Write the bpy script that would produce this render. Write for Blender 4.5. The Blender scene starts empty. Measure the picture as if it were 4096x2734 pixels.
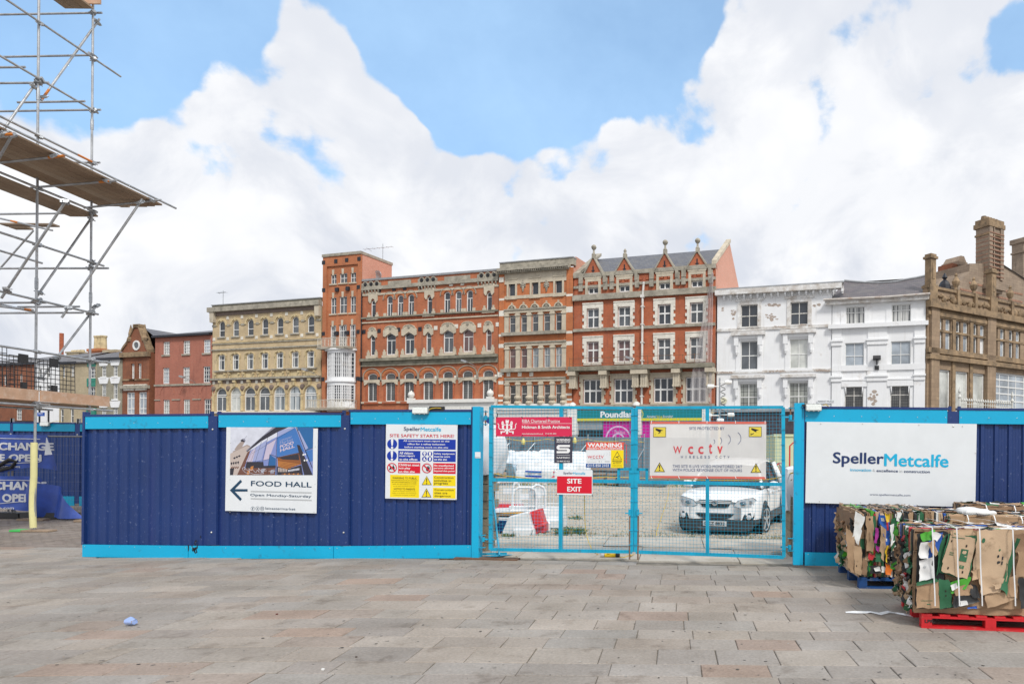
import bpy, bmesh, math, random
from mathutils import Vector, Matrix, noise
R = math.radians
SC = bpy.context.scene
C = SC.collection
random.seed(7)

# ---------------------------------------------------------------- camera, sky, sun, exposure
FX, CX, CY, ROLL, EYE = 2730.7, 2700.0, 1800.0, 0.0087, 1.70
cd = bpy.data.cameras.new('camera'); cam = bpy.data.objects.new('camera', cd); C.objects.link(cam)
cam.location = (0, 0, EYE); cam.rotation_mode = 'XYZ'
cam.rotation_euler = (R(90), -ROLL, 0)
cd.sensor_width = 36; cd.lens = 24; cd.shift_x = -(CX - 2048) / 4096; cd.shift_y = (CY - 1367) / 4096
cd.clip_start = 0.1; cd.clip_end = 2000
SC.camera = cam
SC.view_settings.view_transform = 'Standard'; SC.view_settings.look = 'None'
SC.view_settings.exposure = 0.32; SC.view_settings.gamma = 1; SC.view_settings.use_curve_mapping = False

def ray(px, py):
    dx, dy = px - CX, py - CY; c, s = math.cos(ROLL), math.sin(ROLL)
    return Vector(((dx * c + dy * s) / FX, 1.0, -(-dx * s + dy * c) / FX))
def at(px, py, Y):
    v = ray(px, py) * Y; return Vector((v.x, v.y, v.z + EYE))
def gz(x):                                     # the square falls slightly to the left
    return -0.03 - 0.15 * max(0.0, min(1.0, (-3.1 - x) / 6.9))
def ground(px, py):
    z = -0.03; v = ray(px, py); p = None
    for i in range(4):
        t = (z - EYE) / v.z; p = Vector((v.x * t, v.y * t, z)); z = gz(p.x)
    p.z = z; return p
REG = {}
def reg(k, x0, y0, s): REG[k] = (x0, y0, s)
reg('R1', 0, 0, .5739); reg('R2', 0, 800, .44643); reg('R3', 0, 1300, .57398); reg('R4', 400, 1150, .38307); reg('R5', 1250, 980, .44643)
reg('R6', 1950, 980, .44643); reg('R7', 2800, 980, .44643); reg('R8', 3600, 880, .51025)
reg('S1', 300, 1600, .5109); reg('S2', 1480, 1600, .46826); reg('S3', 2480, 1600, .44643); reg('S4', 3150, 1580, .4592)
reg('S5', 3296, 1950, .41453); reg('S6', 0, 2100, .596); reg('S7', 1400, 2100, .596); reg('S8', 2700, 2100, .5943)
reg('T1', 1900, 1600, .28097); reg('T2', 1900, 1880, .23596); reg('T3', 2900, 1580, .26786); reg('T4', 0, 1560, .3956)
reg('T5', 1540, 1690, .20408); reg('T6', 2700, 1800, .2423); reg('T7', 900, 1700, .16177); reg('T8', 0, 1330, .23599)
def pxl(k, x, y): a = REG[k]; return a[0] + x * a[2], a[1] + y * a[2]

class Frame:                                   # a vertical plane through P0, u running along it
    def __init__(s, P0, d):
        s.P = Vector(P0); s.d = Vector((d[0], d[1], 0)).normalized(); s.n = Vector((s.d.y, -s.d.x, 0)); s.ang = math.atan2(s.d.y, s.d.x)
    def px(s, px, py, off=0.0):                # (u, z) of a pixel on the plane moved off metres to the camera
        v = ray(px, py); o = Vector((0, 0, EYE)); P = s.P + s.n * off
        t = (P - o).dot(s.n) / v.dot(s.n); q = o + v * t - P
        return q.dot(s.d), q.z
    def at(s, k, x, y, off=0.0): return s.px(*pxl(k, x, y), off)
    def w(s, u, off=0.0, z=0.0): p = s.P + s.d * u + s.n * off; return Vector((p.x, p.y, z))
    def mat(s, u, off, z, tilt=0.0): return Matrix.Translation(s.w(u, off, z)) @ Matrix.Rotation(s.ang, 4, 'Z') @ Matrix.Rotation(tilt, 4, 'Y')

# ---------------------------------------------------------------- world: blue sky with cumulus
W = bpy.data.worlds.new('World'); SC.world = W; W.use_nodes = True
SUN_EL, SUN_AZ = R(46), R(152)                 # azimuth clockwise from +Y
def _mix(N, L, fac, a, b, blend='MIX'):
    x = N.new('ShaderNodeMix'); x.data_type = 'RGBA'; x.blend_type = blend
    for i, v in ((0, fac), (6, a), (7, b)):
        if hasattr(v, 'is_output'): L.new(v, x.inputs[i])
        elif i == 0: x.inputs[0].default_value = v
        else: x.inputs[i].default_value = (*v[:3], 1)
    return x.outputs[2]
def build_world():
    nt = W.node_tree; N = nt.nodes; L = nt.links; N.clear()
    def n(t, **k):
        o = N.new(t)
        for a, b in k.items(): setattr(o, a, b)
        return o
    def math_(op, a, b=None, clamp=False):
        o = n('ShaderNodeMath', operation=op, use_clamp=clamp)
        for i, v in enumerate((a, b)):
            if v is None: continue
            if isinstance(v, (int, float)): o.inputs[i].default_value = v
            else: L.new(v, o.inputs[i])
        return o.outputs[0]
    tc = n('ShaderNodeTexCoord'); d = tc.outputs['Generated']
    nrm = n('ShaderNodeVectorMath', operation='NORMALIZE'); L.new(d, nrm.inputs[0]); d = nrm.outputs[0]
    sky = n('ShaderNodeTexSky', sky_type='NISHITA', sun_disc=False, sun_elevation=SUN_EL, sun_rotation=SUN_AZ, dust_density=.6, ozone_density=1.6, air_density=1.0)
    def nz(scale, detail, rough, off, dist=0.0):
        mp = n('ShaderNodeMapping'); mp.inputs['Location'].default_value = off; mp.inputs['Scale'].default_value = (1, 1, 1.25); L.new(d, mp.inputs[0])
        o = n('ShaderNodeTexNoise'); o.inputs['Scale'].default_value = scale; o.inputs['Detail'].default_value = detail; o.inputs['Roughness'].default_value = rough
        o.inputs['Distortion'].default_value = dist; L.new(mp.outputs[0], o.inputs['Vector']); return o.outputs['Fac']
    # openings of blue between the cumulus heaps: direction, outer radius, depth
    acc = None
    for (px, py, r, w) in CLOUD_GAPS:
        v = ray(px, py).normalized(); r = r / FX * v.y ** 1.5
        o = n('ShaderNodeVectorMath', operation='DOT_PRODUCT'); L.new(d, o.inputs[0]); o.inputs[1].default_value = v
        m = n('ShaderNodeMapRange', interpolation_type='SMOOTHERSTEP'); L.new(o.outputs['Value'], m.inputs[0])
        m.inputs[1].default_value = math.cos(r * 1.45); m.inputs[2].default_value = 1.0; m.inputs[3].default_value = 0; m.inputs[4].default_value = w
        acc = m.outputs[0] if acc is None else math_('ADD', acc, m.outputs[0])
    big = nz(2.2, 2, .5, (3.1, .4, 1.7)); fine = nz(7.5, 9, .56, (.3, 5.2, 2.2), .25)
    def puff(scale, off):                       # rounded cauliflower bumps
        wv = n('ShaderNodeVectorMath', operation='ADD'); L.new(d, wv.inputs[0]); tn = n('ShaderNodeTexNoise'); tn.inputs['Scale'].default_value = scale * 1.3; tn.inputs['Detail'].default_value = 5; L.new(d, tn.inputs['Vector'])
        sc = n('ShaderNodeVectorMath', operation='SCALE'); L.new(tn.outputs['Color'], sc.inputs[0]); sc.inputs[3].default_value = .9 / scale; L.new(sc.outputs[0], wv.inputs[1])
        o = n('ShaderNodeTexVoronoi', feature='SMOOTH_F1'); o.inputs['Scale'].default_value = scale; o.inputs['Smoothness'].default_value = .35; L.new(wv.outputs[0], o.inputs['Vector']); return math_('SUBTRACT', .42, o.outputs['Distance'])
    p1, p2 = puff(9, 0), puff(24, 1)
    f = math_('ADD', math_('MULTIPLY', math_('SUBTRACT', fine, .5), 2.0), math_('MULTIPLY', math_('SUBTRACT', big, .5), .5))
    f = math_('ADD', f, math_('ADD', math_('MULTIPLY', p1, .9), math_('MULTIPLY', p2, .6)))
    sp = n('ShaderNodeSeparateXYZ'); L.new(d, sp.inputs[0]); lo = n('ShaderNodeMapRange', interpolation_type='SMOOTHSTEP'); L.new(sp.outputs[2], lo.inputs[0]); lo.inputs[1].default_value = .12; lo.inputs[2].default_value = .5; lo.inputs[3].default_value = .82; lo.inputs[4].default_value = .50
    f = math_('SUBTRACT', math_('ADD', f, lo.outputs[0]), acc)
    cov = n('ShaderNodeMapRange', interpolation_type='SMOOTHSTEP'); L.new(f, cov.inputs[0]); cov.inputs[1].default_value = -.15; cov.inputs[2].default_value = .16
    veil = n('ShaderNodeMapRange'); L.new(nz(3.3, 6, .6, (7, 2, 5)), veil.inputs[0]); veil.inputs[1].default_value = .44; veil.inputs[2].default_value = .9; veil.inputs[3].default_value = .40; veil.inputs[4].default_value = .75
    # cloud tone: thick parts a little greyer underneath, edges bright
    sh = nz(4.6, 8, .58, (2.2, 9.1, 3.3), .5)
    tone = n('ShaderNodeMapRange', interpolation_type='SMOOTHSTEP'); L.new(sh, tone.inputs[0]); tone.inputs[1].default_value = .42; tone.inputs[2].default_value = .62
    sep = n('ShaderNodeSeparateXYZ'); L.new(d, sep.inputs[0])
    el = n('ShaderNodeMapRange'); L.new(sep.outputs[2], el.inputs[0]); el.inputs[1].default_value = .02; el.inputs[2].default_value = .42; el.inputs[3].default_value = 1.0; el.inputs[4].default_value = .6
    pt = n('ShaderNodeMapRange'); L.new(math_('ADD', p1, math_('MULTIPLY', p2, .6)), pt.inputs[0]); pt.inputs[1].default_value = -.25; pt.inputs[2].default_value = .25; pt.inputs[3].default_value = 1; pt.inputs[4].default_value = 0
    dk = math_('MULTIPLY', math_('ADD', math_('MULTIPLY', tone.outputs[0], .7), math_('MULTIPLY', pt.outputs[0], .35)), el.outputs[0], True)
    cm = n('ShaderNodeMix', data_type='RGBA'); L.new(dk, cm.inputs[0]); cm.inputs[6].default_value = (.825, .83, .845, 1); cm.inputs[7].default_value = (.535, .57, .645, 1)
    ss = n('ShaderNodeVectorMath', operation='SCALE'); L.new(_mix(N, L, 1.0, sky.outputs[0], (.78, .98, 1.06), 'MULTIPLY'), ss.inputs[0]); ss.inputs[3].default_value = SKY_STRENGTH
    b1 = n('ShaderNodeMix', data_type='RGBA'); L.new(veil.outputs[0], b1.inputs[0]); L.new(ss.outputs[0], b1.inputs[6]); b1.inputs[7].default_value = (.48, .71, .98, 1)
    mx = n('ShaderNodeMix', data_type='RGBA'); L.new(cov.outputs[0], mx.inputs[0]); L.new(b1.outputs[2], mx.inputs[6]); L.new(cm.outputs[2], mx.inputs[7])
    bg = n('ShaderNodeBackground'); L.new(mx.outputs[2], bg.inputs[0]); bg.inputs[1].default_value = 1.0
    out = n('ShaderNodeOutputWorld'); L.new(bg.outputs[0], out.inputs[0])
SKY_STRENGTH = 0.15
CLOUD_GAPS = [(1500, -110, 270, 1.0), (1760, 60, 330, 1.25), (1700, 230, 230, .8), (2060, 90, 420, 1.35), (2400, 60, 340, 1.2), (2640, 0, 220, 1.0), (1950, 320, 280, 1.1), (2180, 240, 260, 1.0), (1850, 440, 165, .8),
              (720, -80, 360, 1.05), (440, 110, 360, .95), (880, 0, 190, .8), (150, 260, 330, .8), (4090, 110, 150, .5), (1150, -700, 600, 1.0), (2300, -500, 700, 1.1)]
build_world()
W.cycles.sampling_method = 'MANUAL'; W.cycles.sample_map_resolution = 512
sl = bpy.data.lights.new('sun', 'SUN'); sl.energy = 2.15; sl.angle = R(11); sl.color = (1, .965, .91)
sun = bpy.data.objects.new('sun', sl); C.objects.link(sun)
sv = Vector((math.sin(SUN_AZ) * math.cos(SUN_EL), math.cos(SUN_AZ) * math.cos(SUN_EL), math.sin(SUN_EL)))
sun.rotation_euler = (-sv).to_track_quat('-Z', 'Y').to_euler(); sun.location = sv * 60

# ---------------------------------------------------------------- mesh helpers
class MB:
    def __init__(s): s.v, s.f, s.m, s.a = [], [], [], []
    def add(s, vs, fs, mi=0, tone=None):
        b = len(s.v); s.v += [tuple(p) for p in vs]
        for f in fs:
            s.f.append(tuple(b + i for i in f)); s.m.append(mi); s.a.append(0.5 if tone is None else tone)
        return s
    def box(s, x0, x1, y0, y1, z0, z1, mi=0, tone=None): return s.qbox(x0, x1, y0, y1, z0, z0, z1, z1, mi, tone)
    def qbox(s, x0, x1, y0, y1, za, zb, zc, zd, mi=0, tone=None):   # za,zb bottom at x0,x1; zc,zd top
        return s.add([(x0, y0, za), (x1, y0, zb), (x1, y1, zb), (x0, y1, za), (x0, y0, zc), (x1, y0, zd), (x1, y1, zd), (x0, y1, zc)],
                     [(0, 3, 2, 1), (4, 5, 6, 7), (0, 1, 5, 4), (1, 2, 6, 5), (2, 3, 7, 6), (3, 0, 4, 7)], mi, tone)
    def obox(s, M, sx, sy, sz, mi=0, tone=None):                     # box of full sizes about a matrix
        P = [M @ Vector((a * sx / 2, b * sy / 2, c * sz / 2)) for c in (-1, 1) for b in (-1, 1) for a in (-1, 1)]
        return s.add(P, [(0, 2, 3, 1), (4, 5, 7, 6), (0, 1, 5, 4), (1, 3, 7, 5), (3, 2, 6, 7), (2, 0, 4, 6)], mi, tone)
    def prism(s, pts, y0, y1, mi=0, tone=None):                      # (x,z) outline extruded along y, outline anticlockwise seen from -y
        n = len(pts)
        vs = [(x, y0, z) for x, z in pts] + [(x, y1, z) for x, z in pts]
        return s.add(vs, [tuple(range(n)), tuple(range(2 * n - 1, n - 1, -1))] + [(i, i + n, (i + 1) % n + n, (i + 1) % n) for i in range(n)], mi, tone)
    def ring(s, o, i, y0, y1, mi=0, closed=True):                    # frame between two outlines with equal counts
        n = len(o)
        vs = [(x, y0, z) for x, z in o] + [(x, y0, z) for x, z in i] + [(x, y1, z) for x, z in o] + [(x, y1, z) for x, z in i]
        fs = []
        for k in range(n if closed else n - 1):
            j = (k + 1) % n
            fs += [(k, j, n + j, n + k), (n + k, n + j, 3 * n + j, 3 * n + k), (j, k, 2 * n + k, 2 * n + j)]
        if not closed: fs += [(0, n, 3 * n, 2 * n), (n - 1, 3 * n - 1, 4 * n - 1, 2 * n - 1)]
        return s.add(vs, fs, mi)
    def tube(s, p, q, r, n=8, mi=0, r2=None, cap=True):
        return s.path([p, q], r, n, mi, cap, r2)
    def path(s, pts, r, n=8, mi=0, cap=True, r2=None):
        pts = [Vector(p) for p in pts]; k = len(pts); vs, fs = [], []
        up = None
        for i, p in enumerate(pts):
            t = (pts[min(i + 1, k - 1)] - pts[max(i - 1, 0)]).normalized()
            if up is None:
                up = Vector((0, 0, 1)) if abs(t.z) < .9 else Vector((1, 0, 0))
            a = t.cross(up).normalized(); b = a.cross(t).normalized(); up = b
            rr = r if r2 is None else r + (r2 - r) * i / max(1, k - 1)
            for j in range(n):
                th = 2 * math.pi * j / n; vs.append(p + (a * math.cos(th) + b * math.sin(th)) * rr)
        for i in range(k - 1):
            for j in range(n):
                fs.append((i * n + j, i * n + (j + 1) % n, (i + 1) * n + (j + 1) % n, (i + 1) * n + j))
        if cap: fs += [tuple(range(n - 1, -1, -1)), tuple((k - 1) * n + j for j in range(n))]
        return s.add(vs, fs, mi)
    def lathe(s, prof, c=(0, 0, 0), n=12, mi=0, axis='Z'):
        vs, fs = [], []
        for r, h in prof:
            for j in range(n):
                th = 2 * math.pi * j / n; a, b = r * math.cos(th), r * math.sin(th)
                p = {'Z': (a, b, h), 'Y': (a, h, -b), 'X': (h, a, b)}[axis]; vs.append((p[0] + c[0], p[1] + c[1], p[2] + c[2]))
        for i in range(len(prof) - 1):
            for j in range(n): fs.append((i * n + j, i * n + (j + 1) % n, (i + 1) * n + (j + 1) % n, (i + 1) * n + j))
        fs += [tuple(range(n - 1, -1, -1)), tuple((len(prof) - 1) * n + j for j in range(n))]
        return s.add(vs, fs, mi)
    def grid(s, fn, nu, nv, mi=0, tone=None):
        vs = [fn(i / nu, j / nv) for j in range(nv + 1) for i in range(nu + 1)]
        return s.add(vs, [(j * (nu + 1) + i, j * (nu + 1) + i + 1, (j + 1) * (nu + 1) + i + 1, (j + 1) * (nu + 1) + i) for j in range(nv) for i in range(nu)], mi, tone)
    def mesh(s, name, mats, smooth=False, tone=False):
        me = bpy.data.meshes.new(name); me.from_pydata(s.v, [], s.f)
        for m in (mats if isinstance(mats, (list, tuple)) else [mats]): me.materials.append(m)
        if any(s.m): me.polygons.foreach_set('material_index', s.m)
        if smooth is True: me.polygons.foreach_set('use_smooth', [True] * len(s.f))
        elif smooth: me.polygons.foreach_set('use_smooth', [True] * len(s.f)); me.set_sharp_from_angle(angle=R(smooth))
        if tone:
            at_ = me.attributes.new('tone', 'FLOAT', 'FACE'); at_.data.foreach_set('value', s.a)
        me.update(); return me
    def build(s, name, mats, parent=None, loc=None, smooth=False, tone=False, kind=None):
        return link(name, s.mesh(name, mats, smooth, tone), parent, loc, kind)

def link(name, me, parent=None, loc=None, kind=None):
    o = bpy.data.objects.new(name, me); C.objects.link(o)
    if parent is not None: o.parent = parent
    if loc is not None: o.location = loc
    if kind: o['kind'] = kind
    return o
def tag(o, label, cat, group=None):
    o['label'] = label; o['category'] = cat
    if group: o['group'] = group
    return o
def thing(name, label, cat, M=None, group=None):
    o = bpy.data.objects.new(name, None); C.objects.link(o); o.empty_display_size = .2
    if M is not None: o.matrix_world = M if isinstance(M, Matrix) else Matrix.Translation(M)
    return tag(o, label, cat, group)
def place(o, M): o.matrix_world = M; return o

# ---------------------------------------------------------------- materials
def _nodes(name):
    m = bpy.data.materials.new(name); m.use_nodes = True; nt = m.node_tree
    return m, nt, nt.nodes, nt.links, nt.nodes['Principled BSDF']
def _noise(N, L, vec, scale, detail=4, rough=.55, lo=.3, hi=.7, dist=0):
    t = N.new('ShaderNodeTexNoise'); t.inputs['Scale'].default_value = scale; t.inputs['Detail'].default_value = detail
    t.inputs['Roughness'].default_value = rough; t.inputs['Distortion'].default_value = dist
    if vec is not None: L.new(vec, t.inputs['Vector'])
    r = N.new('ShaderNodeMapRange'); L.new(t.outputs['Fac'], r.inputs[0]); r.inputs[1].default_value = lo; r.inputs[2].default_value = hi
    return r.outputs[0]
def _pos(N, L, stretch=None, obj=False):
    o = N.new('ShaderNodeTexCoord').outputs['Object'] if obj else N.new('ShaderNodeNewGeometry').outputs['Position']
    if stretch:
        mp = N.new('ShaderNodeMapping'); mp.inputs['Scale'].default_value = stretch; L.new(o, mp.inputs[0]); o = mp.outputs[0]
    return o
def _bump(N, L, B, h, strength, dist):
    b = N.new('ShaderNodeBump'); b.inputs['Strength'].default_value = strength; b.inputs['Distance'].default_value = dist
    L.new(h, b.inputs['Height']); L.new(b.outputs[0], B.inputs['Normal'])
def mul(c, k): return tuple(min(1, x * k) for x in c)
def M_(name, col, rough=.6, metal=0, var=.12, scale=2.5, dirt=None, bump=0, bscale=60, obj=False, streak=None, spec=.5, coat=0):
    """paint, stone, plastic ...: a colour with broad variation, patches of dirt (colour, amount, scale) and streaks of run-off"""
    m, nt, N, L, B = _nodes(name); p = _pos(N, L, None, obj)
    c = _mix(N, L, _noise(N, L, p, scale, 5), mul(col, 1 - var), mul(col, 1 + var))
    if dirt:
        dc, amt, ds = dirt
        f = _noise(N, L, p, ds, 8, .68, .62 - amt * .25, .80 - amt * .1)
        c = _mix(N, L, f, c, dc)
    if streak:
        sc_, amt = streak
        f = _noise(N, L, _pos(N, L, (3.2, 3.2, .16), obj), 1.6, 6, .65, .66 - amt * .3, .95 - amt * .2)
        c = _mix(N, L, f, c, sc_)
    L.new(c, B.inputs['Base Color']); B.inputs['Roughness'].default_value = rough; B.inputs['Metallic'].default_value = metal
    B.inputs['Specular IOR Level'].default_value = spec
    if coat: B.inputs['Coat Weight'].default_value = coat; B.inputs['Coat Roughness'].default_value = .05
    if bump:
        _bump(N, L, B, _noise(N, L, p, bscale, 4, .6, 0, 1), bump, .01)
    return m
def M_brick(name, a, b, mortar, w=.235, h=.078, wear=None, stain=None, var=.34):
    m, nt, N, L, B = _nodes(name)
    o = N.new('ShaderNodeTexCoord').outputs['Object']; s = N.new('ShaderNodeSeparateXYZ'); L.new(o, s.inputs[0])
    ad = N.new('ShaderNodeMath'); L.new(s.outputs[0], ad.inputs[0]); L.new(s.outputs[1], ad.inputs[1])
    cb = N.new('ShaderNodeCombineXYZ'); L.new(ad.outputs[0], cb.inputs[0]); L.new(s.outputs[2], cb.inputs[1])
    t = N.new('ShaderNodeTexBrick'); L.new(cb.outputs[0], t.inputs['Vector'])
    t.inputs['Scale'].default_value = 1; t.inputs['Brick Width'].default_value = w; t.inputs['Row Height'].default_value = h
    t.inputs['Mortar Size'].default_value = .009; t.inputs['Mortar Smooth'].default_value = .3; t.inputs['Bias'].default_value = -.1
    t.inputs['Color1'].default_value = (*a, 1); t.inputs['Color2'].default_value = (*b, 1); t.inputs['Mortar'].default_value = (*mortar, 1)
    p = _pos(N, L)
    c = _mix(N, L, _noise(N, L, p, .55, 6, .6), mul((1, 1, 1), 1 - var), (1, 1, 1)); c = _mix(N, L, 1.0, t.outputs[0], c, 'MULTIPLY')
    if wear: c = _mix(N, L, _noise(N, L, p, 1.3, 8, .7, .58, .78), c, wear)
    if stain: c = _mix(N, L, _noise(N, L, _pos(N, L, (2.2, 2.2, .25)), 1.1, 7, .65, .54, .84), c, stain)
    L.new(c, B.inputs['Base Color']); B.inputs['Roughness'].default_value = .85
    _bump(N, L, B, t.outputs['Fac'], -.5, .01)
    return m
def M_slate(name, a, b):
    m, nt, N, L, B = _nodes(name)
    o = N.new('ShaderNodeTexCoord').outputs['Object']; s = N.new('ShaderNodeSeparateXYZ'); L.new(o, s.inputs[0])
    cb = N.new('ShaderNodeCombineXYZ'); L.new(s.outputs[0], cb.inputs[0]); L.new(s.outputs[2], cb.inputs[1])
    t = N.new('ShaderNodeTexBrick'); L.new(cb.outputs[0], t.inputs['Vector']); t.inputs['Scale'].default_value = 1
    t.inputs['Brick Width'].default_value = .36; t.inputs['Row Height'].default_value = .2; t.inputs['Mortar Size'].default_value = .012
    t.inputs['Color1'].default_value = (*a, 1); t.inputs['Color2'].default_value = (*b, 1); t.inputs['Mortar'].default_value = (*mul(a, .45), 1)
    c = _mix(N, L, _noise(N, L, _pos(N, L), .8, 7, .65, .5, .8), t.outputs[0], (.16, .15, .135))
    L.new(c, B.inputs['Base Color']); B.inputs['Roughness'].default_value = .55
    _bump(N, L, B, t.outputs['Fac'], -.6, .02)
    return m
def M_tone(name, cols, rough=.8, grain=40, gvar=.2, bump=.25, stain=None, metal=0):
    """colour picked per piece from its 'tone' attribute, then grain and stains"""
    m, nt, N, L, B = _nodes(name)
    a = N.new('ShaderNodeAttribute'); a.attribute_name = 'tone'
    r = N.new('ShaderNodeValToRGB'); r.color_ramp.interpolation = 'LINEAR'; el = r.color_ramp.elements
    for i, c in enumerate(cols):
        e = el[i] if i < 2 else el.new(1)
        e.position = i / (len(cols) - 1); e.color = (*c, 1)
    L.new(a.outputs['Fac'], r.inputs[0]); p = _pos(N, L)
    c = _mix(N, L, _noise(N, L, p, grain, 6, .65), mul((1, 1, 1), 1 - gvar), (1, 1, 1)); c = _mix(N, L, 1.0, r.outputs[0], c, 'MULTIPLY')
    c = _mix(N, L, _noise(N, L, p, 1.1, 6, .6), c, _mix(N, L, 1.0, c, (.70, .68, .65), 'MULTIPLY'))
    if stain:
        c = _mix(N, L, _noise(N, L, p, 2.6, 8, .62, .57, .70), c, _mix(N, L, 1.0, c, stain, 'MULTIPLY'))
        c = _mix(N, L, _noise(N, L, p, 14, 3, .5, .71, .745), c, (.07, .065, .06))
    L.new(c, B.inputs['Base Color']); B.inputs['Roughness'].default_value = rough; B.inputs['Metallic'].default_value = metal
    if bump: _bump(N, L, B, _noise(N, L, p, grain, 6, .7, 0, 1), bump, .006)
    return m
def M_glass(name, col, rough=.08, curtain=None, leaded=False, grid=(.30, .40)):
    """window glass over a dim room: dark, glossy, reflecting the sky"""
    m, nt, N, L, B = _nodes(name); p = _pos(N, L)
    c = _mix(N, L, _noise(N, L, p, .45, 4, .6), mul(col, .55), mul(col, 1.5))
    if curtain: c = _mix(N, L, _noise(N, L, _pos(N, L, (9, 9, .1)), 1, 3, .5, .40, .52), c, curtain)
    if leaded:
        o = N.new('ShaderNodeTexCoord').outputs['Object']; s = N.new('ShaderNodeSeparateXYZ'); L.new(o, s.inputs[0])
        cb = N.new('ShaderNodeCombineXYZ'); L.new(s.outputs[0], cb.inputs[0]); L.new(s.outputs[2], cb.inputs[1])
        t = N.new('ShaderNodeTexBrick'); t.offset = 0; L.new(cb.outputs[0], t.inputs['Vector']); t.inputs['Scale'].default_value = 1
        t.inputs['Brick Width'].default_value = grid[0]; t.inputs['Row Height'].default_value = grid[1]; t.inputs['Mortar Size'].default_value = .02
        c = _mix(N, L, t.outputs['Fac'], c, (.02, .02, .022))
    L.new(c, B.inputs['Base Color']); B.inputs['Roughness'].default_value = rough; B.inputs['Specular IOR Level'].default_value = .6
    return m

WHITE = M_('white_paint', (.80, .80, .78), .5, var=.05)
BLACK = M_('black_plastic', (.02, .02, .022), .5)
GALV = M_('galvanised_steel', (.42, .44, .46), .42, .75, var=.25, scale=9, dirt=((.25, .2, .16), .15, 14))
RUST = M_('rusty_steel', (.22, .12, .07), .8, .2, var=.4, scale=20)
def flat(name, col, rough=.45): return M_(name, col, rough, var=.03, scale=4)

_txt = {}
def text_mesh(s, bold, mat):
    """outline lettering as a mesh; bold strokes are made by laying slightly shifted copies over each other"""
    k = (s, bold, mat.name)
    if k not in _txt:
        cu = bpy.data.curves.new('lettering', 'FONT'); cu.body = s; cu.resolution_u = 3; cu.fill_mode = 'BOTH'; cu.offset = min(bold, 0)
        o = bpy.data.objects.new('lettering', cu)
        me = bpy.data.meshes.new_from_object(o); bpy.data.objects.remove(o); bpy.data.curves.remove(cu)
        if bold > 0:
            V = [v.co.copy() for v in me.vertices]; F = [tuple(p.vertices) for p in me.polygons]; m = MB()
            for i, (dx, dy) in enumerate(((0, 0), (1, 0), (-1, 0), (.6, .6), (-.6, .6), (.6, -.6), (-.6, -.6), (0, .8), (0, -.8))):
                m.add([(v.x + dx * bold, v.y + dy * bold, i * .00006) for v in V], F)
            bpy.data.meshes.remove(me); me = m.mesh('lettering', mat)
        else:
            me.materials.clear(); me.materials.append(mat)
        _txt[k] = me
    return _txt[k]
def text(parent, s, x0, x1, z0, z1, y, mat, bold=0.0, name='lettering', shear=0.0, slope=0.0):
    """print a line of lettering so that its outline fills the given box on the face at depth y"""
    me = text_mesh(s, bold, mat).copy()
    xs = [v.co.x for v in me.vertices]; ys = [v.co.y for v in me.vertices]
    a, b, c, d = min(xs), max(xs), min(ys), max(ys)
    for v in me.vertices:
        fx, fz = (v.co.x - a) / (b - a), (v.co.y - c) / (d - c)
        v.co = (x0 + (x1 - x0) * fx + shear * (fz - .5) * (z1 - z0), y - v.co.z, z0 + (z1 - z0) * fz + slope * fx * (x1 - x0))
    return link(name, me, parent)

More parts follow.
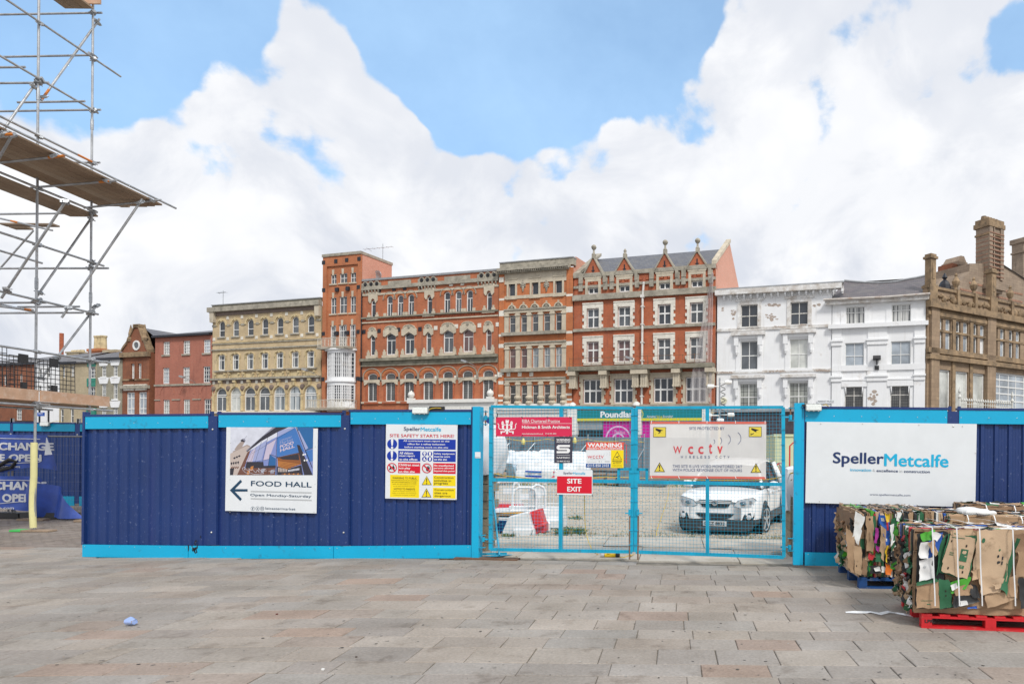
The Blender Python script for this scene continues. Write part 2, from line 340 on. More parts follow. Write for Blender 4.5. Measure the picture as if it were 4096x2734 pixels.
class Board:
    """a flat sign on a plane; positions on it are read in the sign's own axes"""
    def __init__(s, fr, k, tl, br, off, lean, mat, name, label, cat='sign', thick=.006, group=None, bm=None):
        s.fr, s.k, s.off = fr, k, off; s.tilt = lean - ROLL
        s.o = fr.at(k, *tl, off)
        x1, z1 = s.xz(*br); s.w, s.h = x1, -z1
        b = MB(); b.box(0, x1, 0, thick, z1, 0)
        s.obj = tag(b.build(name, mat), label, cat, group); place(s.obj, fr.mat(s.o[0], off, s.o[1], s.tilt)); s.y = 0.0
    def xz(s, x, y):
        u, z = s.fr.at(s.k, x, y, s.off); du, dz = u - s.o[0], z - s.o[1]; c, n = math.cos(s.tilt), math.sin(s.tilt)
        return du * c - dz * n, du * n + dz * c
    def rect(s, x0, y0, x1, y1, mat, name='panel', d=.002):
        a, b_ = s.xz(x0, y0), s.xz(x1, y1); m = MB(); m.box(a[0], b_[0], -d, 0, b_[1], a[1]); return m.build(name, mat, s.obj)
    def text(s, t, x0, y0, x1, y1, mat, bold=0.0, d=.004, slope=0.0, name='lettering'):
        """box in picture coordinates: x0,y0 upper left, x1,y1 lower right"""
        a, b_ = s.xz(x0, y0), s.xz(x1, y1 + (y0 - y0)); return text(s.obj, t, a[0], b_[0], b_[1], a[1], -d, mat, bold, name, slope=slope)
    def poly(s, pts, mat, name='emblem', d=.003):
        p = [s.xz(*q) for q in pts]; A = sum(p[i][0] * p[(i + 1) % len(p)][1] - p[(i + 1) % len(p)][0] * p[i][1] for i in range(len(p)))
        if A < 0: p.reverse()
        m = MB(); m.add([(x, -d, z) for x, z in p], [tuple(range(len(p)))]); return m.build(name, mat, s.obj)
    def disc(s, cx, cy, r, mat, name='emblem', d=.003, n=28):
        return s.poly([(cx + r * math.cos(2 * math.pi * i / n), cy + r * math.sin(2 * math.pi * i / n)) for i in range(n)], mat, name, d)
    def ringd(s, cx, cy, r, w, mat, name='emblem', d=.003, n=32, a0=0, a1=360):
        cl = abs(a1 - a0) >= 360; q = [R(a0 + (a1 - a0) * i / (n if cl else n - 1)) for i in range(n)]
        po = [s.xz(cx + r * math.cos(t), cy + r * math.sin(t)) for t in q]; pi = [s.xz(cx + (r - w) * math.cos(t), cy + (r - w) * math.sin(t)) for t in q]
        m = MB(); vs = [(x, -d, z) for x, z in po + pi]
        m.add(vs, [(i, n + i, n + (i + 1) % n, (i + 1) % n) for i in range(n if cl else n - 1)]); return m.build(name, mat, s.obj)
    def line(s, pts, w, mat, name='emblem', d=.003):
        p = [Vector(s.xz(*q)) for q in pts]; m = MB(); h = w / 2
        for a, b_ in zip(p, p[1:]):
            t = (b_ - a).normalized() if (b_ - a).length > 1e-6 else Vector((1, 0)); q = Vector((-t.y, t.x)) * h; e = t * h * .6
            m.add([(*(a - q - e),), (*(b_ - q + e),), (*(b_ + q + e),), (*(a + q - e),)], [(0, 1, 2, 3)])
        m.v = [(x, -d, z) for x, z in m.v]; return m.build(name, mat, s.obj)
    def screws(s, pts, mat, r=.008):
        for x, y in pts:
            a = s.xz(x, y); m = MB(); m.lathe([(r, 0), (r, -.004), (r * .5, -.007)], (a[0], 0, a[1]), 8, axis='Y'); m.build('screw', mat, s.obj)
# ================================================================ THE SETTING: ground, paving, gravel
HF = Frame((-9.98, 11.47, 0), (15.02, -1.62))                        # the line of the hoarding and the gates
def hoard_y(x): return 11.47 - (x + 9.98) * 1.62 / 15.02
STREET = M_('street_asphalt', (.16, .155, .15), .9, var=.2, scale=.6)
b = MB(); b.box(-420, 420, -60, 700, -.6, -.42)
b.build('ground', STREET, kind='structure')

STONE_COLS = [(0.349, 0.32, 0.294), (0.402, 0.357, 0.312), (0.393, 0.37, 0.343), (0.438, 0.386, 0.332), (0.376, 0.334, 0.301), (0.411, 0.38, 0.349), (0.474, 0.42, 0.366), (0.393, 0.339, 0.292), (0.402, 0.314, 0.263), (0.438, 0.334, 0.27)]
PAVING = M_tone('york_stone_paving', STONE_COLS, .82, 38, .32, .4, stain=(.66, .63, .60))
JOINT = M_('sandy_joint', (.215, .19, .155), .95, var=.4, scale=5)
rp = random.Random(11)
def base_sheet(name, poly_fn, x0, x1, nx, y0, y1, ny, dz, mat, parent=None, kind=None):
    m = MB(); m.grid(lambda u, v: (lambda x: (x, y0 + (y1(x) - y0 if callable(y1) else y1 - y0) * v, gz(x) + dz))(x0 + (x1 - x0) * u), nx, ny)
    return m.build(name, mat, parent, kind=kind)
pav = base_sheet('paving', None, -26, 12, 76, 1.2, lambda x: 12.6 if x < -9.9 else hoard_y(x) + .25, 4, -.014, JOINT, kind='structure')
slabs = []                                                            # every stone slab of the square
y = 1.4
while y < 12.5:
    d = rp.choice([.30, .33, .36, .38, .42]) if y < 11 else .3
    x = -26 + rp.random() * .6
    while x < 11.5:
        w = rp.uniform(.36, .76)
        lim = 12.55 if x + w < -9.95 else hoard_y(x + w) + .12
        if y + d < lim + .1: slabs.append((x, x + w, y, min(y + d, lim)))
        x += w
    y += d
def on_view(x, y, z=0.0):
    return -(CX + 60) / FX < x / y < (4096 - CX + 60) / FX and EYE / y < (2734 - CY + 40) / FX
vis = [s for s in slabs if on_view((s[0] + s[1]) / 2, s[2]) or on_view(s[0], s[3]) or on_view(s[1], s[3])]
vis.sort(key=lambda s: s[2] + .02 * abs(s[0]))
near, far_ = vis[:298], [s for s in slabs if s not in set(vis[:298])]
def slab_into(m, s, ox=0, oy=0):
    x0, x1, y0, y1 = s; g = rp.uniform(.002, .0046); c = .006
    j = lambda: rp.uniform(-.004, .004); h = [rp.uniform(-.0025, .0025) for _ in range(4)]
    P = [(x0 + g + j(), y0 + g + j()), (x1 - g + j(), y0 + g + j()), (x1 - g + j(), y1 - g + j()), (x0 + g + j(), y1 - g + j())]
    cx, cy = (x0 + x1) / 2, (y0 + y1) / 2
    I = [(px + (c if px < cx else -c), py + (c if py < cy else -c)) for px, py in P]
    t = rp.random() * .8 if rp.random() > .07 else .8 + .2 * rp.random()
    vs = [(px - ox, py - oy, gz(px) - .016) for px, py in P] + [(px - ox, py - oy, gz(px) - .005 + hh) for (px, py), hh in zip(P, h)] + [(px - ox, py - oy, gz(px) + hh) for (px, py), hh in zip(I, h)]
    fs = [(8, 9, 10, 11)] + [(i, (i + 1) % 4, 4 + (i + 1) % 4, 4 + i) for i in range(4)] + [(4 + i, 4 + (i + 1) % 4, 8 + (i + 1) % 4, 8 + i) for i in range(4)]
    m.add(vs, fs, 0, t)
for s in near:
    m = MB(); slab_into(m, s, s[0], s[2]); m.build('paving_slab', PAVING, pav, (s[0], s[2], 0), tone=True)
m = MB()
for s in far_: slab_into(m, s)
m.build('paving_slab', PAVING, pav, tone=True, kind='stuff')

# small brown setts beyond the slabs, behind the hoarding's left end
SETT = M_tone('brown_setts', [(.25, .21, .185), (.30, .25, .22), (.28, .245, .22), (.33, .28, .24)], .85, 60, .2, .2)
sett = base_sheet('sett_paving', None, -30, -8.2, 40, 12.55, 22.6, 4, -.02, JOINT, kind='structure')
m = MB()
for r in range(100):
    yy = 12.56 + r * .1
    for c in range(104):
        xx = -29.6 + c * .2 + (r % 2) * .1; z = gz(xx) + rp.uniform(-.006, .0)
        m.add([(xx + .004, yy + .004, z), (xx + .196, yy + .004, z), (xx + .196, yy + .096, z), (xx + .004, yy + .096, z), (xx + .004, yy + .004, z - .012), (xx + .196, yy + .004, z - .012), (xx + .196, yy + .096, z - .012), (xx + .004, yy + .096, z - .012)],
              [(0, 1, 2, 3), (4, 5, 1, 0), (5, 6, 2, 1), (7, 4, 0, 3)], 0, rp.random())
m.build('sett', SETT, sett, tone=True, kind='stuff')

# the site inside: concrete apron, then gravel
CONC = M_tone('pale_concrete', [(.56, .52, .45), (.60, .56, .49), (.53, .495, .44)], .9, 30, .14, .15, stain=(.8, .76, .69))
ap = base_sheet('concrete_apron', None, -9.6, 6, 20, 10.0, 13.75, 4, -.02, JOINT, kind='structure')
for row, (ya, yb) in enumerate(((0, 1.45), (1.45, 2.9))):
    x = -4.2 - .6 * row
    while x < 3.2:
        w = 1.5 + .5 * rp.random(); m = MB(); y0 = hoard_y(x + w / 2) + .28 + ya; y1 = min(hoard_y(x + w / 2) + .27 + yb, 13.7)
        m.box(.008, w - .008, 0, y1 - y0 - .016, -.06, 0, 0, rp.random())
        m.build('concrete_slab', CONC, ap, (x, y0, gz(x + w / 2) + .004), tone=True); x += w
def M_gravel(name):
    m, nt, N, L, B = _nodes(name); p = _pos(N, L)
    c = _mix(N, L, _noise(N, L, p, 28, 6, .75, .3, .7), (.36, .31, .245), (.60, .53, .43))
    c = _mix(N, L, _noise(N, L, p, .35, 5, .6, .42, .68), c, (.37, .335, .285))
    c = _mix(N, L, _noise(N, L, _pos(N, L, (.3, 1.5, 1)), 1.0, 6, .7, .55, .72), c, (.60, .54, .45))
    L.new(c, B.inputs['Base Color']); B.inputs['Roughness'].default_value = .95
    _bump(N, L, B, _noise(N, L, p, 30, 6, .75, 0, 1), .7, .03); return m
GRAVEL = M_gravel('crushed_stone')
m = MB()
def gfn(u, v):
    y = 13.2 + 27 * v; x = (-8 - 7 * v) + (28 + 7 * v) * u
    return (x, y, -.045 + .05 * (noise.noise((x * .5, y * .5, 0)) ) + .018 * noise.noise((x * 2, y * 2, 3)) - (.04 if v < .01 else 0))
m.grid(gfn, 180, 140); m.build('gravel_yard', GRAVEL, smooth=True, kind='structure')
PEB = M_tone('loose_stone', [(.3, .27, .22), (.5, .45, .37), (.62, .57, .5), (.4, .35, .29)], .9, 30, .2, 0)
m = MB()
for i in range(6500):
    t = rp.random() ** 1.7; x = rp.uniform(-6, 5); y = 13.3 + t * 16; r = rp.uniform(.008, .03) * (1 + .4 * t)
    z = -.045 + .05 * noise.noise((x * .5, y * .5, 0)) + .018 * noise.noise((x * 2, y * 2, 3)); a = rp.random() * 6
    q = [(math.cos(a + k * 2.09) * r * rp.uniform(.7, 1.2), math.sin(a + k * 2.09) * r * rp.uniform(.7, 1.2)) for k in range(3)]
    m.add([(x + qx, y + qy, z - .004) for qx, qy in q] + [(x + qx * .5, y + qy * .5, z + r * .7) for qx, qy in q], [(0, 1, 4, 3), (1, 2, 5, 4), (2, 0, 3, 5), (3, 4, 5)], 0, rp.random())
m.build('loose_gravel', PEB, tone=True, kind='stuff')
# ================================================================ THE HOARDING AND THE GATES
NAVY = M_('navy_steel_paint', (.009, .034, .145), .42, var=.10, scale=1.2, dirt=((.30, .35, .5), .04, 24), streak=((.02, .036, .16), .4), bump=.05, bscale=25)
CYAN = M_('cyan_steel_paint', (.0, .385, .64), .38, var=.05, scale=1.5, dirt=((.03, .12, .2), .10, 7))
CYAN_B = M_('cyan_gate_paint', (.0, .33, .52), .42, var=.14, scale=5, dirt=((.09, .06, .045), .2, 12))
STEEL = M_('screw_steel', (.6, .6, .58), .35, .6)
def corrugated(b, x0, x1, z0, z1, y, pitch=.195, rib=.05, dep=.024, slope=.014, z0b=None, z1b=None):
    """trapezoid-profiled sheet: narrow ribs standing proud of wide pans with two shallow stiffeners"""
    z0b = z0 if z0b is None else z0b; z1b = z1 if z1b is None else z1b
    pr = []; x = x0
    while x < x1 - .02:
        pan = pitch - rib - 2 * slope
        pts = [(0, 0), (pan * .30, 0), (pan * .33, .0022), (pan * .37, 0), (pan * .63, 0), (pan * .66, .0022), (pan * .70, 0), (pan, 0), (pan + slope, dep), (pan + slope + rib, dep), (pitch - .0001, 0)]
        pr += [(x + a, c) for a, c in pts if x + a <= x1]; x += pitch
    pr.append((x1, 0)); n = len(pr); vs = []
    for a, c in pr:
        t = (a - x0) / (x1 - x0); vs += [(a, y - c, z0 + (z0b - z0) * t), (a, y - c, z1 + (z1b - z1) * t)]
    b.add(vs, [(2 * i, 2 * i + 2, 2 * i + 3, 2 * i + 1) for i in range(n - 1)])
def dome(b, x, z, y, r): b.lathe([(r, y), (r * .85, y - r * .45), (r * .4, y - r * .7)], (x, 0, z), 10, axis='Y')

def hoarding(name, label, panels, covers, posts, bases, fr):
    """panels: picture corners of the top band (k,x,y top, y bottom) left and right, of the capping; bases likewise"""
    t = thing(name, label, 'hoarding', fr.mat(0, 0, 0))
    for (k1, xl, ytl, ybl), (k2, xr, ytr, ybr), base in panels:
        u0, za = fr.at(k1, xl, ytl); _, zb = fr.at(k1, xl, ybl); u1, zc = fr.at(k2, xr, ytr); _, zd = fr.at(k2, xr, ybr)
        b0, b1 = base; w0, wa = fr.at(*b0[:3]); _, wb = fr.at(b0[0], b0[1], b0[3]); w1, wc = fr.at(*b1[:3]); _, wd = fr.at(b1[0], b1[1], b1[3])
        tz = lambda u: (wa + (wc - wa) * (u - w0) / (w1 - w0)); bz = lambda u: (wb + (wd - wb) * (u - w0) / (w1 - w0))
        b = MB(); corrugated(b, u0 - .012, u1 + .012, tz(u0) - .03, zb + .05, .055, z0b=tz(u1) - .03, z1b=zd + .05)
        b.qbox(u0 - .012, u1 + .012, .06, .075, bz(u0), bz(u1), za, zc); p = b.build('corrugated_panel', NAVY, t)
        b = MB(); b.qbox(u0, u1, 0, .02, zb, zd, za, zc); band = b.build('top_band', CYAN, t)
        b = MB(); b.qbox(u0 - .03, u1 + .03, -.008, .09, za + .001, zc + .001, za + .035, zc + .035); b.build('capping', NAVY, t)
        b = MB()
        for i in range(6):
            f = (i + .06) / 5.12; dome(b, u0 + (u1 - u0) * f, (za + zb) / 2 + ((zc + zd) - (za + zb)) / 2 * f - .01, 0, .007)
        b.build('screw', STEEL, band)
    for b0, b1 in bases:
        w0, wa = fr.at(*b0[:3]); _, wb = fr.at(b0[0], b0[1], b0[3]); w1, wc = fr.at(*b1[:3]); _, wd = fr.at(b1[0], b1[1], b1[3])
        b = MB(); b.qbox(w0 + .002, w1 - .002, -.004, .022, wb, wd, wa, wc); bb = b.build('base_band', CYAN, t); b = MB()
        for i in range(5): dome(b, w0 + (w1 - w0) * (i + .1) / 4.2, wa + (wc - wa) * i / 4.2 - .03, -.004, .006)
        b.build('screw', STEEL, bb)
    for k, x0, x1, yt, yb in covers:
        u0, zt = fr.at(k, x0, yt); u1, _ = fr.at(k, x1, yt); _, zb = fr.at(k, (x0 + x1) / 2, yb)
        b = MB(); b.box(u0, u1, .002, .05, zb, zt); b.box(u0 - .012, u0, .012, .06, zb, zt - .1); b.box(u1, u1 + .012, .012, .06, zb, zt - .1); c = b.build('cover_strip', NAVY, t)
        b = MB(); um = (u0 + u1) / 2
        dome(b, um, zt - (zt - zb) * .105, .002, .017); dome(b, um - .005, zb + (zt - zb) * .10, .002, .017); b.build('bolt', STEEL, c, smooth=True)
        b = MB(); h = .06; s = .007
        for u in (u0 + .02, u1 - .004):
            b.box(u, u + .035, .01, .06, zt - .08, zt + .075)
        b.build('post_head', NAVY, t)
    for k, x0, x1, yt, yb, mat, dep, off in posts:
        u0, zt = fr.at(k, x0, yt); u1, _ = fr.at(k, x1, yt); _, zb = fr.at(k, (x0 + x1) / 2, yb)
        b = MB(); b.box(u0, u1, -off, dep - off, zb, zt); b.build('post', mat, t)
    return t
B1 = (('S1', 58, 1128, 1224), ('S1', 887, 1138, 1238)); B2 = (('S1', 890, 1138, 1238), ('S1', 2024, 1141, 1238)); B3 = (('S1', 2027, 1141, 1238), ('S2', 866, 1236, 1347))
PB = (('S1', 58, 1128, 1224), ('S2', 866, 1236, 1347))
left_hoarding = hoarding('site_hoarding', 'navy corrugated hoarding with cyan bands left of the gates, carrying the two printed boards',
    [(('S1', 80, 128, 224), ('S1', 1042, 121, 217), PB), (('S1', 1124, 113, 211), ('S1', 2082, 113, 208), PB), (('S1', 2158, 91, 187), ('S2', 862, 98, 207), PB)],
    [('S1', 1043, 1113, 122, 1134), ('S1', 2080, 2147, 116, 1137)],
    [('S1', 58, 76, 90, 1130, NAVY, .10, .0), ('S2', 866, 884, 56, 1238, NAVY, .08, .0), ('S2', 884, 944, 54, 1345, CYAN, .16, .03)], [B1, B2, B3], HF)
PR = (('S4', 120, 1365, 1479), ('S4', 2060, 1404, 1520))
right_hoarding = hoarding('site_hoarding', 'navy corrugated hoarding with cyan bands right of the gates, partly behind the bales',
    [(('S4', 155, 116, 231), ('S4', 1393, 128, 247), PR), (('S4', 1497, 130, 247), ('S4', 2760, 142, 258), PR), (('S4', 2862, 143, 259), ('S4', 4120, 155, 271), PR)],
    [('S4', 1396, 1492, 140, 1390), ('S4', 2762, 2858, 152, 1410)],
    [('S4', 147, 156, 75, 1370, NAVY, .08, 0), ('S4', 60, 123, 68, 1474, CYAN, .16, .03), ('S4', 124, 147, 66, 1476, CYAN, .10, .0)],
    [(('S4', 150, 1366, 1480), ('S4', 1420, 1391, 1506)), (('S4', 1423, 1391, 1506), ('S4', 4120, 1444, 1560))], HF)
# soot stain: a burnt patch near the foot of the first panel
SOOT = M_('soot', (.012, .012, .016), .9, var=.3)
u, z = HF.at('S1', 945, 1130); b = MB(); rs = random.Random(3)
for i in range(26):
    w = rs.uniform(.006, .02); h = rs.uniform(.006, .05) * (1.6 if i < 8 else .6); cx = u + rs.gauss(0, .035); cz = z + .02 + rs.gauss(-.06, .07)
    pts = [(cx + math.cos(a * .785) * w * rs.uniform(.5, 1.1), cz + math.sin(a * .785) * h * rs.uniform(.5, 1.1)) for a in range(8)]
    yy = -.0052 if cz < z else .0215
    b.add([(px_, yy, pz) for px_, pz in pts], [tuple(range(8))])
b.build('soot_stain', SOOT, left_hoarding)

# ---- gates: welded mesh leaves in square tube
def leaf(name, label, k, TL, TR, BL, BR, mids, rail, lock_side, off=.06):
    P = {c: HF.at(k, *p, off) for c, p in zip('abcd', (TL, TR, BL, BR))}
    o = P['c']; t = thing(name, label, 'gate', HF.mat(o[0], off, o[1]))
    L = lambda p: Vector((p[0] - o[0], p[1] - o[1]))
    a, b_, c, d = (L(P[q]) for q in 'abcd')
    def wp(s, v): return c.lerp(d, s).lerp(a.lerp(b_, s), v)
    def bar(nm, p, q, r=.024, mat=CYAN_B, parent=t, y=0):
        dv = (q - p); ln = dv.length; ang = math.atan2(dv.y, dv.x)
        M = Matrix.Translation(((p.x + q.x) / 2, y, (p.y + q.y) / 2)) @ Matrix.Rotation(-ang, 4, 'Y')
        m = MB(); m.obox(M, ln, 2 * r, 2 * r); return m.build(nm, mat, parent)
    bar('stile', wp(0, 0), wp(0, 1), .026); bar('stile', wp(1, 0), wp(1, 1), .026)
    ex = Vector((.026, 0))
    bar('top_rail', wp(0, 1) + ex * 0, wp(1, 1), .022, y=.0005); bar('bottom_rail', wp(0, 0), wp(1, 0), .024, y=.0005)
    bar('middle_rail', wp(0, rail), wp(1, rail), .026, y=.001); bar('mullion', wp(mids, 0), wp(mids, 1), .027, y=.0015)
    W, H = (b_ - a).length, (a - c).length; me = None
    nv = int(W / .0505); nh = int(H / .0505)
    for i in range(1, nv):
        s = i / nv; p, q = wp(s, 0), wp(s, 1); m = MB(); m.tube((0, 0, 0), (q.x - p.x, 0, q.y - p.y), .0017, 4, cap=False); m.build('mesh_wire', CYAN_B, t, (p.x, -.030, p.y))
    for i in range(1, nh):
        s = i / nh; p, q = wp(0, s), wp(1, s); m = MB(); m.tube((0, 0, 0), (q.x - p.x, 0, q.y - p.y), .0017, 4, cap=False); m.build('mesh_wire', CYAN_B, t, (p.x, -.024, p.y))
    m = MB()                                                         # lock box beside the meeting stile
    s0, s1 = (.905, .985) if lock_side > 0 else (.015, .075)
    for (p, q) in ((wp(s0, rail), wp(s0, rail + .088)), (wp(s0, rail + .088), wp(s1, rail + .088)), (wp(s1, rail), wp(s1, rail + .088))):
        dv = q - p; m.obox(Matrix.Translation(((p.x + q.x) / 2, -.002, (p.y + q.y) / 2)) @ Matrix.Rotation(-math.atan2(dv.y, dv.x), 4, 'Y'), dv.length + .04, .05, .04)
    m.build('lock_box', CYAN_B, t)
    s = .985 if lock_side > 0 else .015; p = wp(s, 0); m = MB()
    m.tube((p.x, -.02, p.y - .115), (p.x, -.02, p.y + .55), .012, 8); m.build('drop_bolt', RUST, t)
    m = MB(); q = wp(s, .27); m.tube((q.x - .07 * lock_side, -.045, q.y), (q.x + .07 * lock_side * 0, -.045, q.y), .009, 8); m.box(q.x - .02, q.x + .02, -.05, -.02, q.y - .03, q.y + .06); m.build('bolt_handle', CYAN_B, t)
    m = MB()                                                         # weld tabs
    for i in range(10):
        q = wp(0, (i + .5) / 10); m.box(q.x - .02, q.x + .04, -.036, -.026, q.y - .006, q.y + .006); q = wp(1, (i + .5) / 10); m.box(q.x - .04, q.x + .02, -.036, -.026, q.y - .006, q.y + .006)
    m.build('weld_tab', CYAN_B, t)
    return t
gate_l = leaf('site_gate', 'left leaf of the cyan mesh gates, holding the red banner and four signs', 'S2', (1036, 54), (2248, 68), (1032, 1272), (2238, 1292), .5, .488, 1)
gate_r = leaf('site_gate', 'right leaf of the cyan mesh gates, in front of the parked car', 'S3', (145, 68), (1462, 62), (143, 1356), (1468, 1404), .49, .485, -1)
# hinges: eye bolts on brackets of the gate posts
def hinge(k, x, y, y0, y1, xg):
    u, z = HF.at(k, x, y, .02); ug, _ = HF.at(k, xg, y, .02); _, za = HF.at(k, x, y0, .02); _, zb = HF.at(k, x, y1, .02)
    par = left_hoarding if k == 'S2' else right_hoarding; sgn = -1 if k == 'S2' else 1
    m = MB()
    m.tube((u, -.02, zb - .02), (u, -.02, za + .02), .012, 8, 1); m.tube((ug, -.02, z), (u, -.02, z), .014, 8); m.lathe([(.026, z - .035), (.026, z + .035)], (u, -.02, 0), 10)
    m.box(u - .03, u + .045 * sgn * -0 + .03, -.05, .01, za - .006, za + .006); m.box(u - .03, u + .03, -.05, .01, zb - .006, zb + .006)
    a, c = (u + .02, u + .06) if sgn > 0 else (u - .06, u - .02)
    m.box(a, c, -.05, .01, za - .006, za + .006); m.box(a, c, -.05, .01, zb - .006, zb + .006)
    m.build('hinge', [CYAN_B, RUST], par)
hinge('S2', 988, 150, 97, 205, 1060); hinge('S2', 968, 1186, 1150, 1255, 1060)
hinge('S3', 1527, 152, 70, 182, 1440); hinge('S3', 1520, 1315, 1235, 1345, 1440)

# ---- flood lights on the hoarding
LENS = M_('ribbed_lens', (.80, .83, .80), .25, var=.1, scale=40); GREYP = M_('grey_housing', (.30, .32, .31), .5)
YEL = M_('yellow_cable', (.62, .42, .02), .45)
def flood(k, x0, y0, x1, y1, off, label, fr=HF, cable=None, bracket=None):
    u0, z1 = fr.at(k, x0, y0, off); u1, z0 = fr.at(k, x1, y1, off); w, h = u1 - u0, z1 - z0
    t = thing('flood_light', label, 'light', fr.mat(u0, off, z0))
    m = MB(); rr = .022
    def rrect(i):
        pts = []
        for cx, cz, a in ((w - rr, rr, -90), (w - rr, h - rr, 0), (rr, h - rr, 90), (rr, rr, 180)):
            pts += [(cx + (rr - i) * math.cos(R(a + q)), cz + (rr - i) * math.sin(R(a + q))) for q in (0, 30, 60, 90)]
        return pts
    m.prism(rrect(0), .0, .05); m.build('housing', GREYP, t, smooth=30)
    m = MB(); m.prism(rrect(.008), -.012, .0); m.prism(rrect(.016), -.020, -.012); m.build('lens', LENS, t, smooth=30)
    m = MB()
    for q in (.2, .5, .8): m.box(w * q - .008, w * q + .008, -.016, 0, h - .004, h + .006); m.box(w * q - .008, w * q + .008, -.016, 0, -.006, .004)
    m.build('clip', STEEL, t)
    if bracket: m = MB(); m.box(*bracket); m.build('bracket', BLACK, t)
    if cable:
        m = MB(); m.path([Vector(q) for q in cable], .006, 6); m.build('cable', YEL, t, smooth=True)
flood('S2', 360, 57, 494, 118, .06, 'flood light on the top edge of the third hoarding panel, above the safety board', cable=[(.24, .03, .05), (.30, .03, .09), (.38, .03, .10), (.46, .04, .095)], bracket=(.255, .50, .05, .09, .055, .125))
flood('S4', 158, 74, 299, 138, .08, 'white flood light on the hoarding right of the gates beside the cyan post', cable=[(.25, .03, .09), (.30, .03, .1), (.34, .05, .07)], bracket=(-.05, 0, .02, .05, .07, .10))
# ================================================================ SIGNS
SW = flat('sign_white', (.72, .75, .77), .4); INKNAVY = flat('ink_navy', (.008, .03, .12)); INKTEAL = flat('ink_teal', (.004, .045, .10)); INKCYAN = flat('ink_cyan', (.0, .42, .68)); INKRED = flat('ink_red', (.62, .0, .02)); INKBLUE = flat('ink_blue', (.0, .03, .34))
INKYEL = flat('ink_yellow', (.86, .66, .0)); INKBLACK = flat('ink_black', (.012, .012, .012)); INKWHITE = flat('ink_white', (.8, .8, .8)); INKGREY = flat('ink_grey', (.45, .47, .48))
# ---- food hall board
s = Board(HF, 'S1', (1186, 210), (1890, 884), .004, .017, SW, 'food_hall_sign', 'white FOOD HALL board with a photograph and a left arrow on the hoarding')
FB = s
def T7(x, y):                                                        # picture corner in S1 coordinates
    px, py = pxl('T7', x, y); a = REG['S1']; return (px - a[0]) / a[2], (py - a[1]) / a[2]
def pp(pts, mat, d): return s.poly([T7(*p) for p in pts], mat, 'printed_photo', d)
P_SKY = M_('print_sky', (.62, .64, .72), .4, var=.12, scale=6, obj=True)
P_GL = [flat('print_glass_a', (.20, .25, .52)), flat('print_glass_b', (.32, .36, .58)), flat('print_glass_c', (.05, .17, .46)), flat('print_glass_d', (.02, .12, .32)), flat('print_glass_e', (.52, .46, .58))]
P_DK = flat('print_dark', (.03, .028, .04)); P_ST = flat('print_stone', (.5, .42, .38)); P_ST2 = flat('print_stone_shade', (.36, .29, .26)); P_WD = flat('print_wood', (.26, .09, .025)); P_OR = flat('print_orange', (.5, .2, .05)); P_BR = flat('print_brick', (.16, .07, .05)); P_GR = flat('print_grey', (.25, .25, .32))
pp([(138, 48), (2185, 48), (2172, 1228), (122, 1228)], P_SKY, .001)
pp([(130, 700), (545, 475), (630, 515), (560, 690), (380, 1228), (124, 1228)], P_ST, .0016)
pp([(230, 605), (300, 500), (395, 400), (485, 415), (420, 545), (300, 605)], P_ST2, .002); pp([(385, 370), (440, 330), (505, 395), (480, 418), (395, 395)], P_DK, .0022); pp([(430, 345), (480, 318), (508, 360), (500, 400)], P_GR, .0024)
s.line([T7(495, 320), T7(540, 262)], .004, P_GR, 'printed_photo', .0024)
pp([(190, 645), (545, 475), (630, 515), (610, 535), (540, 505), (200, 665)], P_ST2, .0021)
for i in range(3): pp([(200 + i * 60, 815 - i * 25), (235 + i * 60, 780 - i * 25), (270 + i * 60, 800 - i * 25), (240 + i * 60, 835 - i * 25)], P_DK, .0022)
for i in range(4): pp([(135 + i * 55, 935 - i * 8), (170 + i * 55, 905 - i * 8), (185 + i * 55, 930 - i * 8), (165 + i * 55, 990 - i * 8)], P_DK, .0022); pp([(150 + i * 50, 1040), (185 + i * 50, 1010), (195 + i * 50, 1045), (150 + i * 50, 1075)], P_BR, .0022)
pp([(124, 1070), (230, 1050), (200, 1228), (124, 1228)], P_DK, .0022)
pp([(560, 660), (650, 600), (560, 860), (400, 1228), (300, 1228)], P_BR, .0018)
pp([(630, 620), (1740, 48), (1990, 600), (2172, 560), (2175, 1228), (420, 1228)], P_GL[0], .0019)
pp([(650, 620), (1040, 355), (900, 860), (520, 900)], P_GL[1], .0021); pp([(655, 640), (770, 560), (680, 900), (530, 900)], P_GL[4], .0022); pp([(1040, 480), (1270, 330), (1090, 830), (950, 860)], P_GL[4], .00215)
pp([(1290, 300), (1740, 60), (1960, 640), (1280, 780)], P_GL[2], .0022); pp([(1300, 130), (1700, 48), (1740, 60), (1290, 290)], P_GL[1], .0023)
pp([(1780, 48), (2185, 48), (2176, 560), (2000, 620)], P_GL[3], .0022); pp([(1960, 640), (2175, 590), (2175, 880), (2080, 900)], P_GL[2], .0023); pp([(1770, 110), (1840, 140), (2060, 560), (1990, 610)], P_GL[1], .0024)
pp([(1110, 720), (1255, 820), (1250, 1228), (1040, 1228)], P_GL[3], .0023); pp([(540, 900), (950, 900), (960, 1000), (1255, 990), (1255, 1050), (500, 1060)], P_DK, .0024); pp([(430, 1060), (1250, 1050), (1240, 1228), (330, 1228)], P_BR, .0024)
for q in ((640, 1020, 70), (900, 1080, 80), (1140, 1100, 90), (560, 1120, 60)): pp([(q[0], q[1]), (q[0] + q[2], q[1] - 20), (q[0] + q[2] - 20, q[1] + 90), (q[0] - 20, q[1] + 100)], P_OR if q[0] < 800 else P_GR, .0025)
pp([(1290, 800), (1830, 690), (1890, 960), (1530, 1080), (1310, 1000), (1300, 850)], P_WD, .0024); pp([(1340, 800), (1820, 700), (1840, 860), (1430, 840)], P_DK, .0025)
